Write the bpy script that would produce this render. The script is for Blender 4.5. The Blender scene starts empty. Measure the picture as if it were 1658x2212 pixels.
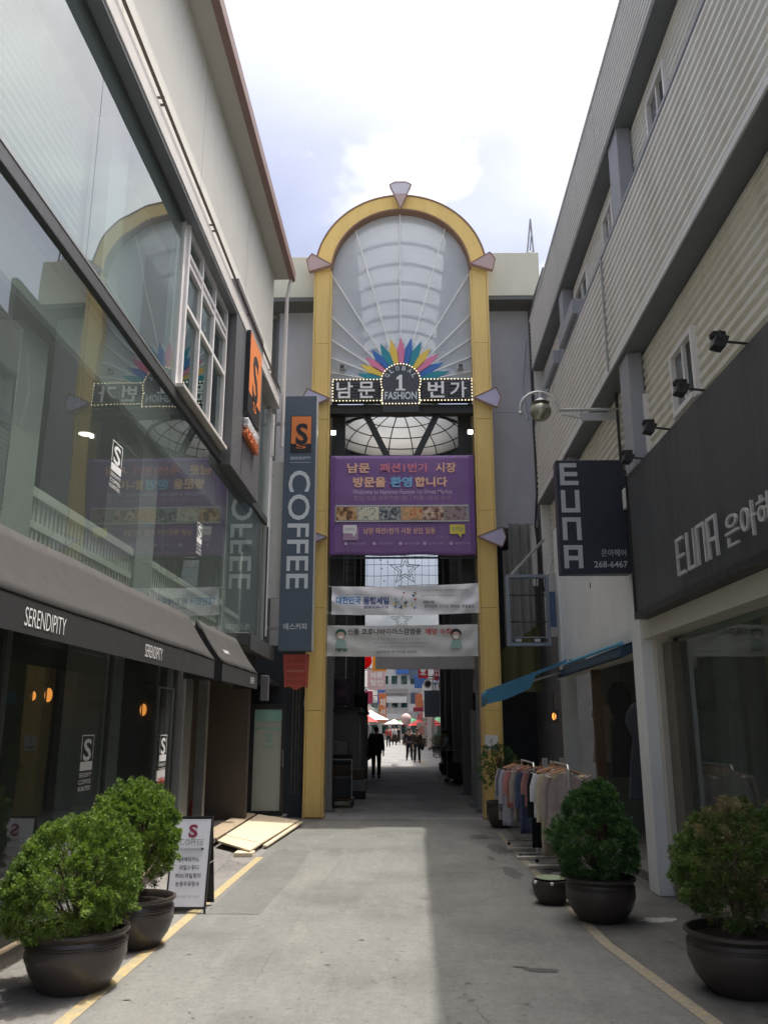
import bpy, bmesh, math, random
import numpy as np
from mathutils import Vector, Matrix

S = bpy.context.scene
C = S.collection
R = math.radians

# ------------------------------------------------------------------ camera, sky, sun, exposure
cam_d = bpy.data.cameras.new('camera')
cam = bpy.data.objects.new('camera', cam_d); C.objects.link(cam)
cam.location = (0, 0, 1.65)
cam.rotation_euler = (R(90 + 14.235), 0, R(1.002))
cam_d.sensor_fit = 'VERTICAL'; cam_d.sensor_height = 36.0; cam_d.lens = 36.0 * 1829 / 2212
cam_d.clip_start = 0.05; cam_d.clip_end = 2000
S.camera = cam

SUNV = Vector((0.235, 0.122, 1.0)).normalized()
SUN_EL = math.asin(SUNV.z); SUN_AZ = math.atan2(SUNV.x, SUNV.y)      # azimuth from +Y towards +X

world = bpy.data.worlds.new('World'); S.world = world; world.use_nodes = True
wn, wl = world.node_tree.nodes, world.node_tree.links
wn.clear()
def wnode(t, **k):
    n = wn.new(t)
    for a, b in k.items(): setattr(n, a, b)
    return n
w_out = wnode('ShaderNodeOutputWorld'); w_bg = wnode('ShaderNodeBackground')
w_sky = wnode('ShaderNodeTexSky', sky_type='NISHITA', sun_disc=False, sun_elevation=SUN_EL, sun_rotation=SUN_AZ)
w_sky.air_density = 0.9; w_sky.dust_density = 10.0; w_sky.ozone_density = 1.0
w_tc = wnode('ShaderNodeTexCoord'); w_sep = wnode('ShaderNodeSeparateXYZ')
wl.new(w_tc.outputs['Generated'], w_sep.inputs[0])
def wmath(op, a, b, clamp=False):
    n = wnode('ShaderNodeMath', operation=op, use_clamp=clamp)
    for i, v in enumerate((a, b)):
        if v is None: continue
        if isinstance(v, (int, float)): n.inputs[i].default_value = v
        else: wl.new(v, n.inputs[i])
    return n.outputs[0]
zz = wmath('ADD', wmath('MAXIMUM', w_sep.outputs[2], 0.0), 0.34)
w_cmb = wnode('ShaderNodeCombineXYZ')
wl.new(wmath('DIVIDE', w_sep.outputs[0], zz), w_cmb.inputs[0])
wl.new(wmath('DIVIDE', w_sep.outputs[1], zz), w_cmb.inputs[1])
w_cmb.inputs[2].default_value = 3.7
def wnoise(scale, detail, rough, dist=0.0):
    n = wnode('ShaderNodeTexNoise'); n.inputs['Scale'].default_value = scale
    n.inputs['Detail'].default_value = detail; n.inputs['Roughness'].default_value = rough
    n.inputs['Distortion'].default_value = dist
    wl.new(w_cmb.outputs[0], n.inputs['Vector']); return n.outputs[0]
n_big = wnoise(2.1, 6, 0.5, 0.25)
n_det = wnoise(5.5, 7, 0.52, 0.3)
def wramp(src, stops):
    r = wnode('ShaderNodeValToRGB'); wl.new(src, r.inputs[0]); e = r.color_ramp.elements
    e[0].position, e[0].color = stops[0][0], (*stops[0][1], 1)
    e[1].position, e[1].color = stops[-1][0], (*stops[-1][1], 1)
    for p, c in stops[1:-1]:
        k = e.new(p); k.color = (*c, 1)
    return r.outputs[0]
# cloud veil: the hazy sky, thinner and thicker in patches, with whiter heaps
veil = wramp(n_big, [(0.30, (0.64, 0.67, 0.74)), (0.48, (0.86, 0.88, 0.91)), (0.70, (1.12, 1.10, 1.06))])
puff = wramp(n_det, [(0.50, (0, 0, 0)), (0.57, (0.5, 0.5, 0.5)), (0.70, (1, 1, 1))])
w_mix1 = wnode('ShaderNodeMixRGB', blend_type='MULTIPLY'); w_mix1.inputs[0].default_value = 1.0
wl.new(w_sky.outputs[0], w_mix1.inputs[1]); wl.new(veil, w_mix1.inputs[2])
w_bw = wnode('ShaderNodeRGBToBW'); wl.new(w_sky.outputs[0], w_bw.inputs[0])
w_lit = wnode('ShaderNodeMixRGB', blend_type='MULTIPLY'); w_lit.inputs[0].default_value = 1.0
wl.new(w_bw.outputs[0], w_lit.inputs[1]); w_lit.inputs[2].default_value = (1.24, 1.24, 1.25, 1)
w_mix2 = wnode('ShaderNodeMixRGB', blend_type='MIX'); wl.new(puff, w_mix2.inputs[0])
wl.new(w_mix1.outputs[0], w_mix2.inputs[1]); wl.new(w_lit.outputs[0], w_mix2.inputs[2])
wl.new(w_mix2.outputs[0], w_bg.inputs[0]); w_bg.inputs[1].default_value = 0.15
wl.new(w_bg.outputs[0], w_out.inputs[0])

sun_d = bpy.data.lights.new('sun', 'SUN'); sun_d.energy = 2.0; sun_d.angle = R(0.55); sun_d.color = (1.0, 0.955, 0.87)
sun = bpy.data.objects.new('sun', sun_d); C.objects.link(sun)
sun.rotation_euler = SUNV.to_track_quat('Z', 'Y').to_euler(); sun.location = (20, 10, 60)

S.view_settings.view_transform = 'Standard'; S.view_settings.look = 'None'
S.view_settings.exposure = 1.0; S.view_settings.gamma = 1.0; S.view_settings.use_curve_mapping = False
S.render.engine = 'CYCLES'
cy = S.cycles
cy.use_denoising = True; cy.max_bounces = 10; cy.diffuse_bounces = 5; cy.glossy_bounces = 4
cy.transmission_bounces = 6; cy.transparent_max_bounces = 24; cy.sample_clamp_indirect = 6.0
cy.caustics_reflective = False; cy.caustics_refractive = False

# ------------------------------------------------------------------ materials
MATS = {}
def _mat(name):
    m = bpy.data.materials.new(name); m.use_nodes = True
    m.node_tree.nodes.clear(); MATS[name] = m
    return m, m.node_tree.nodes, m.node_tree.links
def _noise(n, l, vec, scale, detail=5, rough=0.6):
    t = n.new('ShaderNodeTexNoise'); t.inputs['Scale'].default_value = scale
    t.inputs['Detail'].default_value = detail; t.inputs['Roughness'].default_value = rough
    l.new(vec, t.inputs['Vector']); return t.outputs[0]
def _ramp(n, l, src, stops):
    r = n.new('ShaderNodeValToRGB'); l.new(src, r.inputs[0]); e = r.color_ramp.elements
    e[0].position, e[0].color = stops[0][0], (*stops[0][1], 1)
    e[1].position, e[1].color = stops[-1][0], (*stops[-1][1], 1)
    for p, c in stops[1:-1]:
        k = e.new(p); k.color = (*c, 1)
    return r.outputs[0]
def _mixc(n, l, fac, a, b, mode='MIX'):
    m = n.new('ShaderNodeMixRGB'); m.blend_type = mode
    for i, v in enumerate((fac, a, b)):
        if isinstance(v, (int, float)): m.inputs[i].default_value = v
        elif isinstance(v, tuple): m.inputs[i].default_value = (*v, 1)
        else: l.new(v, m.inputs[i])
    return m.outputs[0]
def mat(name, col, rough=0.6, metal=0.0, var=0.10, scale=3.0, bump=0.0, bscale=60.0, dirt=0.0, dirtcol=(0.06, 0.055, 0.045),
        dscale=1.3, stretch=None, spec=0.4, coat=0.0):
    """painted / plain surface: colour with grain and blotches, optional dirt stains and fine relief"""
    if name in MATS: return MATS[name]
    m, n, l = _mat(name)
    out = n.new('ShaderNodeOutputMaterial'); b = n.new('ShaderNodeBsdfPrincipled'); l.new(b.outputs[0], out.inputs[0])
    g = n.new('ShaderNodeNewGeometry'); vec = g.outputs['Position']
    if stretch:
        mp = n.new('ShaderNodeMapping'); mp.inputs['Scale'].default_value = stretch; l.new(vec, mp.inputs[0]); vec = mp.outputs[0]
    f = _noise(n, l, vec, scale)
    lo = tuple(max(0, c * (1 - var)) for c in col); hi = tuple(min(1, c * (1 + var)) for c in col)
    c = _ramp(n, l, f, [(0.3, lo), (0.7, hi)])
    f2 = _noise(n, l, vec, scale * 11, 3)
    c = _mixc(n, l, 0.5, c, _ramp(n, l, f2, [(0.3, lo), (0.7, hi)]))
    if dirt > 0:
        d = _ramp(n, l, _noise(n, l, vec, dscale, 8, 0.65), [(0.45, (0, 0, 0)), (0.72, (dirt,) * 3)])
        c = _mixc(n, l, d, c, dirtcol)
    l.new(c, b.inputs['Base Color'])
    b.inputs['Metallic'].default_value = metal
    rr = _ramp(n, l, _noise(n, l, vec, scale * 4, 4), [(0.3, (max(0.02, rough - 0.08),) * 3), (0.7, (min(1, rough + 0.08),) * 3)])
    l.new(rr, b.inputs['Roughness'])
    b.inputs['Specular IOR Level'].default_value = spec
    b.inputs['Coat Weight'].default_value = coat
    if bump > 0:
        bp = n.new('ShaderNodeBump'); bp.inputs['Strength'].default_value = bump; bp.inputs['Distance'].default_value = 0.01
        l.new(_noise(n, l, vec, bscale, 4), bp.inputs['Height']); l.new(bp.outputs[0], b.inputs['Normal'])
    return m
def emit(name, col, k):
    if name in MATS: return MATS[name]
    m, n, l = _mat(name); o = n.new('ShaderNodeOutputMaterial'); e = n.new('ShaderNodeEmission')
    e.inputs[0].default_value = (*col, 1); e.inputs[1].default_value = k; l.new(e.outputs[0], o.inputs[0]); return m
def glass(name, tint, ior=1.6, add=0.0, rough=0.0, haze=0.0, hazecol=(0.6, 0.65, 0.65), pas=0.5, warp=0.0):
    """thin sheet glass: mirror by angle, the rest looks straight through with a tint"""
    if name in MATS: return MATS[name]
    m, n, l = _mat(name); o = n.new('ShaderNodeOutputMaterial')
    tr = n.new('ShaderNodeBsdfTransparent'); tr.inputs[0].default_value = (*tint, 1)
    gl = n.new('ShaderNodeBsdfGlossy'); gl.inputs['Roughness'].default_value = rough; gl.inputs[0].default_value = (0.93, 0.97, 0.95, 1)
    geo = n.new('ShaderNodeNewGeometry')
    fr = n.new('ShaderNodeFresnel'); fr.inputs[0].default_value = ior
    ad = n.new('ShaderNodeMath'); ad.operation = 'ADD'; ad.use_clamp = True; ad.inputs[1].default_value = add; l.new(fr.outputs[0], ad.inputs[0])
    if warp > 0:                                   # slightly wavy panes bend what they mirror
        bp = n.new('ShaderNodeBump'); bp.inputs['Strength'].default_value = 1.0; bp.inputs['Distance'].default_value = warp
        l.new(_noise(n, l, geo.outputs['Position'], 1.1, 1, 0.4), bp.inputs['Height']); l.new(bp.outputs[0], gl.inputs['Normal'])
    inv = n.new('ShaderNodeMath'); inv.operation = 'SUBTRACT'; inv.inputs[0].default_value = 1.0; l.new(geo.outputs['Backfacing'], inv.inputs[1])
    fb = n.new('ShaderNodeMath'); fb.operation = 'MULTIPLY'; l.new(ad.outputs[0], fb.inputs[0]); l.new(inv.outputs[0], fb.inputs[1])   # only the outer face mirrors
    base = tr.outputs[0]
    if haze > 0:
        df = n.new('ShaderNodeBsdfDiffuse'); df.inputs[0].default_value = (*hazecol, 1)
        tl = n.new('ShaderNodeBsdfTranslucent'); tl.inputs[0].default_value = (*hazecol, 1)
        mm = n.new('ShaderNodeMixShader'); mm.inputs[0].default_value = pas; l.new(df.outputs[0], mm.inputs[1]); l.new(tl.outputs[0], mm.inputs[2])
        m2 = n.new('ShaderNodeMixShader'); m2.inputs[0].default_value = haze; l.new(tr.outputs[0], m2.inputs[1]); l.new(mm.outputs[0], m2.inputs[2])
        base = m2.outputs[0]
    mx = n.new('ShaderNodeMixShader'); l.new(fb.outputs[0], mx.inputs[0]); l.new(base, mx.inputs[1]); l.new(gl.outputs[0], mx.inputs[2])
    l.new(mx.outputs[0], o.inputs[0]); return m
def cloth(name, col, trans=0.25, var=0.12, scale=14):
    if name in MATS: return MATS[name]
    m, n, l = _mat(name); o = n.new('ShaderNodeOutputMaterial'); g = n.new('ShaderNodeNewGeometry')
    f = _noise(n, l, g.outputs['Position'], scale)
    c = _ramp(n, l, f, [(0.3, tuple(v * (1 - var) for v in col)), (0.7, tuple(min(1, v * (1 + var)) for v in col))])
    d = n.new('ShaderNodeBsdfDiffuse'); t = n.new('ShaderNodeBsdfTranslucent'); l.new(c, d.inputs[0]); l.new(c, t.inputs[0])
    mx = n.new('ShaderNodeMixShader'); mx.inputs[0].default_value = trans
    l.new(d.outputs[0], mx.inputs[1]); l.new(t.outputs[0], mx.inputs[2]); l.new(mx.outputs[0], o.inputs[0]); return m

# ------------------------------------------------------------------ mesh building
WL = {}                                            # world location of every object made here
class MB:
    def __init__(s): s.v = []; s.f = []
    def add(s, vs, fs):
        o = len(s.v); s.v += [tuple(map(float, p)) for p in vs]; s.f += [tuple(i + o for i in f) for f in fs]; return s
    def box(s, x0, x1, y0, y1, z0, z1):
        return s.add([(x0, y0, z0), (x1, y0, z0), (x1, y1, z0), (x0, y1, z0), (x0, y0, z1), (x1, y0, z1), (x1, y1, z1), (x0, y1, z1)],
                     [(0, 3, 2, 1), (4, 5, 6, 7), (0, 1, 5, 4), (1, 2, 6, 5), (2, 3, 7, 6), (3, 0, 4, 7)])
    def hexa(s, b4, t4):
        return s.add(list(b4) + list(t4), [(0, 3, 2, 1), (4, 5, 6, 7), (0, 1, 5, 4), (1, 2, 6, 5), (2, 3, 7, 6), (3, 0, 4, 7)])
    def prism(s, pts, vec):
        """polygon (list of 3-D points) pushed along vec"""
        n = len(pts); v = Vector(vec); q = [tuple(Vector(p) + v) for p in pts]
        return s.add(list(pts) + q, [tuple(range(n))[::-1], tuple(range(n, 2 * n))] + [(i, (i + 1) % n, n + (i + 1) % n, n + i) for i in range(n)])
    def bar(s, a, b, w, h=None, up=(0, 0, 1)):
        a, b = Vector(a), Vector(b); h = h or w; d = (b - a).normalized(); u = Vector(up)
        if abs(d.dot(u)) > 0.98: u = Vector((0, 1, 0))
        r = d.cross(u).normalized(); u = r.cross(d)
        c = lambda p, i, j: tuple(p + r * (w / 2 * i) + u * (h / 2 * j))
        return s.hexa([c(a, -1, -1), c(a, 1, -1), c(b, 1, -1), c(b, -1, -1)], [c(a, -1, 1), c(a, 1, 1), c(b, 1, 1), c(b, -1, 1)])
    def tube(s, pts, r, n=8, cap=True):
        P = [Vector(p) for p in pts]; rs = r if isinstance(r, (list, tuple)) else [r] * len(P); rings = []; last = None
        for i, p in enumerate(P):
            d = (P[min(i + 1, len(P) - 1)] - P[max(i - 1, 0)]).normalized()
            u = last if last is not None else (Vector((0, 0, 1)) if abs(d.z) < 0.9 else Vector((1, 0, 0)))
            r1 = d.cross(u).normalized(); u = r1.cross(d).normalized(); last = u
            rings.append([tuple(p + (r1 * math.cos(2 * math.pi * k / n) + u * math.sin(2 * math.pi * k / n)) * rs[i]) for k in range(n)])
        vs = [q for ring in rings for q in ring]; fs = []
        for i in range(len(P) - 1):
            fs += [(i * n + k, i * n + (k + 1) % n, (i + 1) * n + (k + 1) % n, (i + 1) * n + k) for k in range(n)]
        if cap: fs += [tuple(range(n))[::-1], tuple((len(P) - 1) * n + k for k in range(n))]
        return s.add(vs, fs)
    def lathe(s, cx, cy, prof, n=32, cz=0):
        vs = []; fs = []
        for (r, z) in prof: vs += [(cx + r * math.cos(2 * math.pi * k / n), cy + r * math.sin(2 * math.pi * k / n), cz + z) for k in range(n)]
        for i in range(len(prof) - 1): fs += [(i * n + k, i * n + (k + 1) % n, (i + 1) * n + (k + 1) % n, (i + 1) * n + k) for k in range(n)]
        return s.add(vs, fs)
    def sphere(s, c, rx, ry=None, rz=None, n=16, m=10):
        ry = ry or rx; rz = rz or rx
        vs = [(c[0], c[1], c[2] - rz)]; fs = []
        for i in range(1, m):
            t = math.pi * i / m
            vs += [(c[0] + rx * math.sin(t) * math.cos(2 * math.pi * k / n), c[1] + ry * math.sin(t) * math.sin(2 * math.pi * k / n), c[2] - rz * math.cos(t)) for k in range(n)]
        vs.append((c[0], c[1], c[2] + rz)); e = len(vs) - 1
        fs += [(0, 1 + (k + 1) % n, 1 + k) for k in range(n)]
        for i in range(m - 2): fs += [(1 + i * n + k, 1 + i * n + (k + 1) % n, 1 + (i + 1) * n + (k + 1) % n, 1 + (i + 1) * n + k) for k in range(n)]
        fs += [(e, 1 + (m - 2) * n + k, 1 + (m - 2) * n + (k + 1) % n) for k in range(n)]
        return s.add(vs, fs)
    def grid(s, f, nu, nv, thick=None):
        vs = [f(i / nu, j / nv) for j in range(nv + 1) for i in range(nu + 1)]
        return s.add(vs, [(j * (nu + 1) + i, j * (nu + 1) + i + 1, (j + 1) * (nu + 1) + i + 1, (j + 1) * (nu + 1) + i) for j in range(nv) for i in range(nu)])
    def build(s, name, m, parent=None, smooth=False, bevel=0.0, origin=None, solid=0.0):
        me = bpy.data.meshes.new(name)
        a = np.array(s.v, dtype=float)
        if origin is None:
            lo, hi = a.min(0), a.max(0); origin = ((lo[0] + hi[0]) / 2, (lo[1] + hi[1]) / 2, lo[2])
        o = Vector(origin)
        me.from_pydata([tuple(p) for p in (a - np.array(origin))], [], s.f); me.update()
        if isinstance(m, str): m = MATS[m]
        me.materials.append(m)
        if smooth:
            me.polygons.foreach_set('use_smooth', [True] * len(me.polygons))
            if smooth != 'all':
                try: me.set_sharp_from_angle(angle=R(40))
                except Exception: pass
        return link(name, me, o, parent, bevel, solid)
def link(name, me, o, parent=None, bevel=0.0, solid=0.0):
    ob = bpy.data.objects.new(name, me); C.objects.link(ob)
    if solid:
        sm = ob.modifiers.new('thickness', 'SOLIDIFY'); sm.thickness = solid; sm.offset = 0
    if bevel:
        bm_ = ob.modifiers.new('bevel', 'BEVEL'); bm_.width = bevel; bm_.segments = 2; bm_.limit_method = 'ANGLE'; bm_.angle_limit = R(40)
    WL[ob] = Vector(o)
    if parent is not None: ob.parent = parent; ob.location = Vector(o) - WL[parent]
    else: ob.location = o
    return ob
def empty(name, loc=(0, 0, 0)):
    o = bpy.data.objects.new(name, None); C.objects.link(o); o.location = loc; WL[o] = Vector(loc); o.empty_display_size = 0.2; return o
def tag(o, label, cat, group=None, kind=None):
    o['label'] = label; o['category'] = cat
    if group: o['group'] = group
    if kind: o['kind'] = kind
    return o
def thing(name, loc, label, cat, group=None): return tag(empty(name, loc), label, cat, group)
def struct(o): o['kind'] = 'structure'; return o
def stuff(o): o['kind'] = 'stuff'; return o
def children(o): return [c for c in bpy.data.objects if c.parent == o]
def copy_tree(o, loc, parent=None):
    c = o.copy(); C.objects.link(c); c.location = loc
    if parent is not None: c.parent = parent
    for ch in children(o):
        d = ch.copy(); C.objects.link(d); d.parent = c
        for g in children(ch):
            e = g.copy(); C.objects.link(e); e.parent = d
    return c
def BX(name, m, parent, x0, x1, y0, y1, z0, z1, bevel=0.0): return MB().box(x0, x1, y0, y1, z0, z1).build(name, m, parent, bevel=bevel)

# lettering: flat text turned to mesh, fitted to a width and height, laid on a plane (origin, right, up)
TMP = bpy.data.scenes.new('scratch')               # meshes are evaluated in a scratch scene so that the big one stays untouched
def evaluate(ob):
    TMP.collection.objects.link(ob); vl = TMP.view_layers[0]; vl.update()
    me = bpy.data.meshes.new_from_object(ob.evaluated_get(vl.depsgraph))
    bpy.data.objects.remove(ob); return me
TCACHE = {}; TCU = []
def text_mesh(body, bold=0.0):
    if (body, bold) in TCACHE: return TCACHE[(body, bold)]
    if not TCU:
        TCU.append(bpy.data.curves.new('t', 'FONT')); TCU.append(bpy.data.objects.new('t', TCU[0])); TMP.collection.objects.link(TCU[1])
    cu, ob = TCU; cu.body = body; cu.offset = bold; cu.resolution_u = 3; cu.space_line = 1.25; cu.align_x = 'CENTER'
    vl = TMP.view_layers[0]; vl.update(); me = bpy.data.meshes.new_from_object(ob.evaluated_get(vl.depsgraph))
    v = np.array([tuple(p.co) for p in me.vertices]); f = [tuple(p.vertices) for p in me.polygons]
    bpy.data.meshes.remove(me); TCACHE[(body, bold)] = (v, f)
    return v, f
def text(body, centre, right, up, w, h, m, parent, name='lettering', bold=0.0, depth=0.0, keep=False):
    v, f = text_mesh(body, bold)
    lo, hi = v.min(0), v.max(0); sx = w / max(1e-6, hi[0] - lo[0]); sy = h / max(1e-6, hi[1] - lo[1])
    if keep: sx = sy = min(sx, sy)
    r, u, c = Vector(right).normalized(), Vector(up).normalized(), Vector(centre)
    nrm = r.cross(u)
    b = MB(); cx, cyy = (lo[0] + hi[0]) / 2, (lo[1] + hi[1]) / 2
    pts = [c + r * ((p[0] - cx) * sx) + u * ((p[1] - cyy) * sy) for p in v]
    if depth <= 0: b.add([tuple(p) for p in pts], f)
    else:
        n = len(pts); cnt = {}
        for fc in f:
            for i in range(len(fc)):
                k = (fc[i], fc[(i + 1) % len(fc)]); cnt[k] = cnt.get(k, 0) + 1
        side = [k for k in cnt if (k[1], k[0]) not in cnt]
        b.add([tuple(p + nrm * depth) for p in pts] + [tuple(p) for p in pts], list(f) + [(k[0], n + k[0], n + k[1], k[1]) for k in side])
    return b.build(name, m, parent)
FX, FZ = (1, 0, 0), (0, 0, 1)          # a sheet facing the camera (-Y)

# ================================================================== the setting: ground, road, pavements, painted lines
rnd = random.Random(7)
ROT = -0.018                                   # the near street runs about one degree off the arcade's axis
def NX(x, y): return x + 0.018 * (y - 7.0)     # the same slant for single points

def road_mat(name, base, warm, dark, crack=0.6):
    m, n, l = _mat(name)
    out = n.new('ShaderNodeOutputMaterial'); b = n.new('ShaderNodeBsdfPrincipled'); l.new(b.outputs[0], out.inputs[0])
    g = n.new('ShaderNodeNewGeometry'); pos = g.outputs['Position']
    mp = n.new('ShaderNodeMapping'); mp.inputs['Scale'].default_value = (1.0, 0.22, 1.0); l.new(pos, mp.inputs[0])
    c = _ramp(n, l, _noise(n, l, mp.outputs[0], 1.6, 6, 0.6), [(0.3, base), (0.7, warm)])
    c = _mixc(n, l, _ramp(n, l, _noise(n, l, pos, 0.75, 7, 0.62), [(0.46, (0, 0, 0)), (0.72, (0.8,) * 3)]), c, dark)
    c = _mixc(n, l, _ramp(n, l, _noise(n, l, mp.outputs[0], 5.0, 8, 0.7), [(0.5, (0, 0, 0)), (0.66, (0.3,) * 3)]), c, tuple(v * 1.25 for v in warm))
    grain = _noise(n, l, pos, 150, 4, 0.75)
    c = _mixc(n, l, 0.85, c, _ramp(n, l, grain, [(0.28, (0.55,) * 3), (0.72, (1.38,) * 3)]), 'MULTIPLY')
    c = _mixc(n, l, 0.7, c, _ramp(n, l, _noise(n, l, pos, 14, 6, 0.7), [(0.3, (0.82,) * 3), (0.7, (1.14,) * 3)]), 'MULTIPLY')
    spots = _ramp(n, l, _noise(n, l, pos, 17, 2, 0.4), [(0.66, (0, 0, 0)), (0.70, (0.6,) * 3)])
    c = _mixc(n, l, spots, c, dark)
    vor = n.new('ShaderNodeTexVoronoi'); vor.feature = 'DISTANCE_TO_EDGE'; vor.inputs['Scale'].default_value = 0.55
    wob = n.new('ShaderNodeMixRGB'); wob.inputs[0].default_value = 0.12; l.new(pos, wob.inputs[1])
    nz = n.new('ShaderNodeTexNoise'); nz.inputs['Scale'].default_value = 3.0; nz.inputs['Detail'].default_value = 6; l.new(pos, nz.inputs[0]); l.new(nz.outputs[1], wob.inputs[2])
    l.new(wob.outputs[0], vor.inputs['Vector'])
    ck = _ramp(n, l, vor.outputs['Distance'], [(0.0, (crack,) * 3), (0.006, (0, 0, 0))])
    c = _mixc(n, l, ck, c, tuple(v * 0.5 for v in dark))
    l.new(c, b.inputs['Base Color'])
    b.inputs['Roughness'].default_value = 0.86; b.inputs['Specular IOR Level'].default_value = 0.25
    bp = n.new('ShaderNodeBump'); bp.inputs['Strength'].default_value = 0.35; bp.inputs['Distance'].default_value = 0.004
    l.new(grain, bp.inputs['Height']); l.new(bp.outputs[0], b.inputs['Normal'])
    return m
road_mat('ground_concrete', (0.16, 0.16, 0.15), (0.19, 0.185, 0.17), (0.09, 0.09, 0.085))
road_mat('road_asphalt', (0.168, 0.171, 0.160), (0.203, 0.200, 0.182), (0.105, 0.105, 0.099), 0.05)
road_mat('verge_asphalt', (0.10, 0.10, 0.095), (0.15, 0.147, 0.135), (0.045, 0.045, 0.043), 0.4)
road_mat('pavement_concrete', (0.20, 0.19, 0.18), (0.25, 0.24, 0.225), (0.12, 0.115, 0.11))
road_mat('arcade_floor', (0.26, 0.265, 0.265), (0.32, 0.32, 0.315), (0.14, 0.14, 0.14), 0.5)
def paint_mat(name, col, under, w0=0.46):
    m, n, l = _mat(name)
    out = n.new('ShaderNodeOutputMaterial'); b = n.new('ShaderNodeBsdfPrincipled')
    g = n.new('ShaderNodeNewGeometry'); pos = g.outputs['Position']
    c = _ramp(n, l, _noise(n, l, pos, 9, 6, 0.65), [(0.3, tuple(v * 0.8 for v in col)), (0.7, col)])
    worn = _ramp(n, l, _noise(n, l, pos, 22, 8, 0.75), [(w0, (0, 0, 0)), (w0 + 0.10, (0.9, 0.9, 0.9))])
    c = _mixc(n, l, worn, c, under); l.new(c, b.inputs['Base Color']); b.inputs['Roughness'].default_value = 0.75
    l.new(b.outputs[0], out.inputs[0]); return m
paint_mat('yellow_paint', (0.50, 0.37, 0.16), (0.30, 0.27, 0.19), 0.44)
paint_mat('yellow_paint_worn', (0.40, 0.32, 0.16), (0.21, 0.20, 0.17), 0.40)

def strip(name, pts_l, pts_r, z, m):
    b = MB(); n = len(pts_l)
    b.add([(p[0], p[1], z) for p in pts_l] + [(p[0], p[1], z) for p in pts_r], [(i, n + i, n + i + 1, i + 1) for i in range(n - 1)])
    return b.build(name, m)
g = MB().add([(-900, -900, 0), (900, -900, 0), (900, 900, 0), (-900, 900, 0)], [(0, 1, 2, 3)]).build('ground', 'ground_concrete'); struct(g)
ys = [-6, 0, 4, 7, 10, 13, 16.4]
struct(strip('road', [(NX(-1.93, y), y) for y in ys], [(NX(1.62, y) if y > 6.5 else NX(1.62, y) + (6.5 - y) * 0.16, y) for y in ys], 0.004, 'road_asphalt'))
struct(strip('pavement_left', [(NX(-3.3, y), y) for y in ys], [(NX(-1.93, y), y) for y in ys], 0.004, 'pavement_concrete'))
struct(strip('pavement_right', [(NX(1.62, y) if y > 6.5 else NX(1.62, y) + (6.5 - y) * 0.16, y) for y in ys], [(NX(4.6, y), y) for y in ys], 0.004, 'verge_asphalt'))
struct(strip('arcade_floor', [(-3.4, 16.404), (-3.4, 130)], [(3.6, 16.404), (3.6, 130)], 0.004, 'arcade_floor'))
# painted edge lines
struct(strip('painted_line_left', [(NX(-1.95, y), y) for y in (2, 5, 8, 10.3, 11.75)], [(NX(-1.855, y), y) for y in (2, 5, 8, 10.3, 11.75)], 0.008, 'yellow_paint'))
struct(strip('painted_line_right', [(1.88, 4.0), (1.785, 5.0), (1.655, 6.3), (1.56, 7.3), (1.545, 9.5), (1.53, 12.6), (1.55, 14.5)],
             [(1.98, 4.0), (1.885, 5.0), (1.755, 6.3), (1.655, 7.3), (1.63, 9.5), (1.61, 12.6), (1.625, 14.5)], 0.008, 'yellow_paint_worn'))
struct(strip('painted_line_arcade_left', [(-1.28, 17.3), (-1.22, 24), (-1.2, 34), (-1.2, 60)], [(-1.17, 17.3), (-1.11, 24), (-1.09, 34), (-1.09, 60)], 0.008, 'yellow_paint_worn'))
struct(strip('painted_line_arcade_right', [(1.30, 17.3), (1.22, 20), (1.12, 30), (1.05, 44), (1.05, 60)], [(1.42, 17.3), (1.34, 20), (1.24, 30), (1.17, 44), (1.17, 60)], 0.008, 'yellow_paint_worn'))
# a concrete joint across the road in front of the gate
mat('joint_dark', (0.06, 0.06, 0.058), 0.9)
struct(strip('road_joint', [(-1.9, 16.39), (-1.9, 16.42)], [(1.9, 16.39), (1.9, 16.42)], 0.009, 'joint_dark'))
# tar patch on the road and the rough cement patch beside the pillar
mat('tar', (0.07, 0.07, 0.068), 0.7, var=0.2, scale=20)
def blot(name, cx, cy, rx, ry, rot, m, z, seed, n=26, label=None):
    q = random.Random(seed); b = MB(); pts = []
    for k in range(n):
        a = 2 * math.pi * k / n; r = 1 + q.uniform(-0.28, 0.22)
        x, y = rx * r * math.cos(a), ry * r * math.sin(a)
        pts.append((cx + x * math.cos(rot) - y * math.sin(rot), cy + x * math.sin(rot) + y * math.cos(rot), z))
    return struct(b.add(pts, [tuple(range(n))]).build(name, m))
blot('road_tar_patch', 0.99, 6.52, 0.125, 0.055, -0.15, 'tar', 0.008, 3)
blot('road_tar_patch', 0.84, 6.60, 0.06, 0.018, -0.1, 'tar', 0.008, 5)
mat('cement_patch', (0.36, 0.36, 0.35), 0.9, var=0.35, scale=25, bump=0.4)
blot('pavement_cement_patch', 2.27, 8.12, 0.17, 0.10, 0.1, 'cement_patch', 0.008, 11)
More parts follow.
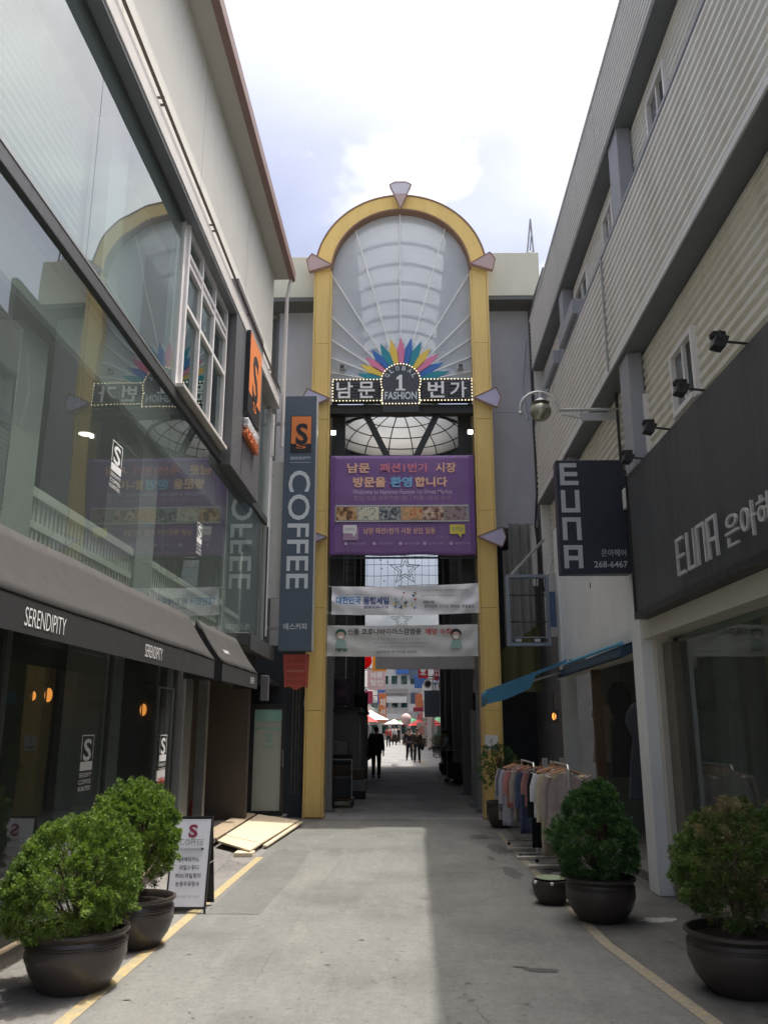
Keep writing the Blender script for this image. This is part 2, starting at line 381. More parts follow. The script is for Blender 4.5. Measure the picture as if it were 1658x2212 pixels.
# raised step along the cafe front
mat('step_stone', (0.24, 0.225, 0.205), 0.8, var=0.15, bump=0.2, dirt=0.4)
mat('plywood', (0.66, 0.56, 0.40), 0.7, var=0.10, stretch=(1, 6, 1), scale=2, dirt=0.25, dirtcol=(0.4, 0.3, 0.17))
mat('plywood_worn', (0.42, 0.33, 0.23), 0.75, var=0.18, stretch=(1, 6, 1), dirt=0.5, dirtcol=(0.2, 0.16, 0.11))
st = struct(empty('pavement_step', (-3.1, 7, 0)))
b = MB(); b.hexa([(-3.4, 2, 0.004), (NX(-2.78, 2), 2, 0.004), (NX(-2.78, 11.1), 11.1, 0.004), (-3.4, 11.1, 0.004)],
                 [(-3.4, 2, 0.12), (NX(-2.78, 2), 2, 0.12), (NX(-2.78, 11.1), 11.1, 0.12), (-3.4, 11.1, 0.12)]); b.build('step_block', 'step_stone', st)
b = MB(); b.hexa([(NX(-2.86, 2), 2, 0.123), (NX(-2.75, 2), 2, 0.123), (NX(-2.75, 11), 11, 0.123), (NX(-2.86, 11), 11, 0.123)],
                 [(NX(-2.86, 2), 2, 0.14), (NX(-2.75, 2), 2, 0.14), (NX(-2.75, 11), 11, 0.14), (NX(-2.86, 11), 11, 0.14)]); b.build('nosing', 'plywood', st)

# hairline cracks and scattered bits on the road
mat('crack_dark', (0.12, 0.118, 0.108), 0.9)
def crack(x0, y0, x1, y1, seed, w=0.004):
    q = random.Random(seed); n = 26; L_, R_ = [], []
    for k in range(n + 1):
        t = k / n; x = x0 + (x1 - x0) * t + q.uniform(-0.018, 0.018); y = y0 + (y1 - y0) * t; ww = w * q.uniform(0.3, 1.0) * math.sin(math.pi * min(1, max(0.04, t)))
        L_.append((x - ww, y)); R_.append((x + ww, y))
    return struct(strip('road_crack', L_, R_, 0.0075, 'crack_dark'))
crack(-0.28, 9.4, -0.10, 13.6, 1); crack(-0.95, 7.4, -0.70, 12.4, 2); crack(-0.98, 5.9, -0.96, 7.3, 3); crack(0.95, 9.0, 1.12, 12.0, 4); crack(0.62, 4.6, 0.40, 6.1, 5)
q = random.Random(21); b = MB()
for k in range(150):
    x, y = q.uniform(-1.8, 1.5), 4.6 + 10.5 * q.random() ** 1.4; s_ = q.uniform(0.006, 0.02); a = q.uniform(0, 6.28)
    b.add([(x + s_ * math.cos(a + t) * (1.6 if i % 2 else 0.7), y + s_ * math.sin(a + t), 0.0085) for i, t in enumerate((0, 1.3, 2.6, 3.9, 5.2))], [(0, 1, 2, 3, 4)])
lt = b.build('road_litter', 'crack_dark'); lt['kind'] = 'stuff'; lt['label'] = 'tiny dark bits of litter and gum spots scattered on the road'; lt['category'] = 'litter'

# older asphalt patch along the left edge and grimy stains by the right edge
road_mat('patch_asphalt', (0.140, 0.144, 0.137), (0.168, 0.168, 0.156), (0.09, 0.09, 0.086), 0.0)
struct(strip('road_patch_left', [(NX(-1.80, y), y) for y in (8.3, 10.2, 12.4)], [(NX(-1.30, y) + dx, y) for y, dx in ((8.3, 0.0), (10.2, 0.05), (12.4, -0.02))], 0.0072, 'patch_asphalt'))
mat('grime', (0.095, 0.094, 0.088), 0.85, var=0.25, scale=9)
for k, (cx, cy, rx, ry) in enumerate(((1.36, 12.6, 0.13, 0.55), (1.30, 10.6, 0.10, 0.42), (1.22, 13.9, 0.16, 0.30), (1.40, 9.3, 0.07, 0.30), (1.18, 11.7, 0.05, 0.2))): blot('road_stain', cx, cy, rx, ry, 0.03, 'grime', 0.0068 + 0.0001 * k, 40 + k, 34)

# ================================================================== the cafe building on the left
mat('cream_wall', (0.66, 0.65, 0.58), 0.7, var=0.05, scale=0.8, dirt=0.18, dirtcol=(0.45, 0.42, 0.35), bump=0.08, stretch=(1, 1, 0.4))
mat('soffit_cream', (0.52, 0.51, 0.46), 0.7, var=0.05)
mat('gutter_brown', (0.24, 0.155, 0.135), 0.5, var=0.12)
mat('ledge_grey', (0.62, 0.59, 0.55), 0.55, var=0.06, dirt=0.25, dirtcol=(0.35, 0.32, 0.28))
mat('frame_dark', (0.065, 0.068, 0.070), 0.4, var=0.15)
mat('frame_white', (0.74, 0.72, 0.71), 0.45, var=0.05, dirt=0.15, dirtcol=(0.45, 0.43, 0.4))
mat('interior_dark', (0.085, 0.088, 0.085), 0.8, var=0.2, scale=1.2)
mat('interior_grey', (0.13, 0.135, 0.13), 0.8, var=0.15)
mat('interior_pale', (0.42, 0.45, 0.42), 0.8, var=0.08)
mat('interior_column', (0.42, 0.44, 0.42), 0.7, var=0.1)
mat('rail_cream', (0.72, 0.72, 0.66), 0.5, var=0.05)
mat('steel_dull', (0.36, 0.36, 0.35), 0.38, metal=0.7, var=0.15, dirt=0.2)
mat('brown_wall', (0.075, 0.062, 0.052), 0.7, var=0.15)
mat('corner_white', (0.66, 0.66, 0.64), 0.6, var=0.05, dirt=0.3, dirtcol=(0.4, 0.4, 0.38))
mat('black_metal', (0.02, 0.02, 0.022), 0.45)
glass('facade_glass', (0.84, 0.90, 0.89), ior=1.7, add=0.07, haze=0.13, hazecol=(0.72, 0.78, 0.77), warp=0.0022)
glass('facade_glass_low', (0.84, 0.885, 0.865), ior=1.7, add=0.06, haze=0.10, hazecol=(0.68, 0.76, 0.73), warp=0.0022)
glass('shop_glass', (0.70, 0.74, 0.72), ior=1.5, haze=0.07, hazecol=(0.6, 0.64, 0.62), warp=0.002)
glass('window_teal', (0.42, 0.58, 0.56), ior=1.9, add=0.08)

cafe = thing('cafe_building', (-2.6, 7.0, 0), 'two-storey cafe building with big reflective glass front and cream upper wall', 'building')
P = cafe
BX('upper_wall', 'cream_wall', P, -3.0, -2.6, 0, 15.2, 7.83, 10.36)
BX('end_wall', 'cream_wall', P, -6.0, -3.0, 15.0, 15.2, 2.72, 10.36); BX('end_wall', 'brown_wall', P, -6.0, -2.75, 15.0, 15.2, 0.006, 2.718)
BX('wall_back', 'interior_dark', P, -6.2, -6.0, 0, 15.2, 0, 10.36)
rf = BX('roof', 'soffit_cream', P, -6.2, -2.30, -0.2, 15.32, 10.363, 10.45)
b = MB(); b.prism([(-2.30, 0, 10.30), (-2.20, 0, 10.33), (-2.19, 0, 10.50), (-2.30, 0, 10.50)], (0, 15.34, 0)); b.build('gutter', 'gutter_brown', rf)
MB().tube([(-2.27, 15.25, 10.33), (-2.30, 15.25, 10.2), (-2.34, 15.25, 9.9), (-2.36, 15.25, 6.8)], 0.035, 8).build('downpipe', 'ledge_grey', P, smooth=True)
for i, y in enumerate((3.6, 6.6, 9.6, 12.6)):
    BX('wall_joint', 'soffit_cream', P, -2.6005, -2.597, y, y + 0.012, 7.86, 10.34)
# ledge over the glass with two thin conduits on stand-offs
lg = BX('ledge', 'ledge_grey', P, -2.99, -2.42, 0, 15.28, 7.58, 7.829, bevel=0.012)
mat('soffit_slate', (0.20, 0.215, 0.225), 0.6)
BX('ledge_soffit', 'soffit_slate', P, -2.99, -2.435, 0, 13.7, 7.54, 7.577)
mat('conduit', (0.10, 0.075, 0.065), 0.6)
for dz, dx in ((0.10, -2.40), (0.19, -2.42)):
    pts = [(dx, y, 7.78 + dz + 0.004 * math.sin(y * 2.1)) for y in np.linspace(0, 15.2, 24)]
    c_ = MB().tube(pts, 0.011, 6).build('conduit', 'conduit', P, smooth=True)
    for y in (5.2, 7.4, 9.7, 12.0, 14.3): BX('bracket', 'conduit', c_, -2.60, dx + 0.012, y, y + 0.02, 7.77 + dz, 7.79 + dz)
# upper glass
for (y0, y1) in ((0.0, 3.1), (3.11, 6.30), (6.31, 8.93)):
    BX('window_pane', 'facade_glass', P, -2.60, -2.588, y0, y1, 5.41, 7.54)
BX('window_head', 'frame_dark', P, -2.64, -2.57, 0, 8.93, 7.51, 7.539)
BX('transom_frame', 'frame_dark', P, -2.66, -2.555, 0, 15.2, 5.25, 5.38, bevel=0.008)
BX('transom_cap', 'steel_dull', P, -2.66, -2.55, 0, 8.9, 5.382, 5.405)
BX('window_jamb', 'frame_white', P, -2.66, -2.565, 8.94, 9.04, 5.41, 7.54)
# lower glass band
ysm = (0.0, 3.9, 6.45, 8.95, 11.2, 13.4, 15.12)
for a_, b_ in zip(ysm[:-1], ysm[1:]):
    BX('window_pane', 'facade_glass_low', P, -2.60, -2.588, a_ + 0.004, b_ - 0.004, 2.92, 5.248)
BX('corner_post', 'corner_white', P, -2.66, -2.55, 15.125, 15.22, 2.9, 7.575)
BX('corner_post_trim', 'frame_dark', P, -2.555, -2.53, 15.10, 15.124, 2.9, 5.21)
# rooms behind the glass
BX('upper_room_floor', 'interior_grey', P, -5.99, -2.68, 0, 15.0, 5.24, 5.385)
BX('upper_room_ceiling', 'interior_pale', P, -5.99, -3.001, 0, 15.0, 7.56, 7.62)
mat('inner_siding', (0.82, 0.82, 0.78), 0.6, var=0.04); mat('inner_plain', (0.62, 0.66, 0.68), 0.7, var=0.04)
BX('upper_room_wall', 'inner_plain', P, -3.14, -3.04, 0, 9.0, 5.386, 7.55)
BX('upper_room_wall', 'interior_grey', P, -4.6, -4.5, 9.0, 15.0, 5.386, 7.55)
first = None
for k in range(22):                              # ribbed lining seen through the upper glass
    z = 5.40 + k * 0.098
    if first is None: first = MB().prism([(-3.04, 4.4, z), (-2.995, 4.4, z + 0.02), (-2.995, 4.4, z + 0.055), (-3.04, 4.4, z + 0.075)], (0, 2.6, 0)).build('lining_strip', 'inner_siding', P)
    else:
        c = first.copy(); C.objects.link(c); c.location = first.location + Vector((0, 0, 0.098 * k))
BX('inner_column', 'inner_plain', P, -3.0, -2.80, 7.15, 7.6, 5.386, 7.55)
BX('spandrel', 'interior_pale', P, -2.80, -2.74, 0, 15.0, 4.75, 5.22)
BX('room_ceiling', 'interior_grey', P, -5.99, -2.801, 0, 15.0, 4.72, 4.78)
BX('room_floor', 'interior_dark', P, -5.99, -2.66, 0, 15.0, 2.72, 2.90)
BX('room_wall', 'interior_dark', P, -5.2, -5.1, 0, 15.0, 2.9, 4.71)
BX('inner_column', 'interior_column', P, -3.25, -2.88, 5.95, 6.42, 2.9, 4.715)
BX('inner_column', 'interior_column', P, -3.25, -2.88, 8.95, 9.55, 2.9, 4.715)
BX('inner_column', 'interior_column', P, -3.25, -2.88, 13.0, 13.4, 2.9, 4.715)
ra = BX('railing', 'rail_cream', P, -2.98, -2.90, 6.43, 14.6, 3.44, 3.52)
BX('rail', 'rail_cream', ra, -2.97, -2.91, 6.43, 14.6, 3.19, 3.25); BX('rail', 'rail_cream', ra, -2.97, -2.91, 6.43, 14.6, 2.92, 2.99)
bb = MB()
for y in np.arange(6.46, 14.6, 0.085): bb.box(-2.955, -2.925, y, y + 0.036, 2.985, 3.445)
stuff(bb.build('balusters', 'rail_cream', ra))
emit('lamp_white', (1.0, 0.93, 0.8), 1.6)
for (y, x) in ((8.6, -3.4), (11.0, -3.6), (6.8, -4.2)):
    MB().lathe(x, y, [(0.0, 4.712), (0.07, 4.712), (0.08, 4.718)], 16).build('ceiling_lamp', 'lamp_white', P)
# white casement window, three lights wide, with its transom lights
wf = BX('window_frame', 'frame_white', P, -2.66, -2.53, 9.04, 9.10, 5.46, 7.54)
for y in (9.74, 10.44, 11.18): BX('mullion', 'frame_white', wf, -2.65, -2.54, y, y + 0.055, 5.46, 7.54)
for z, t in ((5.43, 0.07), (6.50, 0.05), (7.05, 0.05), (7.17, 0.05), (7.47, 0.07)):
    BX('frame_rail', 'frame_white', wf, -2.645, -2.545, 9.10, 11.18, z, z + t)
for (y0, y1) in ((9.10, 9.74), (9.795, 10.44), (10.495, 11.18)):
    for k, (z0, z1) in enumerate(((5.50, 6.50), (6.55, 7.05), (7.22, 7.47))):
        BX('pane', 'window_teal', wf, -2.60, -2.59, y0, y1, z0, z1)
BX('window_sill', 'ledge_grey', P, -2.66, -2.47, 8.95, 11.25, 5.405, 5.455, bevel=0.006)
mat('curtain', (0.62, 0.66, 0.63), 0.9, stretch=(1, 12, 0.5), var=0.15)
BX('curtain', 'curtain', P, -2.76, -2.74, 9.06, 11.2, 5.4, 7.5)
BX('window_pane', 'facade_glass', P, -2.60, -2.588, 13.45, 15.11, 5.41, 7.54)
BX('wall_panel', 'interior_grey', P, -2.66, -2.601, 11.25, 13.44, 5.41, 7.575)
# ground floor
yst = (2.0, 4.4, 6.15, 8.35, 9.83, 10.60)
for a_, b_ in zip(yst[:-1], yst[1:]):
    BX('shop_pane', 'shop_glass', P, -2.83, -2.82, a_ + 0.02, b_ - 0.02, 0.22, 2.50)
    BX('shop_mullion', 'frame_dark', P, -2.85, -2.80, b_ - 0.02, b_ + 0.02, 0.14, 2.5)
BX('shop_plinth', 'frame_dark', P, -2.87, -2.79, 2, 10.6, 0.125, 0.22)
BX('shop_head', 'frame_dark', P, -2.90, -2.66, 2, 15.0, 2.50, 2.715)
BX('shop_column', 'interior_column', P, -3.3, -2.9, 8.40, 8.92, 0.12, 2.5)
mat('olive_panel', (0.13, 0.11, 0.065), 0.7)
BX('wall_panel', 'olive_panel', P, -4.3, -4.2, 8.9, 10.2, 0.12, 2.5)
BX('steel_column', 'steel_dull', P, -2.90, -2.70, 10.64, 11.02, 0.12, 2.5, bevel=0.01)
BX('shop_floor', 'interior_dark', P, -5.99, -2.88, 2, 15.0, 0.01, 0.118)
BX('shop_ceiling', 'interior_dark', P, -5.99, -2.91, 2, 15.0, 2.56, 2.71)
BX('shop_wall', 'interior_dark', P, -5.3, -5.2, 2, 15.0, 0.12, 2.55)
BX('entrance_wall', 'brown_wall', P, -3.7, -3.6, 11.03, 15.0, 0.12, 2.5)
BX('entrance_side', 'interior_dark', P, -3.6, -2.91, 11.03, 11.13, 0.12, 2.5)
BX('entrance_post', 'steel_dull', P, -2.93, -2.80, 12.2, 12.32, 0.12, 2.5)
BX('entrance_floor', 'step_stone', P, -3.6, -2.72, 11.13, 15.0, 0.06, 0.122)
mat('door_trim', (0.30, 0.31, 0.31), 0.35, metal=0.8)
dr = MB().box(-2.815, -2.79, 9.87, 9.885, 0.24, 2.1).build('door_frame', 'door_trim', P)
BX('jamb', 'door_trim', dr, -2.815, -2.79, 10.46, 10.475, 0.24, 2.1); BX('head', 'door_trim', dr, -2.815, -2.79, 9.885, 10.46, 2.085, 2.1)
BX('poster', 'frame_white', dr, -2.812, -2.80, 9.98, 10.30, 1.05, 1.16)
# inside furniture glimpsed through the shop glass
mat('wood_dark', (0.10, 0.065, 0.04), 0.6)
for (x, y) in ((-3.6, 6.9), (-3.9, 5.2)):
    t_ = thing('cafe_table', (x, y, 0.12), 'dark wooden cafe table inside the ground floor window, %s' % ('nearer the grey column' if y > 6 else 'nearer the left picture edge'), 'table', 'tables inside the cafe')
    MB().lathe(x, y, [(0, 0.86), (0.34, 0.86), (0.34, 0.83), (0, 0.83)], 24).build('table_top', 'wood_dark', t_)
    MB().tube([(x, y, 0.13), (x, y, 0.83)], 0.03).build('leg', 'black_metal', t_)
    MB().lathe(x, y, [(0, 0.15), (0.2, 0.14), (0.22, 0.12)], 20).build('base', 'black_metal', t_)
# white corner panel facing the street mouth and its pipe
wp = BX('corner_panel', 'corner_white', P, -2.74, -2.33, 15.86, 15.92, 4.0, 6.72, bevel=0.01)
for z in (4.3, 5.3, 6.4):
    MB().tube([(-2.6, 15.86, z), (-2.6, 15.85, z)], 0.015).build('bolt', 'steel_dull', wp)
MB().tube([(-2.62, 15.5, 6.7), (-2.62, 15.5, 3.25)], 0.055, 10).build('drain_pipe', 'corner_white', P, smooth=True)
MB().tube([(-2.60, 15.5, 7.55), (-2.60, 15.5, 6.7)], 0.055, 10).build('drain_pipe', 'corner_white', P, smooth=True)
cafe.rotation_euler.z = ROT

# lanterns glowing inside the cafe
emit('lamp_amber', (1.0, 0.34, 0.07), 1.0)
def lantern(x, y, z, label, grp, s=1.0):
    t_ = thing('lantern', (x, y, z), label, 'lantern', grp)
    b = MB()
    for k in range(4):
        a = math.pi / 2 * k
        b.box(x + 0.05 * s * math.cos(a) - 0.006, x + 0.05 * s * math.cos(a) + 0.006, y + 0.05 * s * math.sin(a) - 0.006, y + 0.05 * s * math.sin(a) + 0.006, z - 0.09 * s, z + 0.09 * s)
    b.box(x - .06 * s, x + .06 * s, y - .06 * s, y + .06 * s, z + .09 * s, z + .10 * s).box(x - .06 * s, x + .06 * s, y - .06 * s, y + .06 * s, z - .10 * s, z - .09 * s)
    b.tube([(x, y, z + 0.1 * s), (x, y, z + 0.4 * s)], 0.008)
    b.build('cage', 'black_metal', t_)
    MB().sphere((x, y, z), 0.034 * s, 0.034 * s, 0.06 * s, 10, 8).build('bulb', 'lamp_amber', t_)
    return t_
lantern(-3.30, 8.1, 1.94, 'amber lantern glowing inside the cafe, between the awning names', 'lanterns inside the cafe', 1.1)
lantern(-3.42, 8.05, 1.93, 'dim small amber lantern just left of the brighter cafe lantern', 'lanterns inside the cafe', 0.7)
lantern(-3.25, 11.0, 1.86, 'amber lantern glowing inside the cafe beside the door frame', 'lanterns inside the cafe', 1.25)
lantern(-3.30, 7.05, 1.95, 'amber lantern glowing at the left edge of the picture', 'lanterns inside the cafe', 1.1)

# ------------------------------------------------------------------ awnings
mat('awning_grey', (0.042, 0.040, 0.039), 0.85, var=0.08, scale=2, bump=0.15, bscale=300)
mat('awning_valance', (0.024, 0.024, 0.026), 0.85, var=0.1, bump=0.1, bscale=300)
mat('print_white', (0.80, 0.80, 0.80), 0.7, var=0.04)
mat('print_grey', (0.45, 0.47, 0.50), 0.7, var=0.04)
def awning(y0, y1, zt, label, names):
    ym = (y0 + y1) / 2
    t_ = thing('awning', (NX(-2.42, ym), ym, 2.2), label, 'awning', 'dark awnings over the cafe front')
    fa, fb = NX(-2.24, y0), NX(-2.24, y1); wa, wb = NX(-2.58, y0), NX(-2.58, y1)
    b = MB()
    def f(u, v):
        x = wa + (fa - wa) * v + (wb - wa) * u; y = y0 + (y1 - y0) * u; z = zt + (2.42 - zt) * v - 0.025 * math.sin(math.pi * v) + 0.004 * math.sin(u * 23)
        return (x, y, z)
    b.grid(f, 14, 6); b.build('canopy', 'awning_grey', t_, smooth='all', solid=0.012)
    b = MB(); b.hexa([(fa - 0.012, y0, 2.2), (fa, y0, 2.2), (fb, y1, 2.2), (fb - 0.012, y1, 2.2)], [(fa - 0.012, y0, 2.41), (fa, y0, 2.41), (fb, y1, 2.41), (fb - 0.012, y1, 2.41)])
    va = b.build('valance', 'awning_valance', t_)
    for y, s in ((y0, 1), (y1, -1)):
        xw, xf = NX(-2.60, y), NX(-2.245, y)
        MB().prism([(xw, y, 2.2), (xf, y, 2.2), (xf, y, 2.405), (xw, y, zt - 0.006)], (0, 0.01 * s, 0)).build('side_flap', 'awning_valance', t_)
    b = MB()
    for y in np.linspace(y0 + 0.15, y1 - 0.15, max(2, int((y1 - y0) / 1.2))): b.bar((NX(-2.56, y), y, zt - 0.1), (NX(-2.27, y), y, 2.40), 0.02)
    b.build('arms', 'black_metal', t_)
    for (yc, w, h) in names:
        text('SERENDIPITY', (NX(-2.236, yc), yc, 2.305), (0.018, 1, 0), FZ, w, h, 'print_white', va, bold=-0.006)
    return t_
awning(1.6, 10.13, 2.94, 'long dark grey awning over the cafe windows, lettered twice', [(5.42, 0.62, 0.115), (7.74, 0.52, 0.11)])
a2 = awning(10.55, 12.95, 2.94, 'short dark grey awning over the cafe entrance, beside the long one', [(12.55, 0.30, 0.09)])
text('SERENDIPITY', (NX(-2.36, 11.3), 11.3, 2.61), (0.018, 1, 0), (-0.34, 0, 0.52), 0.36, 0.06, 'print_white', a2)
emit('downlight', (1.0, 0.96, 0.88), 6.0)
for k, (x, y) in enumerate(((-2.74, 5.3), (-2.74, 6.9), (-2.74, 8.35), (-2.72, 9.9), (-2.72, 11.35), (-2.72, 12.8))):
    x = NX(x, y)
    d_ = thing('downlight', (x, y, 2.485), 'round white downlight in the cafe soffit, %s counted from the left' % ('first', 'second', 'third', 'fourth', 'fifth', 'sixth')[k], 'downlight', 'downlights under the awnings')
    MB().lathe(x, y, [(0, 0.004), (0.035, 0.004), (0.04, 0.0)], 16, 2.488).build('lens', 'downlight', d_)
    MB().lathe(x, y, [(0.04, 0.0), (0.055, 0.0), (0.055, 0.011)], 16, 2.487).build('rim', 'steel_dull', d_)

# ------------------------------------------------------------------ signs on the cafe
mat('sign_box_grey', (0.135, 0.135, 0.142), 0.45, var=0.04, metal=0.2)
mat('sign_orange', (0.78, 0.24, 0.07), 0.5, var=0.03)
mat('sign_slate', (0.085, 0.115, 0.155), 0.45, var=0.06, scale=1.5)
mat('sign_letter', (0.64, 0.70, 0.74), 0.5, var=0.02)
ws = thing('wall_sign', (-2.5, 12.4, 5.2), 'grey box sign with orange S panel on the cafe wall', 'sign')
b = MB(); y0, y1 = 11.32, 13.45
b.hexa([(NX(-2.60, y0), y0, 5.22), (NX(-2.43, y0), y0, 5.22), (NX(-2.43, y1), y1, 5.22), (NX(-2.60, y1), y1, 5.22)],
       [(NX(-2.60, y0), y0, 8.12), (NX(-2.43, y0), y0, 8.12), (NX(-2.43, y1), y1, 8.12), (NX(-2.60, y1), y1, 8.12)])
b.build('box', 'sign_box_grey', ws, bevel=0.006)
for z in (6.2, 7.2): BX('panel_joint', 'black_metal', ws, NX(-2.432, 12.4) + 0.018, NX(-2.432, 12.4) + 0.0215, 11.9, 11.91, 5.25, 5.9)
def slant(name, m, par, y0, y1, z0, z1, xf, xb):
    b = MB(); b.hexa([(NX(xb, y0), y0, z0), (NX(xf, y0), y0, z0), (NX(xf, y1), y1, z0), (NX(xb, y1), y1, z0)],
                     [(NX(xb, y0), y0, z1), (NX(xf, y0), y0, z1), (NX(xf, y1), y1, z1), (NX(xb, y1), y1, z1)]); return b.build(name, m, par)
mat('sign_black', (0.025, 0.026, 0.03), 0.4)
lp = slant('logo_panel', 'sign_black', ws, 12.0, 12.98, 6.30, 7.62, -2.36, -2.429)
slant('logo_orange', 'sign_orange', lp, 12.02, 12.96, 6.62, 7.60, -2.356, -2.3595)
text('S', (NX(-2.352, 12.49), 12.49, 6.98), (0.018, 1, 0), FZ, 0.44, 0.80, 'sign_black', lp, bold=0.02)
text('S', (NX(-2.353, 12.49), 12.49, 6.52), (0.018, 1, 0), FZ, 0.30, 0.15, 'sign_orange', lp)
mat('letter_orange', (0.66, 0.20, 0.08), 0.5)
for i, (z, t_, mm) in enumerate(((6.13, 'SERENDIPITY', 'print_white'), (5.96, 'COFFEE', 'letter_orange'))):
    text(t_, (NX(-2.425, 12.5), 12.5, z), (0.018, 1, 0), FZ, 0.92, 0.14, mm, ws, depth=0.07)
# projecting COFFEE sign
cs = thing('coffee_sign', (-1.9, 15.65, 3.0), 'tall slate blue projecting sign lettered COFFEE beside the gold gate post', 'sign')
BX('box', 'sign_slate', cs, -2.21, -1.60, 15.6, 15.78, 2.99, 7.98, bevel=0.008)
mat('trim_pale', (0.55, 0.55, 0.52), 0.4, metal=0.4)
BX('edge_trim', 'trim_pale', cs, -1.597, -1.575, 15.60, 15.78, 2.99, 7.98)
yy = 15.597
BX('logo_panel', 'sign_black', cs, -2.09, -1.68, yy - 0.004, yy, 6.80, 7.56); BX('logo_orange', 'sign_orange', cs, -2.075, -1.69, yy - 0.008, yy - 0.0045, 6.98, 7.545)
text('S', (-1.87, yy - 0.012, 7.18), FX, FZ, 0.24, 0.44, 'sign_black', cs, bold=0.03)
text('S', (-1.88, yy - 0.0085, 6.93), FX, FZ, 0.2, 0.09, 'sign_orange', cs)
text('SERENDIPITY', (-1.885, yy - 0.002, 6.69), FX, FZ, 0.40, 0.06, 'sign_letter', cs)
BX('rule', 'sign_letter', cs, -2.09, -1.68, yy - 0.002, yy, 6.60, 6.607)
text('COFFEE', (-1.895, yy - 0.003, 5.29), (0, 0, -1), FX, 2.30, 0.415, 'sign_letter', cs, bold=0.012)
text('에스커피', (-1.91, yy - 0.003, 3.44), FX, FZ, 0.43, 0.125, 'sign_letter', cs, bold=0.008)
for z in (3.4, 7.4): BX('bracket', 'steel_dull', cs, -2.5, -2.211, 15.66, 15.72, z, z + 0.05)
# red menu board hanging below it
mat('red_board', (0.38, 0.07, 0.05), 0.6, var=0.1)
mat('red_board_dark', (0.17, 0.03, 0.025), 0.6)
rb = thing('menu_board', (-1.89, 15.68, 2.3), 'small red menu board hanging under the tall COFFEE sign', 'sign')
pts = [(-2.12, 15.66, 2.94), (-1.64, 15.66, 2.94), (-1.66, 15.66, 2.33)] + [(-1.66 - 0.42 * k / 12, 15.66, 2.33 + 0.03 * math.sin(k / 12 * math.pi * 3)) for k in range(1, 12)] + [(-2.08, 15.66, 2.33)]
MB().prism(pts, (0, 0.02, 0)).build('board', 'red_board', rb)
for z, t_ in ((2.82, '소상공'), (2.70, '아메리카노'), (2.56, '2,000원'), (2.44, '테이크아웃')):
    text(t_, (-1.88, 15.657, z), FX, FZ, 0.34, 0.075, 'red_board_dark', rb)
BX('rule', 'print_grey', rb, -2.05, -1.72, 15.656, 15.659, 2.635, 2.64)
# decals on the glass
def decal(x, y, z, h, label, red=False, extra=0.0):
    t_ = thing('window_decal', (NX(x, y), y, z), label, 'decal', 'S logo decals on the cafe glass')
    X_ = NX(x, y); rt = (0.018, 1, 0)
    w = h * 0.30
    b = MB()
    for (a0, a1, c0, c1) in ((-w, w, 0.98, 1.0), (-w, -w + 0.012, 0.55, 0.98), (w - 0.012, w, 0.55, 0.98)):
        b.add([(X_ + 0.018 * a0, y + a0, z + c0 * h), (X_ + 0.018 * a1, y + a1, z + c0 * h), (X_ + 0.018 * a1, y + a1, z + c1 * h), (X_ + 0.018 * a0, y + a0, z + c1 * h)], [(0, 1, 2, 3)])
    b.add([(X_ - 0.018 * w, y - w, z + 0.36 * h), (X_ + 0.018 * w, y + w, z + 0.36 * h), (X_ + 0.018 * w, y + w, z + 0.52 * h), (X_ - 0.018 * w, y - w, z + 0.52 * h)], [(0, 1, 2, 3)])
    b.build('frame', 'print_white', t_)
    text('S', (X_ + 0.001, y, z + 0.73 * h), rt, FZ, w * 1.3, h * 0.40, 'print_white', t_, bold=0.02)
    for i_, tx in enumerate(('SERENDIPITY', 'COFFEE', 'ROASTERS')): text(tx, (X_, y, z + (0.28 - 0.12 * i_) * h), rt, FZ, w * 2.0, h * 0.08, 'print_white', t_)
    if red:
        text('OPEN', (X_, y, z - 0.1 * h), rt, FZ, w * 2.0, h * 0.14, 'red_board', t_, bold=0.05)
decal(-2.583, 7.37, 3.74, 0.44, 'white S logo decal on the upper cafe glass, the left one')
decal(-2.583, 10.45, 3.76, 0.40, 'white S logo decal on the upper cafe glass, near the COFFEE sign')
decal(-2.813, 7.85, 1.10, 0.48, 'white S logo decal on the ground floor glass under the awning')
decal(-2.785, 10.12, 1.10, 0.46, 'narrow white S logo decal with red word on the cafe door', True)

# canopy slab, notice plate and grey box beyond the awnings
mat('slab_dark', (0.075, 0.075, 0.078), 0.6, var=0.1)
cn = thing('entrance_canopy', (-2.5, 14.3, 2.9), 'dark flat canopy slab between the short awning and the COFFEE sign', 'canopy')
BX('slab', 'slab_dark', cn, -2.9, -2.30, 13.05, 15.55, 2.86, 3.06, bevel=0.01); BX('fascia', 'frame_dark', cn, -2.295, -2.27, 13.05, 15.55, 2.80, 3.05)
BX('wall_below', 'black_metal', cn, -2.75, -2.60, 13.02, 15.3, 2.30, 2.858)
mat('notice_beige', (0.42, 0.41, 0.36), 0.7, var=0.2, scale=12)
tag(BX('notice_plate', 'notice_beige', None, -2.58, -2.35, 13.6, 13.62, 2.24, 2.52), 'small beige notice plate hanging at the cafe entrance corner', 'sign')
tag(BX('meter_box', 'sign_box_grey', None, -2.35, -2.22, 14.6, 14.75, 2.08, 2.50, bevel=0.01), 'narrow grey meter box under the dark canopy slab', 'box')
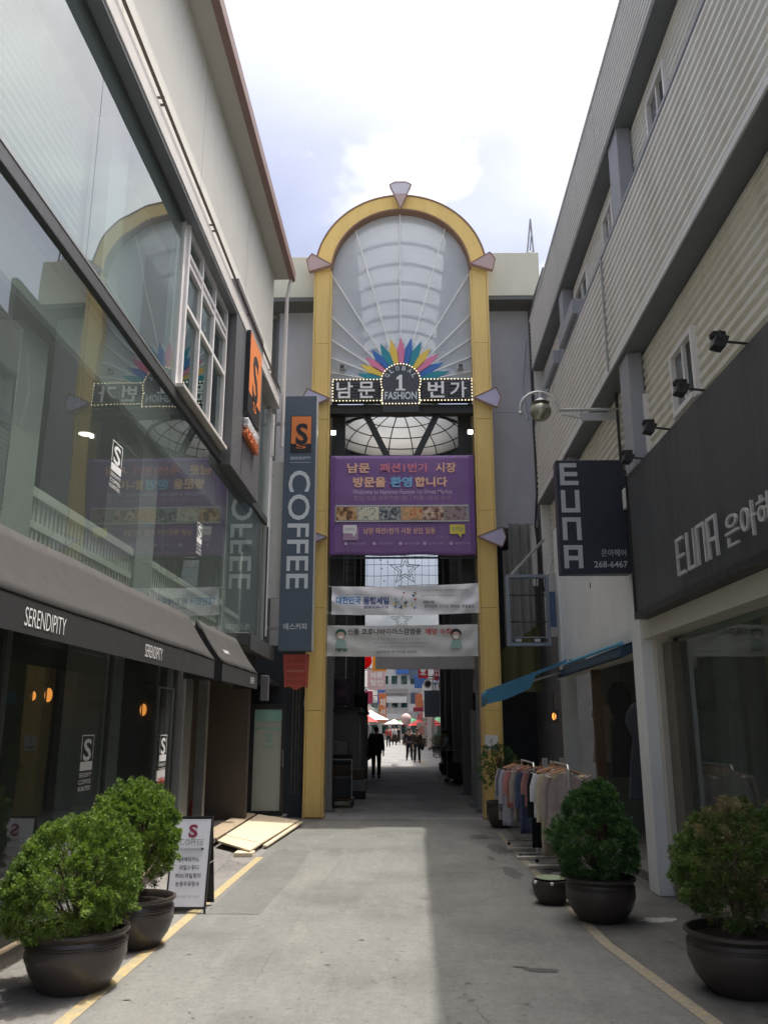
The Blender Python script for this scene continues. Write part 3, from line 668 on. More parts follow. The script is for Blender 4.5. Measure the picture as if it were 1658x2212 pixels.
# dark service bay between the cafe and the gate
mat('navy_dark', (0.045, 0.052, 0.065), 0.6, var=0.2)
sb = thing('service_bay', (-2.3, 16.6, 0), 'dark recessed service bay left of the gold gate post', 'wall')
BX('back_wall', 'navy_dark', sb, -3.2, -1.85, 16.75, 16.85, 0.006, 3.2); BX('side_wall', 'navy_dark', sb, -3.3, -3.2, 15.3, 16.85, 0.006, 3.2); BX('soffit', 'navy_dark', sb, -3.2, -2.3, 15.3, 16.75, 2.40, 2.48)
b = MB()
for x in (-2.05, -1.98, -1.92): b.tube([(x, 16.72, 0.4), (x, 16.70, 1.6), (x, 16.72, 2.6)], 0.012, 6)
b.build('cables', 'steel_dull', sb)
# frosted glass door leaf standing open across the pavement
glass('frosted_glass', (0.75, 0.8, 0.77), ior=1.35, rough=0.25, haze=0.85, hazecol=(0.66, 0.70, 0.66))
mat('frost_teal', (0.22, 0.42, 0.36), 0.6)
fd = thing('glass_door', (-2.4, 15.9, 0.15), 'frosted glass door with teal print standing open beside the ramp', 'door')
BX('pane', 'frosted_glass', fd, -2.64, -2.14, 15.895, 15.91, 0.20, 1.96)
BX('frame', 'black_metal', fd, -2.70, -2.642, 15.87, 15.93, 0.12, 2.06); BX('frame', 'black_metal', fd, -2.138, -2.08, 15.87, 15.93, 0.12, 2.06)
BX('frame', 'black_metal', fd, -2.642, -2.138, 15.87, 15.93, 1.962, 2.06); BX('frame', 'black_metal', fd, -2.642, -2.138, 15.87, 15.93, 0.12, 0.198)
BX('print_band', 'frost_teal', fd, -2.64, -2.14, 15.890, 15.8935, 1.60, 1.635)
BX('print_band', 'frost_teal', fd, -2.64, -2.14, 15.890, 15.8935, 1.75, 1.955)
text('S', (-2.37, 15.892, 1.45), FX, FZ, 0.13, 0.16, 'frost_teal', fd, bold=0.02); text('COFFEE', (-2.37, 15.892, 1.30), FX, FZ, 0.18, 0.06, 'frost_teal', fd, bold=0.02)
MB().tube([(-2.10, 15.85, 0.95), (-2.10, 15.85, 1.25)], 0.012).build('handle', 'steel_dull', fd)

# ------------------------------------------------------------------ plywood ramp
rp = thing('plywood_ramp', (-2.1, 13.9, 0), 'sunlit tan plywood ramp boards in front of the glass door', 'ramp')
def plank(name, m, q, t=0.025):
    b = MB(); b.hexa([(x, y, z - t) for x, y, z in q], [(x, y, z) for x, y, z in q]); return b.build(name, m, rp, bevel=0.003)
plank('board', 'plywood', [(-2.56, 12.62, 0.105), (-1.96, 11.80, 0.085), (-1.92, 12.45, 0.089), (-2.555, 13.15, 0.109)])
plank('board', 'plywood', [(-2.555, 13.17, 0.112), (-1.92, 12.47, 0.092), (-1.74, 15.35, 0.095), (-2.50, 15.82, 0.15)])
plank('board', 'plywood', [(-1.90, 12.5, 0.060), (-1.84, 12.5, 0.055), (-1.66, 15.42, 0.07), (-1.73, 15.37, 0.07)])
plank('side_board', 'plywood_worn', [(-2.86, 12.9, 0.15), (-2.60, 12.75, 0.118), (-2.54, 15.8, 0.16), (-2.80, 15.85, 0.18)])
BX('block', 'plywood', rp, -2.16, -1.92, 11.75, 12.0, 0.006, 0.055); BX('block', 'plywood_worn', rp, -2.0, -1.75, 14.9, 15.2, 0.006, 0.06)
tg = thing('entrance_slab', (-2.9, 15.2, 0), 'grey stone threshold slab below the frosted glass door', 'step')
BX('slab', 'step_stone', tg, -3.2, -2.05, 15.83, 16.3, 0.006, 0.11)

# ================================================================== the arched market gate
mat('gold', (0.79, 0.57, 0.195), 0.45, var=0.07, scale=1.2, metal=0.05, dirt=0.34, dirtcol=(0.42, 0.27, 0.09), coat=0.1, stretch=(1.4, 1, 0.16))
mat('gold_trim', (0.72, 0.52, 0.20), 0.4, var=0.05, metal=0.2)
mat('outline_brown', (0.24, 0.14, 0.09), 0.6)
mat('ornament_lilac', (0.50, 0.47, 0.64), 0.5, var=0.08)
mat('ornament_mauve', (0.46, 0.34, 0.34), 0.5, var=0.08)
mat('ornament_pale', (0.62, 0.60, 0.70), 0.4, var=0.05)
mat('beam_beige', (0.60, 0.60, 0.50), 0.65, var=0.05, scale=0.8, dirt=0.18, dirtcol=(0.4, 0.39, 0.32), stretch=(1, 1, 0.3))
mat('panel_grey', (0.58, 0.59, 0.64), 0.55, var=0.07, scale=0.6, dirt=0.15, stretch=(1, 1, 0.4))
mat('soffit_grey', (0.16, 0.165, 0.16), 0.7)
mat('gate_black', (0.045, 0.048, 0.05), 0.5, var=0.15)
mat('ray_white', (0.86, 0.86, 0.84), 0.5)
gate = thing('market_gate', (0.075, 16.6, 0), 'tall golden arched gate with frosted fan window over the market street', 'gate')
GY = 16.45; GC = 0.075; RO, RI = 1.862, 1.49; ZS = 11.2
zj = [0.03, 1.95, 3.9, 5.85, 7.8, 9.5, ZS]
for s in (-1, 1):
    xa, xb = sorted((GC + s * RO, GC + s * RI))
    core = BX('post', 'outline_brown', gate, xa + 0.02, xb - 0.02, GY + 0.02, GY + 0.44, 0.005, ZS)
    for z0, z1 in zip(zj[:-1], zj[1:]):
        BX('post_panel', 'gold', core, xa + 0.035, xb - 0.035, GY, GY + 0.45, z0 + 0.003, z1 - 0.003, bevel=0.006)
    for xx in (xa, xb):
        BX('edge_trim', 'gold_trim', core, xx - 0.006 if xx == xa else xx - 0.032, xx + 0.032 if xx == xa else xx + 0.006, GY - 0.012, GY + 0.46, 0.02, ZS - 0.002, bevel=0.006)
    BX('post_foot', 'outline_brown', core, xa - 0.02, xb + 0.02, GY - 0.02, GY + 0.48, 0.006, 0.019)
def ring(r0, r1, y0, y1, a0, a1, n=48):
    b = MB(); vs = []; fs = []
    for k in range(n + 1):
        a = a0 + (a1 - a0) * k / n; c, s_ = math.cos(a), math.sin(a)
        vs += [(GC + r0 * c, y0, ZS + r0 * s_), (GC + r1 * c, y0, ZS + r1 * s_), (GC + r1 * c, y1, ZS + r1 * s_), (GC + r0 * c, y1, ZS + r0 * s_)]
    for k in range(n):
        o = 4 * k
        fs += [(o, o + 1, o + 5, o + 4), (o + 1, o + 2, o + 6, o + 5), (o + 2, o + 3, o + 7, o + 6), (o + 3, o, o + 4, o + 7)]
    fs += [(3, 2, 1, 0), (4 * n, 4 * n + 1, 4 * n + 2, 4 * n + 3)]
    return b.add(vs, fs)
ar = ring(RI + 0.03, RO - 0.03, GY, GY + 0.45, 0, math.pi).build('arch', 'gold', gate, smooth=True)
ring(RO - 0.028, RO + 0.006, GY - 0.012, GY + 0.46, 0, math.pi).build('outer_trim', 'outline_brown', ar, smooth=True)
ring(RI - 0.006, RI + 0.028, GY - 0.012, GY + 0.46, 0, math.pi).build('inner_trim', 'outline_brown', ar, smooth=True)
def ornament(pts, m, dy=0.0):
    P_ = [(x, GY - 0.02 - dy, z) for x, z in pts]
    o_ = MB().prism(P_, (0, -0.10, 0)).build('ornament', m, gate, bevel=0.004)
    c = [sum(p[0] for p in pts) / len(pts), sum(p[1] for p in pts) / len(pts)]
    edge = MB()
    for i in range(len(pts)):
        p, q = pts[i], pts[(i + 1) % len(pts)]
        edge.bar((p[0], GY - 0.12, p[1]), (q[0], GY - 0.12, q[1]), 0.014, 0.02)
    edge.build('ornament_edge', 'outline_brown', o_)
def kite(tip, up_, out, low, m):
    ornament([tip, up_, out, low], m)
    mir = lambda p: (2 * GC - p[0], p[1])
    ornament([mir(tip), mir(up_), mir(out), mir(low)], m)
kite((1.55, 11.29), (1.99, 11.56), (2.10, 11.40), (2.04, 11.13), 'ornament_mauve')
kite((1.56, 8.22), (2.02, 8.44), (2.12, 8.22), (2.04, 8.00), 'ornament_lilac')
kite((1.56, 5.29), (2.05, 5.48), (2.12, 5.28), (2.04, 5.08), 'ornament_lilac')
ornament([(GC, 12.68), (GC + 0.24, 13.24), (GC + 0.12, 13.31), (GC - 0.12, 13.31), (GC - 0.24, 13.24)], 'ornament_pale')
ornament([(GC, 12.66), (GC + 0.14, 13.0), (GC - 0.14, 13.0)], 'ornament_mauve', 0.012)
# frosted fan window
glass('arch_glass', (0.90, 0.93, 0.96), ior=1.3, haze=0.72, hazecol=(0.74, 0.77, 0.81))
PY = GY + 0.2
b = MB(); pts = [(GC - RI, PY, 8.62), (GC + RI, PY, 8.62)] + [(GC + RI * math.cos(a), PY, ZS + RI * math.sin(a)) for a in np.linspace(0, math.pi, 40)]
b.prism(pts, (0, 0.02, 0)); b.build('fan_window', 'arch_glass', gate)
FC = (GC - 0.01, 8.63)                                   # centre the rays and feathers spring from
def hit(a):
    dx, dz = math.cos(a), math.sin(a); t = 0.0
    while t < 6:
        x, z = FC[0] + dx * t - GC, FC[1] + dz * t
        if abs(x) > RI or (z > ZS and x * x + (z - ZS) ** 2 > RI * RI): return t
        t += 0.01
    return t
for a in (11, 23, 35, 47, 60, 75, 90, 105, 120, 133, 145, 157, 169):
    a = R(a); t = hit(a)
    MB().bar((FC[0] + 0.4 * math.cos(a), PY - 0.03, FC[1] + 0.4 * math.sin(a)), (FC[0] + t * math.cos(a), PY - 0.03, FC[1] + t * math.sin(a)), 0.026, 0.03, up=(0, 1, 0)).build('glazing_ray', 'ray_white', gate)
for nm, c_ in (('feather_yellow', (0.82, 0.58, 0.10)), ('feather_teal', (0.03, 0.27, 0.33)), ('feather_pink', (0.74, 0.22, 0.37)), ('feather_blue', (0.05, 0.17, 0.48)), ('feather_pale', (0.70, 0.76, 0.80))):
    mat(nm, c_, 0.45, var=0.04)
fe = [(5, 'yellow', 0.95), (17, 'teal', 1.0), (30, 'yellow', 1.03), (42, 'pink', 1.04), (54, 'blue', 1.08), (67, 'teal', 1.10), (80, 'yellow', 1.12),
      (92, 'pink', 1.14), (104, 'blue', 1.16), (116, 'teal', 1.14), (129, 'yellow', 1.10), (141, 'pink', 1.12), (153, 'blue', 1.08), (166, 'teal', 1.12)]
for a, c_, L in fe:
    L *= 0.95; a = R(180 - a); d = Vector((math.cos(a), 0, math.sin(a))); n_ = Vector((-d.z, 0, d.x)); o = Vector((FC[0], PY - 0.05, FC[1]))
    w = 0.115
    pl = [o + d * 0.34 - n_ * 0.045, o + d * 0.34 + n_ * 0.045, o + d * (L * 0.74) + n_ * w * 0.95, o + d * L + n_ * w * 0.25, o + d * (L * 0.70) - n_ * w * 0.55]
    MB().prism([tuple(p) for p in pl], (0, 0.02, 0)).build('feather', 'feather_' + c_, gate)
    pl = [o + d * 0.5 + n_ * 0.05, o + d * (L * 0.80) + n_ * w * 1.25, o + d * (L * 0.98) + n_ * w * 0.9, o + d * (L * 0.85) + n_ * w * 0.3]
    MB().prism([tuple(p + Vector((0, 0.024, 0))) for p in pl], (0, 0.004, 0)).build('feather_backing', 'feather_pale', gate)
# wing beams and grey side panels
for s, (x0, x1) in ((-1, (-3.0, -1.80)), (1, (1.95, 3.08))):
    w_ = BX('wing_beam', 'beam_beige', gate, x0, x1, 16.62, 18.4, 10.68, 11.66 if s < 0 else 11.72, bevel=0.01)
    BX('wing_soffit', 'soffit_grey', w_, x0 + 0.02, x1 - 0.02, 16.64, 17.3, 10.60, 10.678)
    if s > 0: px0, px1, pz0 = 1.95, 2.88, 5.66
    else: px0, px1, pz0 = -2.62, -1.80, 3.2
    for k, (z0, z1) in enumerate(((pz0, 8.2), (8.2, 10.6))):
        BX('side_panel', 'panel_grey', gate, px0, px1, 17.18, 17.26, z0 + 0.004, z1 - 0.004)
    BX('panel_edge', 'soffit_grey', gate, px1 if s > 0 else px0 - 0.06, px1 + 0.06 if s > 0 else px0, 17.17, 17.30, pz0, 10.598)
BX('lintel', 'gate_black', gate, GC - RI, GC + RI, 16.56, 16.78, 7.97, 8.16)
for s in (-1, 1):
    MB().bar((GC + s * 0.76, 16.75, 8.05), (GC + s * 0.19, 16.75, 6.85), 0.12, 0.12, up=(0, 1, 0)).build('brace', 'gate_black', gate)
    MB().bar((GC + s * 1.42, 17.2, 7.55), (GC + s * 0.70, 17.2, 6.85), 0.10, 0.1, up=(0, 1, 0)).build('brace', 'gate_black', gate)
    BX('inner_post', 'gate_black', gate, GC + s * 1.33 - 0.13, GC + s * 1.33 + 0.13, 17.0, 17.2, 4.2, 8.2)
for z in (6.99, 4.88): BX('banner_rail', 'gate_black', gate, GC - RI, GC + RI, 16.48, 16.52, z, z + 0.035)
# ladder frame standing on the wing beam
an = thing('roof_antenna', (3.0, 17.4, 11.72), 'thin grey A-shaped aerial frame on the right end of the beam', 'antenna')
b = MB(); b.tube([(2.92, 17.4, 11.72), (3.08, 17.4, 13.05)], 0.022, 6).tube([(3.14, 17.4, 11.72), (3.08, 17.4, 13.05)], 0.022, 6).tube([(3.0, 17.5, 11.72), (3.08, 17.4, 12.6)], 0.014, 6)
b.build('legs', 'steel_dull', an); MB().tube([(2.98, 17.4, 12.2), (3.12, 17.4, 12.2)], 0.012, 6).build('rung', 'steel_dull', an)
# speakers on the fan window and floodlights under the sign
mat('speaker_grey', (0.42, 0.42, 0.42), 0.6)
for s in (-1, 1):
    x = GC + s * 1.24
    sp = thing('loudspeaker', (x, 16.5, 8.98), 'small grey loudspeaker box on the %s side of the fan window' % ('left' if s < 0 else 'right'), 'loudspeaker', 'loudspeakers on the gate')
    BX('case', 'speaker_grey', sp, x - 0.06, x + 0.06, 16.46, 16.58, 8.92, 9.04, bevel=0.008); BX('grille', 'gate_black', sp, x - 0.04, x + 0.04, 16.452, 16.459, 8.94, 9.02)
    MB().tube([(x, 16.58, 8.98), (x, 16.66, 8.98)], 0.012).build('bracket', 'gate_black', sp)
    x = GC + s * 1.40
    fl = thing('floodlight', (x, 16.6, 7.5), 'white floodlight on the %s post under the lit sign' % ('left' if s < 0 else 'right'), 'floodlight', 'floodlights under the gate sign')
    b = MB(); b.hexa([(x - .06, 16.42, 7.44), (x + .06, 16.42, 7.44), (x + .05, 16.55, 7.50), (x - .05, 16.55, 7.50)], [(x - .06, 16.40, 7.54), (x + .06, 16.40, 7.54), (x + .05, 16.53, 7.60), (x - .05, 16.53, 7.60)])
    b.build('housing', 'frame_white', fl, bevel=0.01)
    BX('lens', 'downlight', fl, x - .045, x + .045, 16.398, 16.404, 7.455, 7.53); MB().tube([(x, 16.54, 7.55), (x, 16.72, 7.62)], 0.014).build('arm', 'gate_black', fl)

# ------------------------------------------------------------------ lit marquee sign
mat('marquee_black', (0.035, 0.037, 0.042), 0.5, var=0.1)
mat('marquee_slat', (0.055, 0.058, 0.064), 0.5)
mat('medal_slate', (0.065, 0.072, 0.088), 0.55)
emit('bulb_warm', (1.0, 0.84, 0.55), 1.0)
mq = thing('marquee_sign', (GC, 16.4, 8.0), 'black marquee sign 남문 1 번가 with rows of bulbs and round medallion', 'sign')
for s, (x0, x1) in ((-1, (-1.36, -0.34)), (1, (0.46, 1.54))):
    BX('panel', 'marquee_black', mq, x0, x1, 16.40, 16.55, 8.17, 8.66, bevel=0.006)
    for k in range(6): BX('slat', 'marquee_slat', mq, x0 + 0.06, x1 - 0.06, 16.388, 16.40, 8.215 + k * 0.068, 8.265 + k * 0.068)
for ch_, cx_ in (('남', -1.10), ('문', -0.65), ('번', 0.79), ('가', 1.25)): text(ch_, (cx_, 16.375, 8.415), FX, FZ, 0.34, 0.36, 'print_white', mq, bold=0.018, depth=0.012)
MC = (0.06, 8.55); MR = 0.42
pts = [(MC[0] + MR * math.cos(a), 16.30, MC[1] + MR * math.sin(a)) for a in np.linspace(R(-25), R(205), 40)] + [(MC[0] - 0.38, 16.30, 8.06), (MC[0] + 0.38, 16.30, 8.06)]
MB().prism(pts, (0, 0.24, 0)).build('medallion', 'medal_slate', mq, bevel=0.01)
BX('medallion_base', 'gate_black', mq, MC[0] - 0.37, MC[0] + 0.37, 16.32, 16.52, 7.90, 8.058)
nx = MC[0] - 0.005
MB().prism([(nx - 0.035, 16.298, 8.40), (nx + 0.035, 16.298, 8.40), (nx + 0.035, 16.298, 8.71), (nx - 0.01, 16.298, 8.71), (nx - 0.085, 16.298, 8.645), (nx - 0.085, 16.298, 8.60), (nx - 0.035, 16.298, 8.625)], (0, -0.014, 0)).build('numeral', 'print_white', mq)
BX('numeral_foot', 'print_white', mq, nx - 0.10, nx + 0.10, 16.284, 16.298, 8.365, 8.40)
text('FASHION', (MC[0], 16.29, 8.25), FX, FZ, 0.66, 0.17, 'sign_letter', mq, bold=0.02, depth=0.008)
for k, ch in enumerate('GLOBAL'):
    a = R(152 - k * 24.8); text(ch, (MC[0] + 0.315 * math.cos(a), 16.292, MC[1] + 0.315 * math.sin(a)), (math.sin(a), 0, -math.cos(a)), (math.cos(a), 0, math.sin(a)), 0.075, 0.10, 'sign_letter', mq, bold=0.015)
b = MB()
def bulb(x, z, y): b.sphere((x, y, z), 0.0145, n=6, m=4)
for x0, x1 in ((-1.36, -0.34), (0.46, 1.54)):
    for x in np.arange(x0 + 0.02, x1, 0.070): bulb(x, 8.655, 16.385); bulb(x, 8.185, 16.385)
for z in np.arange(8.2, 8.66, 0.068): bulb(-1.35, z, 16.385); bulb(1.53, z, 16.385)
for a in np.linspace(R(-25), R(205), 27): bulb(MC[0] + (MR - 0.012) * math.cos(a), MC[1] + (MR - 0.012) * math.sin(a), 16.285)
for x in np.arange(MC[0] - 0.37, MC[0] + 0.38, 0.067): bulb(x, 8.075, 16.285)
for z in np.arange(8.1, 8.38, 0.052): bulb(MC[0] - 0.385, z, 16.285); bulb(MC[0] + 0.385, z, 16.285)
stuff(b.build('bulbs', 'bulb_warm', mq))

# ------------------------------------------------------------------ banners in the gate
mat('banner_purple', (0.21, 0.115, 0.30), 0.6, var=0.06, scale=2)
mat('banner_purple_edge', (0.17, 0.075, 0.26), 0.6)
mat('print_peach', (0.82, 0.50, 0.34), 0.6); mat('print_pink', (0.66, 0.22, 0.30), 0.6); mat('print_blue', (0.22, 0.50, 0.78), 0.6)
mat('print_lilac', (0.52, 0.42, 0.60), 0.6); mat('print_rose', (0.42, 0.28, 0.42), 0.6); mat('print_yellow', (0.72, 0.62, 0.10), 0.6)
mat('print_navy', (0.02, 0.07, 0.26), 0.6); mat('print_sky', (0.02, 0.26, 0.60), 0.6); mat('print_black', (0.03, 0.03, 0.035), 0.6); mat('print_red', (0.52, 0.05, 0.05), 0.6)
mat('print_green', (0.03, 0.13, 0.08), 0.6); mat('print_mint', (0.33, 0.50, 0.46), 0.6); mat('print_skin', (0.56, 0.42, 0.34), 0.6); mat('print_dim', (0.30, 0.30, 0.31), 0.6)
pb = thing('purple_banner', (GC, 16.3, 4.93), 'large purple welcome banner with a strip of food photos', 'banner')
BY = 16.42
PX0, PX1 = -1.37, 1.53; pcx = (PX0 + PX1) / 2
sh = MB().grid(lambda u, v: (PX0 + (PX1 - PX0) * u, BY + 0.014 + 0.006 * math.sin(u * 11 + v * 4) * math.sin(3.14 * v) + 0.004 * math.sin(v * 17 + u * 5), 4.935 + 2.065 * v + 0.012 * math.sin(u * 6.28 * 2) * (1 - v)), 40, 28).build('sheet', 'banner_purple', pb, smooth='all', solid=0.004)
yb = BY - 0.003
BX('border', 'banner_purple_edge', pb, PX0 + 0.02, PX0 + 0.10, yb - 0.001, yb + 0.002, 4.96, 6.98); BX('border', 'banner_purple_edge', pb, PX1 - 0.10, PX1 - 0.02, yb - 0.001, yb + 0.002, 4.96, 6.98)
def bt(s, x, z, w, h, m, bold=0.0, par=pb, y=None): return text(s, (x, (yb - 0.004) if y is None else y, z), FX, FZ, w, h, m, par, bold=bold)
bt('남문', -0.80, 6.74, 0.46, 0.21, 'print_peach', 0.03); bt('패션1번가', 0.12, 6.74, 0.98, 0.20, 'print_pink', 0.03); bt('시장', 0.96, 6.74, 0.42, 0.21, 'print_peach', 0.03)
bt('방문을', -0.58, 6.44, 0.66, 0.22, 'print_peach', 0.035); bt('환영', 0.06, 6.44, 0.44, 0.22, 'print_blue', 0.035); bt('합니다', 0.66, 6.44, 0.66, 0.21, 'print_peach', 0.035)
bt('Welcome to Nammun Fashion 1st Street Market', 0.08, 6.235, 2.0, 0.10, 'print_lilac', 0.012)
bt('欢迎 光临 水原市的 南门 时装 1号街 市场', 0.08, 6.105, 1.95, 0.115, 'print_rose')
fs_ = BX('film_strip', 'print_dim', pb, PX0 + 0.10, PX1 - 0.12, yb - 0.002, yb + 0.0015, 5.61, 5.96)
b = MB()
for x in np.arange(PX0 + 0.13, PX1 - 0.14, 0.052): b.box(x, x + 0.03, yb - 0.005, yb - 0.0025, 5.935, 5.955).box(x, x + 0.03, yb - 0.005, yb - 0.0025, 5.615, 5.635)
stuff(b.build('perforations', 'print_white', fs_))
def photo_mat(name, a, b_, c_, sc_):
    m, n, l = _mat(name); o = n.new('ShaderNodeOutputMaterial'); p = n.new('ShaderNodeBsdfPrincipled'); l.new(p.outputs[0], o.inputs[0]); g_ = n.new('ShaderNodeNewGeometry')
    f = _noise(n, l, g_.outputs['Position'], sc_, 4, 0.55)
    l.new(_ramp(n, l, f, [(0.38, a), (0.5, b_), (0.62, c_)]), p.inputs['Base Color']); p.inputs['Roughness'].default_value = 0.7; return m
photo_mat('photo_a', (0.12, 0.06, 0.03), (0.55, 0.33, 0.14), (0.62, 0.45, 0.30), 9)
photo_mat('photo_b', (0.25, 0.30, 0.25), (0.66, 0.66, 0.52), (0.60, 0.58, 0.42), 12)
photo_mat('photo_c', (0.05, 0.06, 0.07), (0.15, 0.18, 0.20), (0.42, 0.44, 0.42), 14)
photo_mat('photo_d', (0.50, 0.10, 0.05), (0.66, 0.42, 0.20), (0.40, 0.25, 0.15), 7)
photo_mat('photo_e', (0.08, 0.06, 0.05), (0.45, 0.25, 0.20), (0.66, 0.58, 0.42), 10)
photo_mat('photo_f', (0.12, 0.09, 0.09), (0.36, 0.27, 0.26), (0.30, 0.22, 0.26), 13)
pw = (PX1 - PX0 - 0.30) / 6
for k in range(6): BX('photo', 'photo_' + 'abcdef'[k], fs_, PX0 + 0.13 + k * pw, PX0 + 0.11 + (k + 1) * pw, yb - 0.006, yb - 0.0025, 5.65, 5.92)
bt('남문 패션1번가 시장 상인 일동', 0.02, 5.43, 1.42, 0.13, 'print_peach', 0.012)
def bubble(x0, x1, z0, z1, m, tail):
    MB().prism([(x0, yb - 0.006, z0), (tail, yb - 0.006, z0), (tail + 0.06, yb - 0.006, z0 - 0.08), (tail + 0.07, yb - 0.006, z0), (x1, yb - 0.006, z0), (x1, yb - 0.006, z1), (x0, yb - 0.006, z1)], (0, 0.003, 0)).build('speech_bubble', m, pb)
BX('pale_square', 'print_rose', pb, -1.10, -0.80, yb - 0.002, yb + 0.0015, 5.24, 5.5)
bubble(-1.10, -0.83, 5.38, 5.55, 'print_white', -0.93); bubble(1.02, 1.32, 5.36, 5.55, 'print_yellow', 1.18)
bt('함께해요', -0.965, 5.465, 0.2, 0.06, 'print_dim', y=yb - 0.010); bt('정겨움', 1.17, 5.46, 0.22, 0.09, 'print_dim', y=yb - 0.010)
bt('수원시', 0.86, 5.30, 0.26, 0.05, 'print_rose')
for x, t_ in ((-0.90, '수원시 상인회'), (-0.34, '소상공인시장진흥공단'), (0.18, '경기도청'), (0.66, '남문시장'), (1.18, '패션거리')):
    bt(t_, x + 0.08, 5.17, 0.30, 0.045, 'print_lilac'); MB().lathe(0, 0, [(0, 0), (0.035, 0)], 14).build('logo_dot', 'print_lilac', pb).matrix_local = Matrix.Translation(Vector((x - 0.14, yb - 0.006, 5.17)) - WL[pb]) @ Matrix.Rotation(R(90), 4, 'X')

# white sale banner, sagging between the posts with folds at its corners
mat('banner_white', (0.88, 0.88, 0.92), 0.75, var=0.03)
mat('banner_grey', (0.66, 0.67, 0.66), 0.75, var=0.04)
def sag_sheet(par, name, m, x0, x1, z0l, z0r, z1l, z1r, y, sag, fold, seed, y_amp=0.02):
    q = random.Random(seed)
    def f(u, v):
        zb = z0l + (z0r - z0l) * u; zt = z1l + (z1r - z1l) * u
        z = zb + (zt - zb) * v - sag * math.sin(math.pi * u)
        dx = min(u, 1 - u); w = fold * math.exp(-dx * 6) * math.sin((v * 3.0 + (u if u < 0.5 else 1 - u) * 14) * 3.0) + 0.35 * fold * math.sin(u * 31 + v * 5) * math.sin(v * 3.14) + 0.5 * fold * math.sin(v * 11 + u * 9)
        return (x0 + (x1 - x0) * u, y + w, z)
    return MB().grid(f, 60, 14).build(name, m, par, smooth='all')
def rope(par, a, b_, sag=0.02):
    pts = [Vector(a).lerp(Vector(b_), t) - Vector((0, 0, sag * math.sin(math.pi * t))) for t in np.linspace(0, 1, 8)]
    MB().tube(pts, 0.005, 5).build('rope', 'print_white', par)
wb = thing('sale_banner', (GC, 16.42, 3.75), 'white sale banner with blue lettering below the purple banner', 'banner')
sag_sheet(wb, 'sheet', 'banner_white', -1.31, 1.56, 3.77, 3.80, 4.32, 4.38, 16.45, 0.03, 0.022, 2)
yw = 16.405
for x, z in ((-1.31, 4.31), (-1.31, 3.79)): rope(wb, (x, 16.44, z), (-1.44, 16.44, z + 0.03), 0.0)
for x, z in ((1.56, 4.37), (1.56, 3.82)): rope(wb, (x, 16.44, z), (1.60, 16.44, z + 0.02), 0.0)
bt('대한민국', -0.98, 4.04, 0.48, 0.15, 'print_sky', 0.03, wb, yw); bt('동행세일', -0.44, 4.03, 0.50, 0.15, 'print_navy', 0.03, wb, yw)
bt('2020.6.26~7.12', -0.44, 3.905, 0.48, 0.05, 'print_navy', 0.03, wb, yw); bt('힘내라 대한민국', -0.86, 4.15, 0.3, 0.03, 'print_dim', 0, wb, yw)
q = random.Random(4)
for k in range(26):
    x = q.uniform(-0.08, 0.36); z = q.uniform(3.86, 4.2); s_ = q.uniform(0.012, 0.035); a = q.uniform(0, 3)
    pts = [(x + s_ * math.cos(a + t), yw, z + s_ * math.sin(a + t)) for t in ((0, 2.1, 4.2) if k % 2 else (0, 1.57, 3.14, 4.71))]
    MB().prism(pts, (0, 0.002, 0)).build('confetti', ('print_sky', 'print_green', 'print_yellow', 'print_red', 'print_navy', 'print_mint')[k % 6], wb)
bt('소비자와 함께하는 대한민국 동행세일', 0.88, 4.235, 0.96, 0.045, 'print_dim', 0, wb, yw); bt('중소벤처기업부  소상공인시장진흥공단', 0.80, 4.13, 0.7, 0.035, 'print_dim', 0, wb, yw)
bt('전통시장', 0.58, 4.00, 0.22, 0.06, 'print_black', 0.02, wb, yw); bt('참여업체  온라인  라이브  특별할인', 0.98, 3.92, 0.96, 0.065, 'print_black', 0.005, wb, yw)

gb = thing('notice_banner', (GC, 16.46, 2.95), 'grey white health notice banner, lowest of the three in the gate', 'banner')
sag_sheet(gb, 'sheet', 'banner_grey', -1.39, 1.52, 2.97, 2.97, 3.56, 3.58, 16.47, 0.015, 0.014, 8)
yg = 16.43
bt('신종 코로나바이러스감염증', -0.28, 3.435, 1.42, 0.12, 'print_black', 0.02, gb, yg); bt('예방 수칙', 0.76, 3.435, 0.50, 0.12, 'print_red', 0.02, gb, yg)
for k, t_ in enumerate(('• 비누로 꼼꼼하게 손씻기, 기침할 땐 옷소매로 가리기', '• 마스크 착용하기 씻지 않은 손으로 만지지 않기', '• 선별진료소 방문, 해외여행력 알리기 문의 1339')):
    bt(t_, 0.02, 3.29 - 0.075 * k, 1.12 - 0.1 * k, 0.045, 'print_dim', 0, gb, yg)
bt('남문패션1번가시장 상인회', -0.05, 3.045, 0.78, 0.05, 'print_black', 0.005, gb, yg)
def disc(x, z, rx, rz, m, par, y, n=20, nm='print_spot'): MB().prism([(x + rx * math.cos(2 * math.pi * k / n), y, z + rz * math.sin(2 * math.pi * k / n)) for k in range(n)], (0, 0.002, 0)).build(nm, m, par)
for x, hair, body in ((-1.12, 'print_green', 'print_mint'), (1.10, 'print_black', 'print_mint')):
    disc(x, 3.40, 0.105, 0.09, hair, gb, yg + 0.004); disc(x, 3.355, 0.08, 0.075, 'print_skin', gb, yg); disc(x, 3.33, 0.05, 0.035, 'banner_white', gb, yg - 0.003)
    MB().prism([(x - 0.12, yg, 3.12), (x + 0.12, yg, 3.12), (x + 0.08, yg, 3.27), (x - 0.08, yg, 3.27)], (0, 0.002, 0)).build('print_body', body, gb)
bt('예방', -1.10, 3.08, 0.24, 0.06, 'print_green', 0.03, gb, yg - 0.004)
for x in (-1.39, 1.52):
    for z in (3.54, 2.99): rope(gb, (x, 16.46, z), (x + (-0.03 if x < 0 else 0.05), 16.46, z), 0)

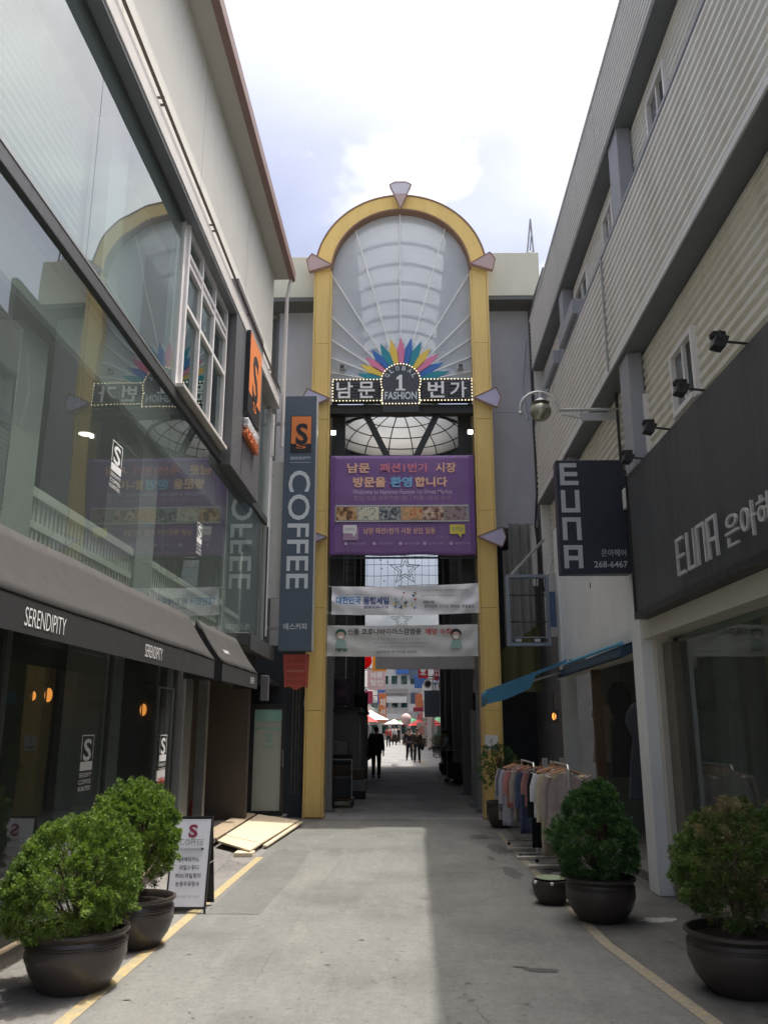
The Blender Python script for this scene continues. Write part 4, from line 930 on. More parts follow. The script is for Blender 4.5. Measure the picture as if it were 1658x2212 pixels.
# ================================================================== the roofed arcade behind the gate
mat('vault_rib', (0.20, 0.21, 0.22), 0.6)
glass('vault_sheet', (0.85, 0.87, 0.88), ior=1.15, haze=0.90, hazecol=(0.86, 0.88, 0.89), pas=0.72)
mat('vault_opaque', (0.48, 0.49, 0.50), 0.7)
arc = thing('arcade_roof', (GC, 24, 9.0), 'vaulted glass arcade roof with dome behind the gate', 'roof')
def vault_pt(a, y, r=2.05, zc=10.7): return (GC + r * math.cos(a), y, zc + r * math.sin(a))
yv = np.arange(16.95, 23.4, 0.92)
for i, y in enumerate(yv):
    b = MB(); A = np.linspace(0, math.pi, 25)
    b.tube([vault_pt(a, y) for a in A], 0.05, 6); b.build('rib', 'vault_rib', arc, smooth=True)
for i, (y0, y1) in enumerate(zip(yv[:-1], yv[1:])):
    for k, (a0, a1, m_) in enumerate(((R(2), R(60), 'vault_opaque'), (R(60), R(90), 'vault_sheet'), (R(90), R(120), 'vault_sheet'), (R(120), R(178), 'vault_opaque'))):
        b = MB(); b.grid(lambda u, v: vault_pt(a0 + (a1 - a0) * u, y0 + 0.02 + (y1 - y0 - 0.04) * v, 2.07), 8, 1); b.build('roof_pane', m_, arc, smooth='all', solid=0.0 if m_ == 'vault_sheet' else 0.012)
MB().box(GC - 0.025, GC + 0.025, 16.95, 23.3, 12.72, 12.80).build('ridge_beam', 'vault_rib', arc)
for s in (-1, 1):
    xe = GC + s * 2.05
    BX('eaves_beam', 'vault_rib', arc, xe - 0.10, xe + 0.10, 17.35, 39, 10.45, 10.75)
    BX('eaves_beam', 'vault_rib', arc, xe - 0.08, xe + 0.08, 17.35, 39, 9.2, 9.4)
    for k, y in enumerate(np.arange(17.6, 39, 3.05)):
        BX('side_louvre', 'vault_opaque', arc, xe - 0.02, xe + 0.02, y, y + 2.9, 9.42, 10.44)
# glass dome over the crossing: meridians and rings with panes
DC = (GC, 21.1, 9.02); DR = 1.80; DH = 0.82
glass('dome_sheet', (0.85, 0.86, 0.84), ior=1.15, haze=0.85, hazecol=(0.86, 0.86, 0.82), pas=0.75)
def dome(a, e): return (DC[0] + DR * math.cos(e) * math.cos(a), DC[1] + DR * math.cos(e) * math.sin(a), DC[2] + DH * math.sin(e))
EL = [0, 18, 36, 54, 72]
for k in range(16):
    a = 2 * math.pi * (k + 0.5) / 16; MB().tube([dome(a, R(e)) for e in range(0, 86, 7)], 0.018, 5).build('dome_rib', 'gate_black', arc)
for e in EL: MB().tube([dome(2 * math.pi * k / 36, R(e)) for k in range(37)], 0.016 if e else 0.04, 5).build('dome_ring', 'gate_black', arc)
for k in range(16):
    a0 = 2 * math.pi * (k + 0.5) / 16; a1 = a0 + 2 * math.pi / 16
    b = MB(); b.grid(lambda u, v: dome(a0 + (a1 - a0) * u, R(90 * v)), 3, 10); b.build('dome_pane', 'dome_sheet', arc, smooth='all')
BX('roof_slab', 'vault_opaque', arc, -2.4, 2.6, 23.35, 39.0, 10.2, 10.32)

# arcade columns, each with the shop wall behind it
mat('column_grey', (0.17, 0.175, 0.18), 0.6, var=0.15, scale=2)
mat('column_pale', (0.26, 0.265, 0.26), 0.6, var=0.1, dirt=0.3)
for s in (-1, 1):
    for k, y in enumerate((17.9, 22.4, 27.0, 31.6, 36.2)):
        x = (-1.50, 1.72)[s > 0] + (-0.02 if s < 0 else 0.03) * k
        o_ = thing('arcade_column', (x, y, 0), 'grey steel arcade column, %s from the gate on the %s side' % (('first', 'second', 'third', 'fourth', 'fifth')[k], 'left' if s < 0 else 'right'), 'column', 'columns of the arcade')
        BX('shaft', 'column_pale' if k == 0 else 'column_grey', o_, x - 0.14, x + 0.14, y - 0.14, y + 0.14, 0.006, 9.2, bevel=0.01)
        BX('base_plate', 'column_grey', o_, x - 0.2, x + 0.2, y - 0.2, y + 0.2, 0.005, 0.06)
        BX('bracket', 'column_grey', o_, min(x, x + s * 0.6), max(x, x + s * 0.6), y - 0.05, y + 0.05, 8.9, 9.1)
# crossbeam under the lowest banner
tag(BX('crossbeam', 'panel_grey', None, -0.5, 1.66, 18.05, 18.2, 2.83, 3.10), 'blue grey steel crossbeam just behind the lowest banner', 'beam')
# square dark pennants on the columns
mat('pennant_purple', (0.050, 0.030, 0.055), 0.7); mat('pennant_black', (0.022, 0.022, 0.026), 0.7); mat('pennant_print', (0.16, 0.10, 0.16), 0.7)
def pennant(x0, x1, z0, z1, y, m, label):
    t_ = thing('pennant', ((x0 + x1) / 2, y, z0), label, 'banner', 'square pennants on the arcade columns')
    MB().grid(lambda u, v: (x0 + (x1 - x0) * u, y + 0.02 * math.sin(u * 5 + v * 3), z0 + (z1 - z0) * v + (0.04 * abs(u - 0.5) if v == 0 else 0)), 8, 8).build('cloth', m, t_, smooth='all', solid=0.006)
    MB().tube([(x0 - 0.03, y, z1 + 0.01), (x1 + 0.03, y, z1 + 0.01)], 0.012).build('rod', 'gate_black', t_)
    text('남문', ((x0 + x1) / 2, y - 0.03, (z0 + z1) / 2), FX, FZ, (x1 - x0) * 0.5, (z1 - z0) * 0.3, 'pennant_print', t_)
pennant(-1.45, -1.05, 2.10, 2.66, 19.0, 'pennant_purple', 'dark purple square pennant on the left, nearest the gate')
pennant(1.84, 2.22, 2.08, 2.66, 19.0, 'pennant_purple', 'dark purple square pennant on the right, nearest the gate')
pennant(-1.30, -0.90, 1.97, 2.58, 25.0, 'pennant_black', 'black square pennant on the left, beyond the purple one')
pennant(1.96, 2.32, 1.97, 2.58, 25.0, 'pennant_black', 'black square pennant on the right, beyond the purple one')

# shop walls of the arcade
mat('shop_wall_dark', (0.15, 0.15, 0.152), 0.7, var=0.25, scale=1.2)
mat('shutter_grey', (0.22, 0.22, 0.21), 0.6, var=0.12, stretch=(1, 1, 0.2))
mat('pipe_grey', (0.30, 0.31, 0.31), 0.5)
mat('brick_dark', (0.10, 0.07, 0.055), 0.8, var=0.2)
def block(name, x0, x1, y0, y1, h, wall, label, s, sign=None, band=None):
    """a market building: s = side of the street it faces from (-1 left, +1 right)"""
    t_ = thing(name, ((x0 + x1) / 2, (y0 + y1) / 2, 0), label, 'building', 'shop buildings along the market street')
    xf = x1 if s < 0 else x0; d = 1 if s < 0 else -1
    BX('wall', wall, t_, x0, x1, y0, y1, 0.006, h); BX('parapet', 'soffit_grey', t_, x0 - 0.05, x1 + 0.05, y0 + 0.01, y1 - 0.01, h, h + 0.15)
    n = max(1, int((y1 - y0) / 2.6))
    for k in range(n):
        a = y0 + 0.3 + k * (y1 - y0 - 0.3) / n; w = (y1 - y0 - 0.3) / n - 0.3
        wn_ = BX('shop_window', 'gate_black', t_, *sorted((xf, xf + d * 0.03)), a, a + w, 0.3, 2.3)
        BX('shop_glass', 'shop_glass', wn_, *sorted((xf + d * 0.034, xf + d * 0.044)), a + 0.05, a + w - 0.05, 0.35, 2.25)
        for z in np.arange(3.4, h - 1.3, 2.6):
            wi = BX('window', 'frame_white', t_, *sorted((xf, xf + d * 0.04)), a + 0.1, a + w - 0.1, z, z + 1.2)
            BX('pane', 'window_teal', wi, *sorted((xf + d * 0.042, xf + d * 0.05)), a + 0.16, a + w - 0.16, z + 0.06, z + 1.14)
    BX('signboard', sign or 'sign_slate', t_, *sorted((xf, xf + d * 0.12)), y0 + 0.2, y1 - 0.2, 2.45, 3.05)
    return t_
block('arcade_shop', -6.0, -2.15, 17.45, 27.8, 10.4, 'shop_wall_dark', 'dark shop building along the left of the arcade', -1)
block('arcade_shop', -6.0, -2.15, 28.0, 39.0, 10.4, 'shop_wall_dark', 'dark shop building at the far left end of the arcade', -1, 'pennant_purple')
block('arcade_shop', 2.35, 6.5, 18.6, 28.4, 10.4, 'shop_wall_dark', 'dark shop building along the right of the arcade', 1)
block('arcade_shop', 2.35, 6.5, 28.6, 39.0, 10.4, 'brick_dark', 'dark shop building at the far right end of the arcade', 1, 'pennant_black')
# grey roller shutter kiosk on the left
kk = thing('shutter_kiosk', (-1.5, 24, 0), 'grey panelled kiosk with closed shutters inside the arcade on the left', 'kiosk')
BX('body', 'shutter_grey', kk, -2.1, -1.02, 21.6, 28.0, 0.006, 2.02)
BX('roof', 'gate_black', kk, -2.12, -0.96, 21.5, 28.1, 2.02, 2.12)
for k in range(5):
    z0 = 0.1; xa = -2.06 + k * 0.21
    BX('front_panel', 'shutter_grey', kk, xa, xa + 0.19, 21.575, 21.598, z0, 1.95)
for k in range(6): BX('side_panel', 'shutter_grey', kk, -1.018, -0.995, 21.7 + k * 1.05, 22.68 + k * 1.05, 0.1, 1.95)
# clutter beside the kiosk: hand cart, covered crates, stand
mat('cover_dark', (0.03, 0.033, 0.036), 0.7, var=0.25, bump=0.3)
def crate_pile(name, x, y, label, seed, n=5):
    q = random.Random(seed); t_ = thing(name, (x, y, 0), label, 'boxes', 'goods stacked in the arcade'); z = 0.01
    for k in range(n):
        w, d, h = q.uniform(.35, .5), q.uniform(.35, .5), q.uniform(.16, .3); o = q.uniform(-.06, .06)
        BX('box', ('cover_dark', 'shutter_grey', 'wood_dark')[k % 3], t_, x - w / 2 + o, x + w / 2 + o, y - d / 2, y + d / 2, z, z + h - 0.004, bevel=0.01); z += h
crate_pile('crate_pile', -1.35, 20.6, 'pile of dark boxes in front of the grey kiosk, left one', 1)
crate_pile('crate_pile', -1.0, 21.1, 'lower pile of dark boxes in front of the grey kiosk, right one', 2, 3)
def cart(x, y, label):
    t_ = thing('hand_cart', (x, y, 0), label, 'cart', 'carts in the arcade'); b = MB()
    for dx in (-0.22, 0.22): b.tube([(x + dx, y + 0.3, 0.15), (x + dx, y - 0.3, 0.15), (x + dx, y - 0.34, 0.98)], 0.014, 6)
    b.tube([(x - 0.22, y - 0.34, 0.98), (x + 0.22, y - 0.34, 0.98)], 0.014, 6); b.build('frame', 'pipe_grey', t_, smooth=True)
    for dx in (-0.22, 0.22):
        for dy in (-0.25, 0.25):
            w = MB().lathe(0, 0, [(0.03, -0.02), (0.07, -0.02), (0.075, 0), (0.07, 0.02), (0.03, 0.02)], 14); w.v = [(x + dx + p[2], y + dy + p[0], 0.08 + p[1]) for p in w.v]
            w.build('wheel', 'cover_dark', t_)
    BX('platform', 'wood_dark', t_, x - 0.25, x + 0.25, y - 0.32, y + 0.32, 0.165, 0.19)
    BX('load', 'cover_dark', t_, x - 0.2, x + 0.2, y - 0.25, y + 0.25, 0.195, 0.62, bevel=0.03)
cart(-1.22, 18.9, 'metal hand cart with dark load just inside the gate on the left')
cart(1.62, 26.4, 'hand cart standing by the person in grey on the right')
# pale stone pier on the right just inside the gate
pr = thing('stone_pier', (1.78, 19.3, 0), 'pale stone pier just inside the right gate post', 'pier')
BX('shaft', 'column_pale', pr, 1.56, 1.98, 18.9, 19.3, 0.1, 2.0); BX('foot', 'column_pale', pr, 1.5, 2.05, 18.8, 19.35, 0.006, 0.1)
# dark tall potted shrubs at the right edge
# lights on wires: stars and string
mat('wire_dark', (0.05, 0.05, 0.055), 0.6)
def star(cx, cz, y, r, label):
    t_ = thing('star_light', (cx, y, cz), label, 'decoration', 'star shaped light frames')
    b = MB()
    for rr in (r, r * 0.62):
        P_ = [(cx + (rr if k % 2 == 0 else rr * 0.42) * math.sin(math.pi * k / 5), y, cz + (rr if k % 2 == 0 else rr * 0.42) * math.cos(math.pi * k / 5)) for k in range(10)]
        for k in range(10): b.bar(P_[k], P_[(k + 1) % 10], 0.014)
    b.build('frame', 'wire_dark', t_)
    MB().tube([(cx, y, cz + r), (cx, y, cz + r + 2.0)], 0.008, 4).build('hanger', 'wire_dark', t_)
star(0.17, 5.75, 22.5, 0.42, 'wire star hanging just above the white sale banner')
star(0.10, 5.30, 30.0, 0.40, 'wire star showing between the white and grey banners')
ln = thing('light_net', (GC, 21, 5.0), 'fine net of light wires strung across the arcade below the purple banner', 'lights')
b = MB()
for k in range(9):
    z = 4.6 + 0.26 * k
    b.tube([(-1.5 + 3.2 * t, 20.8, z - 0.10 * math.sin(math.pi * t) + 0.03 * math.sin(9 * t + k)) for t in np.linspace(0, 1, 14)], 0.006, 4)
for k in range(17):
    x = -1.3 + 0.17 * k; b.tube([(x, 20.81, 4.55), (x + 0.02, 20.81, 6.6)], 0.004, 4)
stuff(b.build('wires', 'wire_dark', ln))
q = random.Random(5); b = MB()
for k in range(34): b.sphere((q.uniform(-1.3, 1.5), 20.79, q.uniform(4.6, 6.4)), 0.018, n=6, m=4)
stuff(b.build('bulbs', 'pipe_grey', ln))
for k, (z0, z1, y, s0) in enumerate(((6.25, 5.2, 27, -1), (5.55, 5.6, 33, 1), (5.2, 5.15, 36, 1), (6.6, 6.9, 31, -1))):
    tag(MB().tube([(-2.0 + 4.2 * t, y, z0 + (z1 - z0) * t - 0.25 * math.sin(math.pi * t)) for t in np.linspace(0, 1, 16)], 0.012, 5).build('overhead_wire', 'wire_dark'),
        'black overhead wire crossing the arcade, %s counted from the gate' % ('first', 'second', 'third', 'fourth')[sorted((27, 33, 36, 31)).index(y)], 'wire', 'overhead wires')

# ------------------------------------------------------------------ market street beyond the arcade
mat('far_wall_a', (0.50, 0.49, 0.46), 0.8, var=0.12, scale=0.5, dirt=0.3); mat('far_wall_b', (0.36, 0.33, 0.30), 0.8, var=0.15, scale=0.5)
mat('far_wall_c', (0.55, 0.55, 0.53), 0.8, var=0.1, scale=0.4, dirt=0.3); mat('sign_pinkish', (0.60, 0.42, 0.42), 0.6); mat('sign_red', (0.50, 0.04, 0.05), 0.6)
mat('sign_orange_far', (0.62, 0.20, 0.08), 0.6); mat('sign_green', (0.10, 0.34, 0.16), 0.6); mat('sign_blue', (0.05, 0.14, 0.38), 0.6); mat('sign_white', (0.72, 0.72, 0.70), 0.6)
mat('sign_crimson', (0.34, 0.03, 0.07), 0.6)
rowL = [(39.4, 50, 6.2, 'far_wall_a'), (50.3, 62, 7.4, 'far_wall_b'), (62.4, 76, 6.6, 'far_wall_c'), (76.5, 92, 7.2, 'far_wall_a'), (92.5, 112, 6.8, 'far_wall_b')]
rowR = [(39.4, 52, 7.2, 'far_wall_b'), (52.4, 66, 7.6, 'far_wall_c'), (66.5, 84, 7.0, 'far_wall_a'), (84.5, 112, 7.4, 'far_wall_b')]
ordn = ('first', 'second', 'third', 'fourth', 'fifth')
for k, (y0, y1, h, w) in enumerate(rowL): block('market_building', -8.5, -2.6, y0, y1, h, w, '%s shop building beyond the arcade on the left, counted away from the gate' % ordn[k], -1, ('sign_red', 'sign_white', 'sign_orange_far', 'sign_white', 'sign_blue')[k])
for k, (y0, y1, h, w) in enumerate(rowR): block('market_building', 2.4, 8.5, y0, y1, h, w, '%s shop building beyond the arcade on the right, counted away from the gate' % ordn[k], 1, ('sign_crimson', 'sign_green', 'sign_white', 'sign_red')[k])
# building closing the street
eb = thing('end_building', (0, 118, 0), 'pale building with blue signs closing the far end of the street', 'building')
BX('wall', 'far_wall_c', eb, -9, 9, 114, 122, 0.006, 10.6)
for z in (0.3, 3.6, 6.6, 9.0):
    for k, x in enumerate(np.arange(-3.6, 4.0, 1.25)):
        wi = BX('window', 'frame_white', eb, x, x + 1.0, 113.95, 113.999, z + 0.4, z + 1.7); BX('pane', 'window_teal', wi, x + 0.08, x + 0.92, 113.93, 113.945, z + 0.48, z + 1.62)
for (x0, x1, z0, z1, m_) in ((-2.0, 1.2, 5.9, 6.5, 'far_wall_b'), (-0.4, 1.3, 8.4, 9.9, 'sign_blue'), (1.4, 2.9, 7.8, 9.6, 'sign_slate'), (-2.2, 1.0, 4.7, 5.5, 'sign_white'), (1.5, 3.0, 4.2, 6.0, 'sign_slate'), (-2.0, 0.5, 2.6, 3.3, 'sign_white'), (-0.3, 1.0, 1.9, 2.6, 'sign_orange_far')):
    BX('signboard', m_, eb, x0, x1, 113.7, 113.92, z0, z1)
# signs sticking out over the street
def blade(x0, x1, y, z0, z1, m, label, txt=None, tm='print_white'):
    t_ = thing('hanging_sign', ((x0 + x1) / 2, y, z0), label, 'sign', 'signs over the market street')
    BX('panel', m, t_, x0, x1, y, y + 0.14, z0, z1, bevel=0.01)
    s = -1 if (x0 + x1) / 2 < 0 else 1; xe = x0 if s < 0 else x1
    for z in (z0 + 0.1 * (z1 - z0), z1 - 0.1 * (z1 - z0)): BX('bracket', 'gate_black', t_, *sorted((xe, s * 2.7)), y + 0.05, y + 0.09, z, z + 0.04)
    if txt:
        L = txt.split('\n'); n = len(L); hh = (z1 - z0) * 0.7 / n
        for i, tx in enumerate(L): text(tx, ((x0 + x1) / 2, y - 0.004, (z0 + z1) / 2 + ((n - 1) / 2 - i) * hh), FX, FZ, (x1 - x0) * 0.7, hh * 0.8, tm, t_, bold=0.02)
mat('red_lamp_sign', (0.62, 0.04, 0.04), 0.5); mat('yellow_sign', (0.78, 0.50, 0.12), 0.5)
blade(-2.2, -0.95, 60, 4.15, 5.6, 'sign_pinkish', 'pale pink sign board on the left above the market street', '의류\n할인')
blade(-1.45, -0.92, 62, 1.95, 4.0, 'sign_orange_far', 'tall orange red sign on the left beyond the pink board', '패\n션')
cloth('yellow_sheet', (0.85, 0.55, 0.12), 0.65); cloth('red_sheet', (0.75, 0.04, 0.04), 0.65)
blade(-1.30, -0.62, 42.0, 4.30, 5.15, 'yellow_sheet', 'yellow hanging banner just below the grey notice banner', None)
rd = thing('red_round_sign', (-1.7, 41.8, 4.3), 'round red sign just below the grey banner on the left', 'sign')
MB().prism([(-1.72 + 0.40 * math.cos(2 * math.pi * k / 24), 41.75, 4.78 + 0.40 * math.sin(2 * math.pi * k / 24)) for k in range(24)], (0, 0.06, 0)).build('disc', 'red_sheet', rd); BX('bracket', 'gate_black', rd, -2.6, -2.0, 41.77, 41.81, 4.8, 4.86)
blade(0.98, 1.48, 44, 4.05, 4.78, 'sign_red', 'square red sign on the right with a white mark', '!')
blade(1.78, 2.02, 44, 3.95, 4.9, 'sign_crimson', 'narrow crimson sign on the right beside the square red one', '옷')
blade(1.20, 1.95, 41.5, 2.1, 3.35, 'sign_slate', 'dark sign board on the right under the round sign', None)
ck = thing('round_sign', (1.45, 43, 3.5), 'round white rimmed sign on the right of the market street', 'sign')
MB().prism([(1.42 + 0.22 * math.cos(2 * math.pi * k / 24), 42.9, 3.72 + 0.22 * math.sin(2 * math.pi * k / 24)) for k in range(24)], (0, 0.08, 0)).build('disc', 'sign_white', ck)
MB().prism([(1.42 + 0.15 * math.cos(2 * math.pi * k / 24), 42.89, 3.72 + 0.15 * math.sin(2 * math.pi * k / 24)) for k in range(24)], (0, 0.006, 0)).build('face', 'cover_dark', ck); BX('bracket', 'gate_black', ck, 1.6, 2.45, 42.95, 43.0, 3.7, 3.74)
blade(1.55, 1.78, 48, 0.5, 2.9, 'sign_white', 'tall pale sign standing low on the right of the market street', None)
blade(1.05, 1.55, 52, 1.0, 1.9, 'notice_beige', 'small framed beige sign on the right, low over the street', '세일', 'print_red')
blade(1.0, 1.7, 62, 2.7, 3.0, 'sign_crimson', 'crimson strip sign far down the street on the right', None)
for x0, x1, y, z0, z1, m_, lb in ((-2.5, -2.0, 50, 3.2, 3.9, 'sign_white', 'small white sign on the left above the white parasol'), (-2.4, -1.7, 56, 3.1, 3.9, 'sign_crimson', 'crimson sign on the left below the pink board'),
        (-2.3, -1.2, 70, 5.6, 6.6, 'sign_white', 'wide white sign high on the left far down the street'), (-1.9, -1.2, 78, 2.7, 3.5, 'sign_green', 'green sign on the left far down the street'), (-2.2, -1.4, 88, 3.8, 5.4, 'sign_blue', 'blue sign on the left near the street end'),
        (1.5, 2.3, 56, 3.3, 4.3, 'sign_white', 'white sign on the right beyond the crimson one'), (1.2, 2.2, 68, 4.6, 5.6, 'sign_blue', 'blue sign high on the right far down the street'), (1.5, 2.2, 80, 3.4, 4.6, 'sign_orange_far', 'orange sign on the right far down the street'), (1.0, 2.2, 92, 3.2, 4.0, 'sign_white', 'long white sign on the right near the street end')):
    blade(x0, x1, y, z0, z1, m_, lb, None)
for k, (x, y, z) in enumerate(((-2.45, 45, 3.6), (-2.45, 58, 3.6), (2.25, 47, 3.5), (2.25, 58, 3.6), (2.25, 72, 3.7))):
    u_ = thing('aircon_unit', (x, y, z), 'grey air conditioner box on the %s wall, %s from the arcade' % ('left' if x < 0 else 'right', ('first', 'second', 'first', 'second', 'third')[k]), 'air conditioner', 'air conditioners on the market walls')
    BX('case', 'speaker_grey', u_, x - 0.16, x + 0.16, y - 0.42, y + 0.42, z, z + 0.6, bevel=0.02); BX('bracket', 'gate_black', u_, x - 0.18, x + 0.18, y - 0.3, y + 0.3, z - 0.06, z - 0.002)
    MB().prism([(x + 0.12 * math.cos(2 * math.pi * i / 16), y - 0.425, z + 0.3 + 0.2 * math.sin(2 * math.pi * i / 16)) for i in range(16)], (0, -0.02, 0)).build('fan_grille', 'gate_black', u_)
# market parasols and stalls
mat('canopy_red', (0.62, 0.05, 0.05), 0.7); mat('canopy_white', (0.78, 0.77, 0.74), 0.7)
def stall(x, y, r, h, m, label):
    t_ = thing('market_parasol', (x, y, 0), label, 'parasol', 'parasols over the market stalls'); b = MB(); n = 8
    for k in range(n):
        a0, a1 = 2 * math.pi * k / n, 2 * math.pi * (k + 1) / n
        b.add([(x, y, h), (x + r * math.cos(a0), y + r * math.sin(a0), h - 0.55), (x + r * math.cos(a1), y + r * math.sin(a1), h - 0.55)], [(0, 1, 2)])
    b.build('canopy', m, t_, solid=0.01); MB().tube([(x, y, 0.01), (x, y, h)], 0.025).build('pole', 'pipe_grey', t_)
    BX('counter', 'wood_dark', t_, x - 0.6, x + 0.6, y - 0.4, y + 0.4, 0.01, 0.75)
    q = random.Random(int(y)); 
    for k in range(4): BX('goods', ('sign_red', 'sign_green', 'yellow_sign', 'sign_pinkish')[k], t_, x - 0.5 + k * 0.25, x - 0.3 + k * 0.25, y - 0.3, y + 0.2, 0.752, 0.8 + q.uniform(0.05, 0.25))
stall(-1.75, 52, 1.15, 2.6, 'canopy_white', 'white market parasol on the left beyond the arcade')
stall(-2.0, 47, 0.9, 2.45, 'canopy_red', 'red market parasol on the left, nearer than the white one')
stall(0.9, 84, 1.3, 2.6, 'sign_green', 'green market parasol far down the street')
stall(-0.6, 100, 1.2, 2.5, 'canopy_white', 'white market parasol at the far end of the street')
stall(1.7, 76, 1.0, 2.3, 'canopy_red', 'red market parasol far down the street on the right')
bl = thing('pink_balloon', (0.62, 70, 1.6), 'round pink balloon sign above the stalls far down the street', 'balloon')
MB().sphere((0.55, 70, 2.25), 0.42, 0.42, 0.45, 16, 10).build('ball', 'sign_pinkish', bl, smooth='all'); MB().tube([(0.55, 70, 0.01), (0.55, 70, 1.82)], 0.02).build('pole', 'pipe_grey', bl)
# cables on poles of the far street
pl = thing('utility_pole', (2.0, 50, 0), 'thin pale utility pole on the right of the market street', 'pole')
MB().tube([(1.95, 50, 0.01), (1.95, 50, 4.6)], 0.05, 8).build('shaft', 'pipe_grey', pl, smooth=True); BX('crossarm', 'pipe_grey', pl, 1.6, 2.3, 49.97, 50.03, 4.3, 4.36)

# ================================================================== people in the street
mat('skin', (0.46, 0.30, 0.22), 0.55, var=0.05); mat('hair_black', (0.015, 0.013, 0.012), 0.5)
mat('wear_navy', (0.018, 0.020, 0.032), 0.8); mat('wear_black', (0.012, 0.012, 0.014), 0.8); mat('wear_grey', (0.30, 0.32, 0.34), 0.8); mat('wear_brown', (0.06, 0.045, 0.04), 0.8)
mat('wear_white', (0.60, 0.60, 0.60), 0.8); mat('wear_blue', (0.06, 0.12, 0.28), 0.8); mat('wear_red', (0.40, 0.07, 0.06), 0.8)
def skin_mesh(joints, edges, radii, root, sub=1):
    me = bpy.data.meshes.new('s'); names = list(joints); ix = {n_: i for i, n_ in enumerate(names)}
    me.from_pydata([joints[n_] for n_ in names], [(ix[a], ix[b_]) for a, b_ in edges], [])
    ob = bpy.data.objects.new('s', me)
    md = ob.modifiers.new('skin', 'SKIN'); md.use_smooth_shade = True
    for n_ in names:
        sv = me.skin_vertices[0].data[ix[n_]]; r_ = radii[n_]; sv.radius = r_ if isinstance(r_, tuple) else (r_, r_); sv.use_root = (n_ == root)
    sd = ob.modifiers.new('sub', 'SUBSURF'); sd.levels = sub; sd.render_levels = sub
    out = evaluate(ob); bpy.data.meshes.remove(me)
    return out
def person(x, y, h, label, top, legs, stride=0.10, arm=(0.0, 0.0), coat=False, bag=False, group='people in the market street', turn=0.0, lean=0.0):
    k = h / 1.72
    t_ = thing('person', (x, y, 0.006), label, 'person', group)
    J = {'pelvis': (0, 0, .93), 'waist': (0, 0.01, 1.08), 'chest': (0, 0.0 - lean, 1.30), 'neck': (0, 0.0 - lean, 1.46), 'head': (0, -.02 - lean * 1.2, 1.56), 'crown': (0, -.01 - lean * 1.2, 1.665)}
    Rr = {'pelvis': (.135, .105), 'waist': (.125, .095), 'chest': (.15, .105), 'neck': .055, 'head': (.078, .092), 'crown': (.068, .08)}
    E = [('pelvis', 'waist'), ('waist', 'chest'), ('chest', 'neck'), ('neck', 'head'), ('head', 'crown')]
    for s, nm in ((-1, 'l'), (1, 'r')):
        st_ = stride * s; a = arm[0 if s < 0 else 1]
        J.update({nm + 'hip': (.09 * s, 0, .90), nm + 'knee': (.10 * s, -st_ * .5 - .02, .50), nm + 'ankle': (.11 * s, -st_ + .02, .09), nm + 'toe': (.13 * s, -st_ - .13, .035),
                  nm + 'sho': (.185 * s, -lean, 1.40), nm + 'elb': (.235 * s, .03 - a * .18 - lean, 1.12 + a * .02), nm + 'wri': (.24 * s, -.04 - a * .42 - lean, .89 + a * .28), nm + 'hand': (.235 * s, -.07 - a * .5 - lean, .80 + a * .36)})
        Rr.update({nm + 'hip': .085, nm + 'knee': .058, nm + 'ankle': .042, nm + 'toe': .035, nm + 'sho': .062, nm + 'elb': .043, nm + 'wri': .032, nm + 'hand': .036})
        E += [('pelvis', nm + 'hip'), (nm + 'hip', nm + 'knee'), (nm + 'knee', nm + 'ankle'), (nm + 'ankle', nm + 'toe'), ('chest', nm + 'sho'), (nm + 'sho', nm + 'elb'), (nm + 'elb', nm + 'wri'), (nm + 'wri', nm + 'hand')]
        for q, (dx, dz) in enumerate(((-.02, -.07), (-.007, -.085), (.007, -.08), (.02, -.065))):
            nmf = nm + 'f%d' % q; hx, hy, hz = J[nm + 'hand']; J[nmf] = (hx + dx * .5, hy + dx, hz + dz); Rr[nmf] = .009; E.append((nm + 'hand', nmf))
        nmf = nm + 'th'; J[nmf] = (J[nm + 'hand'][0] - .01 * s, J[nm + 'hand'][1] - .05, J[nm + 'hand'][2] - .03); Rr[nmf] = .011; E.append((nm + 'hand', nmf))
    def sub(names, grow):
        es = [e for e in E if e[0] in names and e[1] in names]
        return skin_mesh({n_: J[n_] for n_ in names}, es, {n_: (tuple(v + grow for v in Rr[n_]) if isinstance(Rr[n_], tuple) else Rr[n_] + grow) for n_ in names}, names[0])
    def put(nm, me, m):
        me.materials.clear(); me.materials.append(MATS[m]); me.name = nm
        for v in me.vertices: v.co *= k
        o = link(nm, me, (x, y, 0.006), t_); return o
    put('body', skin_mesh(J, E, Rr, 'pelvis'), 'skin')
    up = ['pelvis', 'waist', 'chest', 'lsho', 'lelb', 'lwri', 'rsho', 'relb', 'rwri']
    put('jacket' if coat else 'shirt', sub(up, 0.028 if coat else 0.018), top)
    put('trousers', sub(['pelvis', 'lhip', 'lknee', 'lankle', 'rhip', 'rknee', 'rankle'], 0.016), legs)
    for nm in 'lr':
        put('shoe', skin_mesh({'a': J[nm + 'ankle'], 't': J[nm + 'toe'], 'h': (J[nm + 'ankle'][0], J[nm + 'ankle'][1] + .05, .035)}, [('a', 't'), ('a', 'h')], {'a': .05, 't': .042, 'h': .035}, 'a'), 'wear_black')
    hd = J['head']; hb = MB()
    hb.sphere((0, hd[1] + .022, 1.615), .092, .105, .085, 14, 8); hb.v = [((px, py, pz) if pz > 1.56 or py > hd[1] else (px, py + .06, pz)) for px, py, pz in hb.v]
    hb.v = [(x + p[0] * k, y + p[1] * k, 0.006 + p[2] * k) for p in hb.v]; hb.build('hair', 'hair_black', t_, smooth='all', origin=(x, y, 0.006))
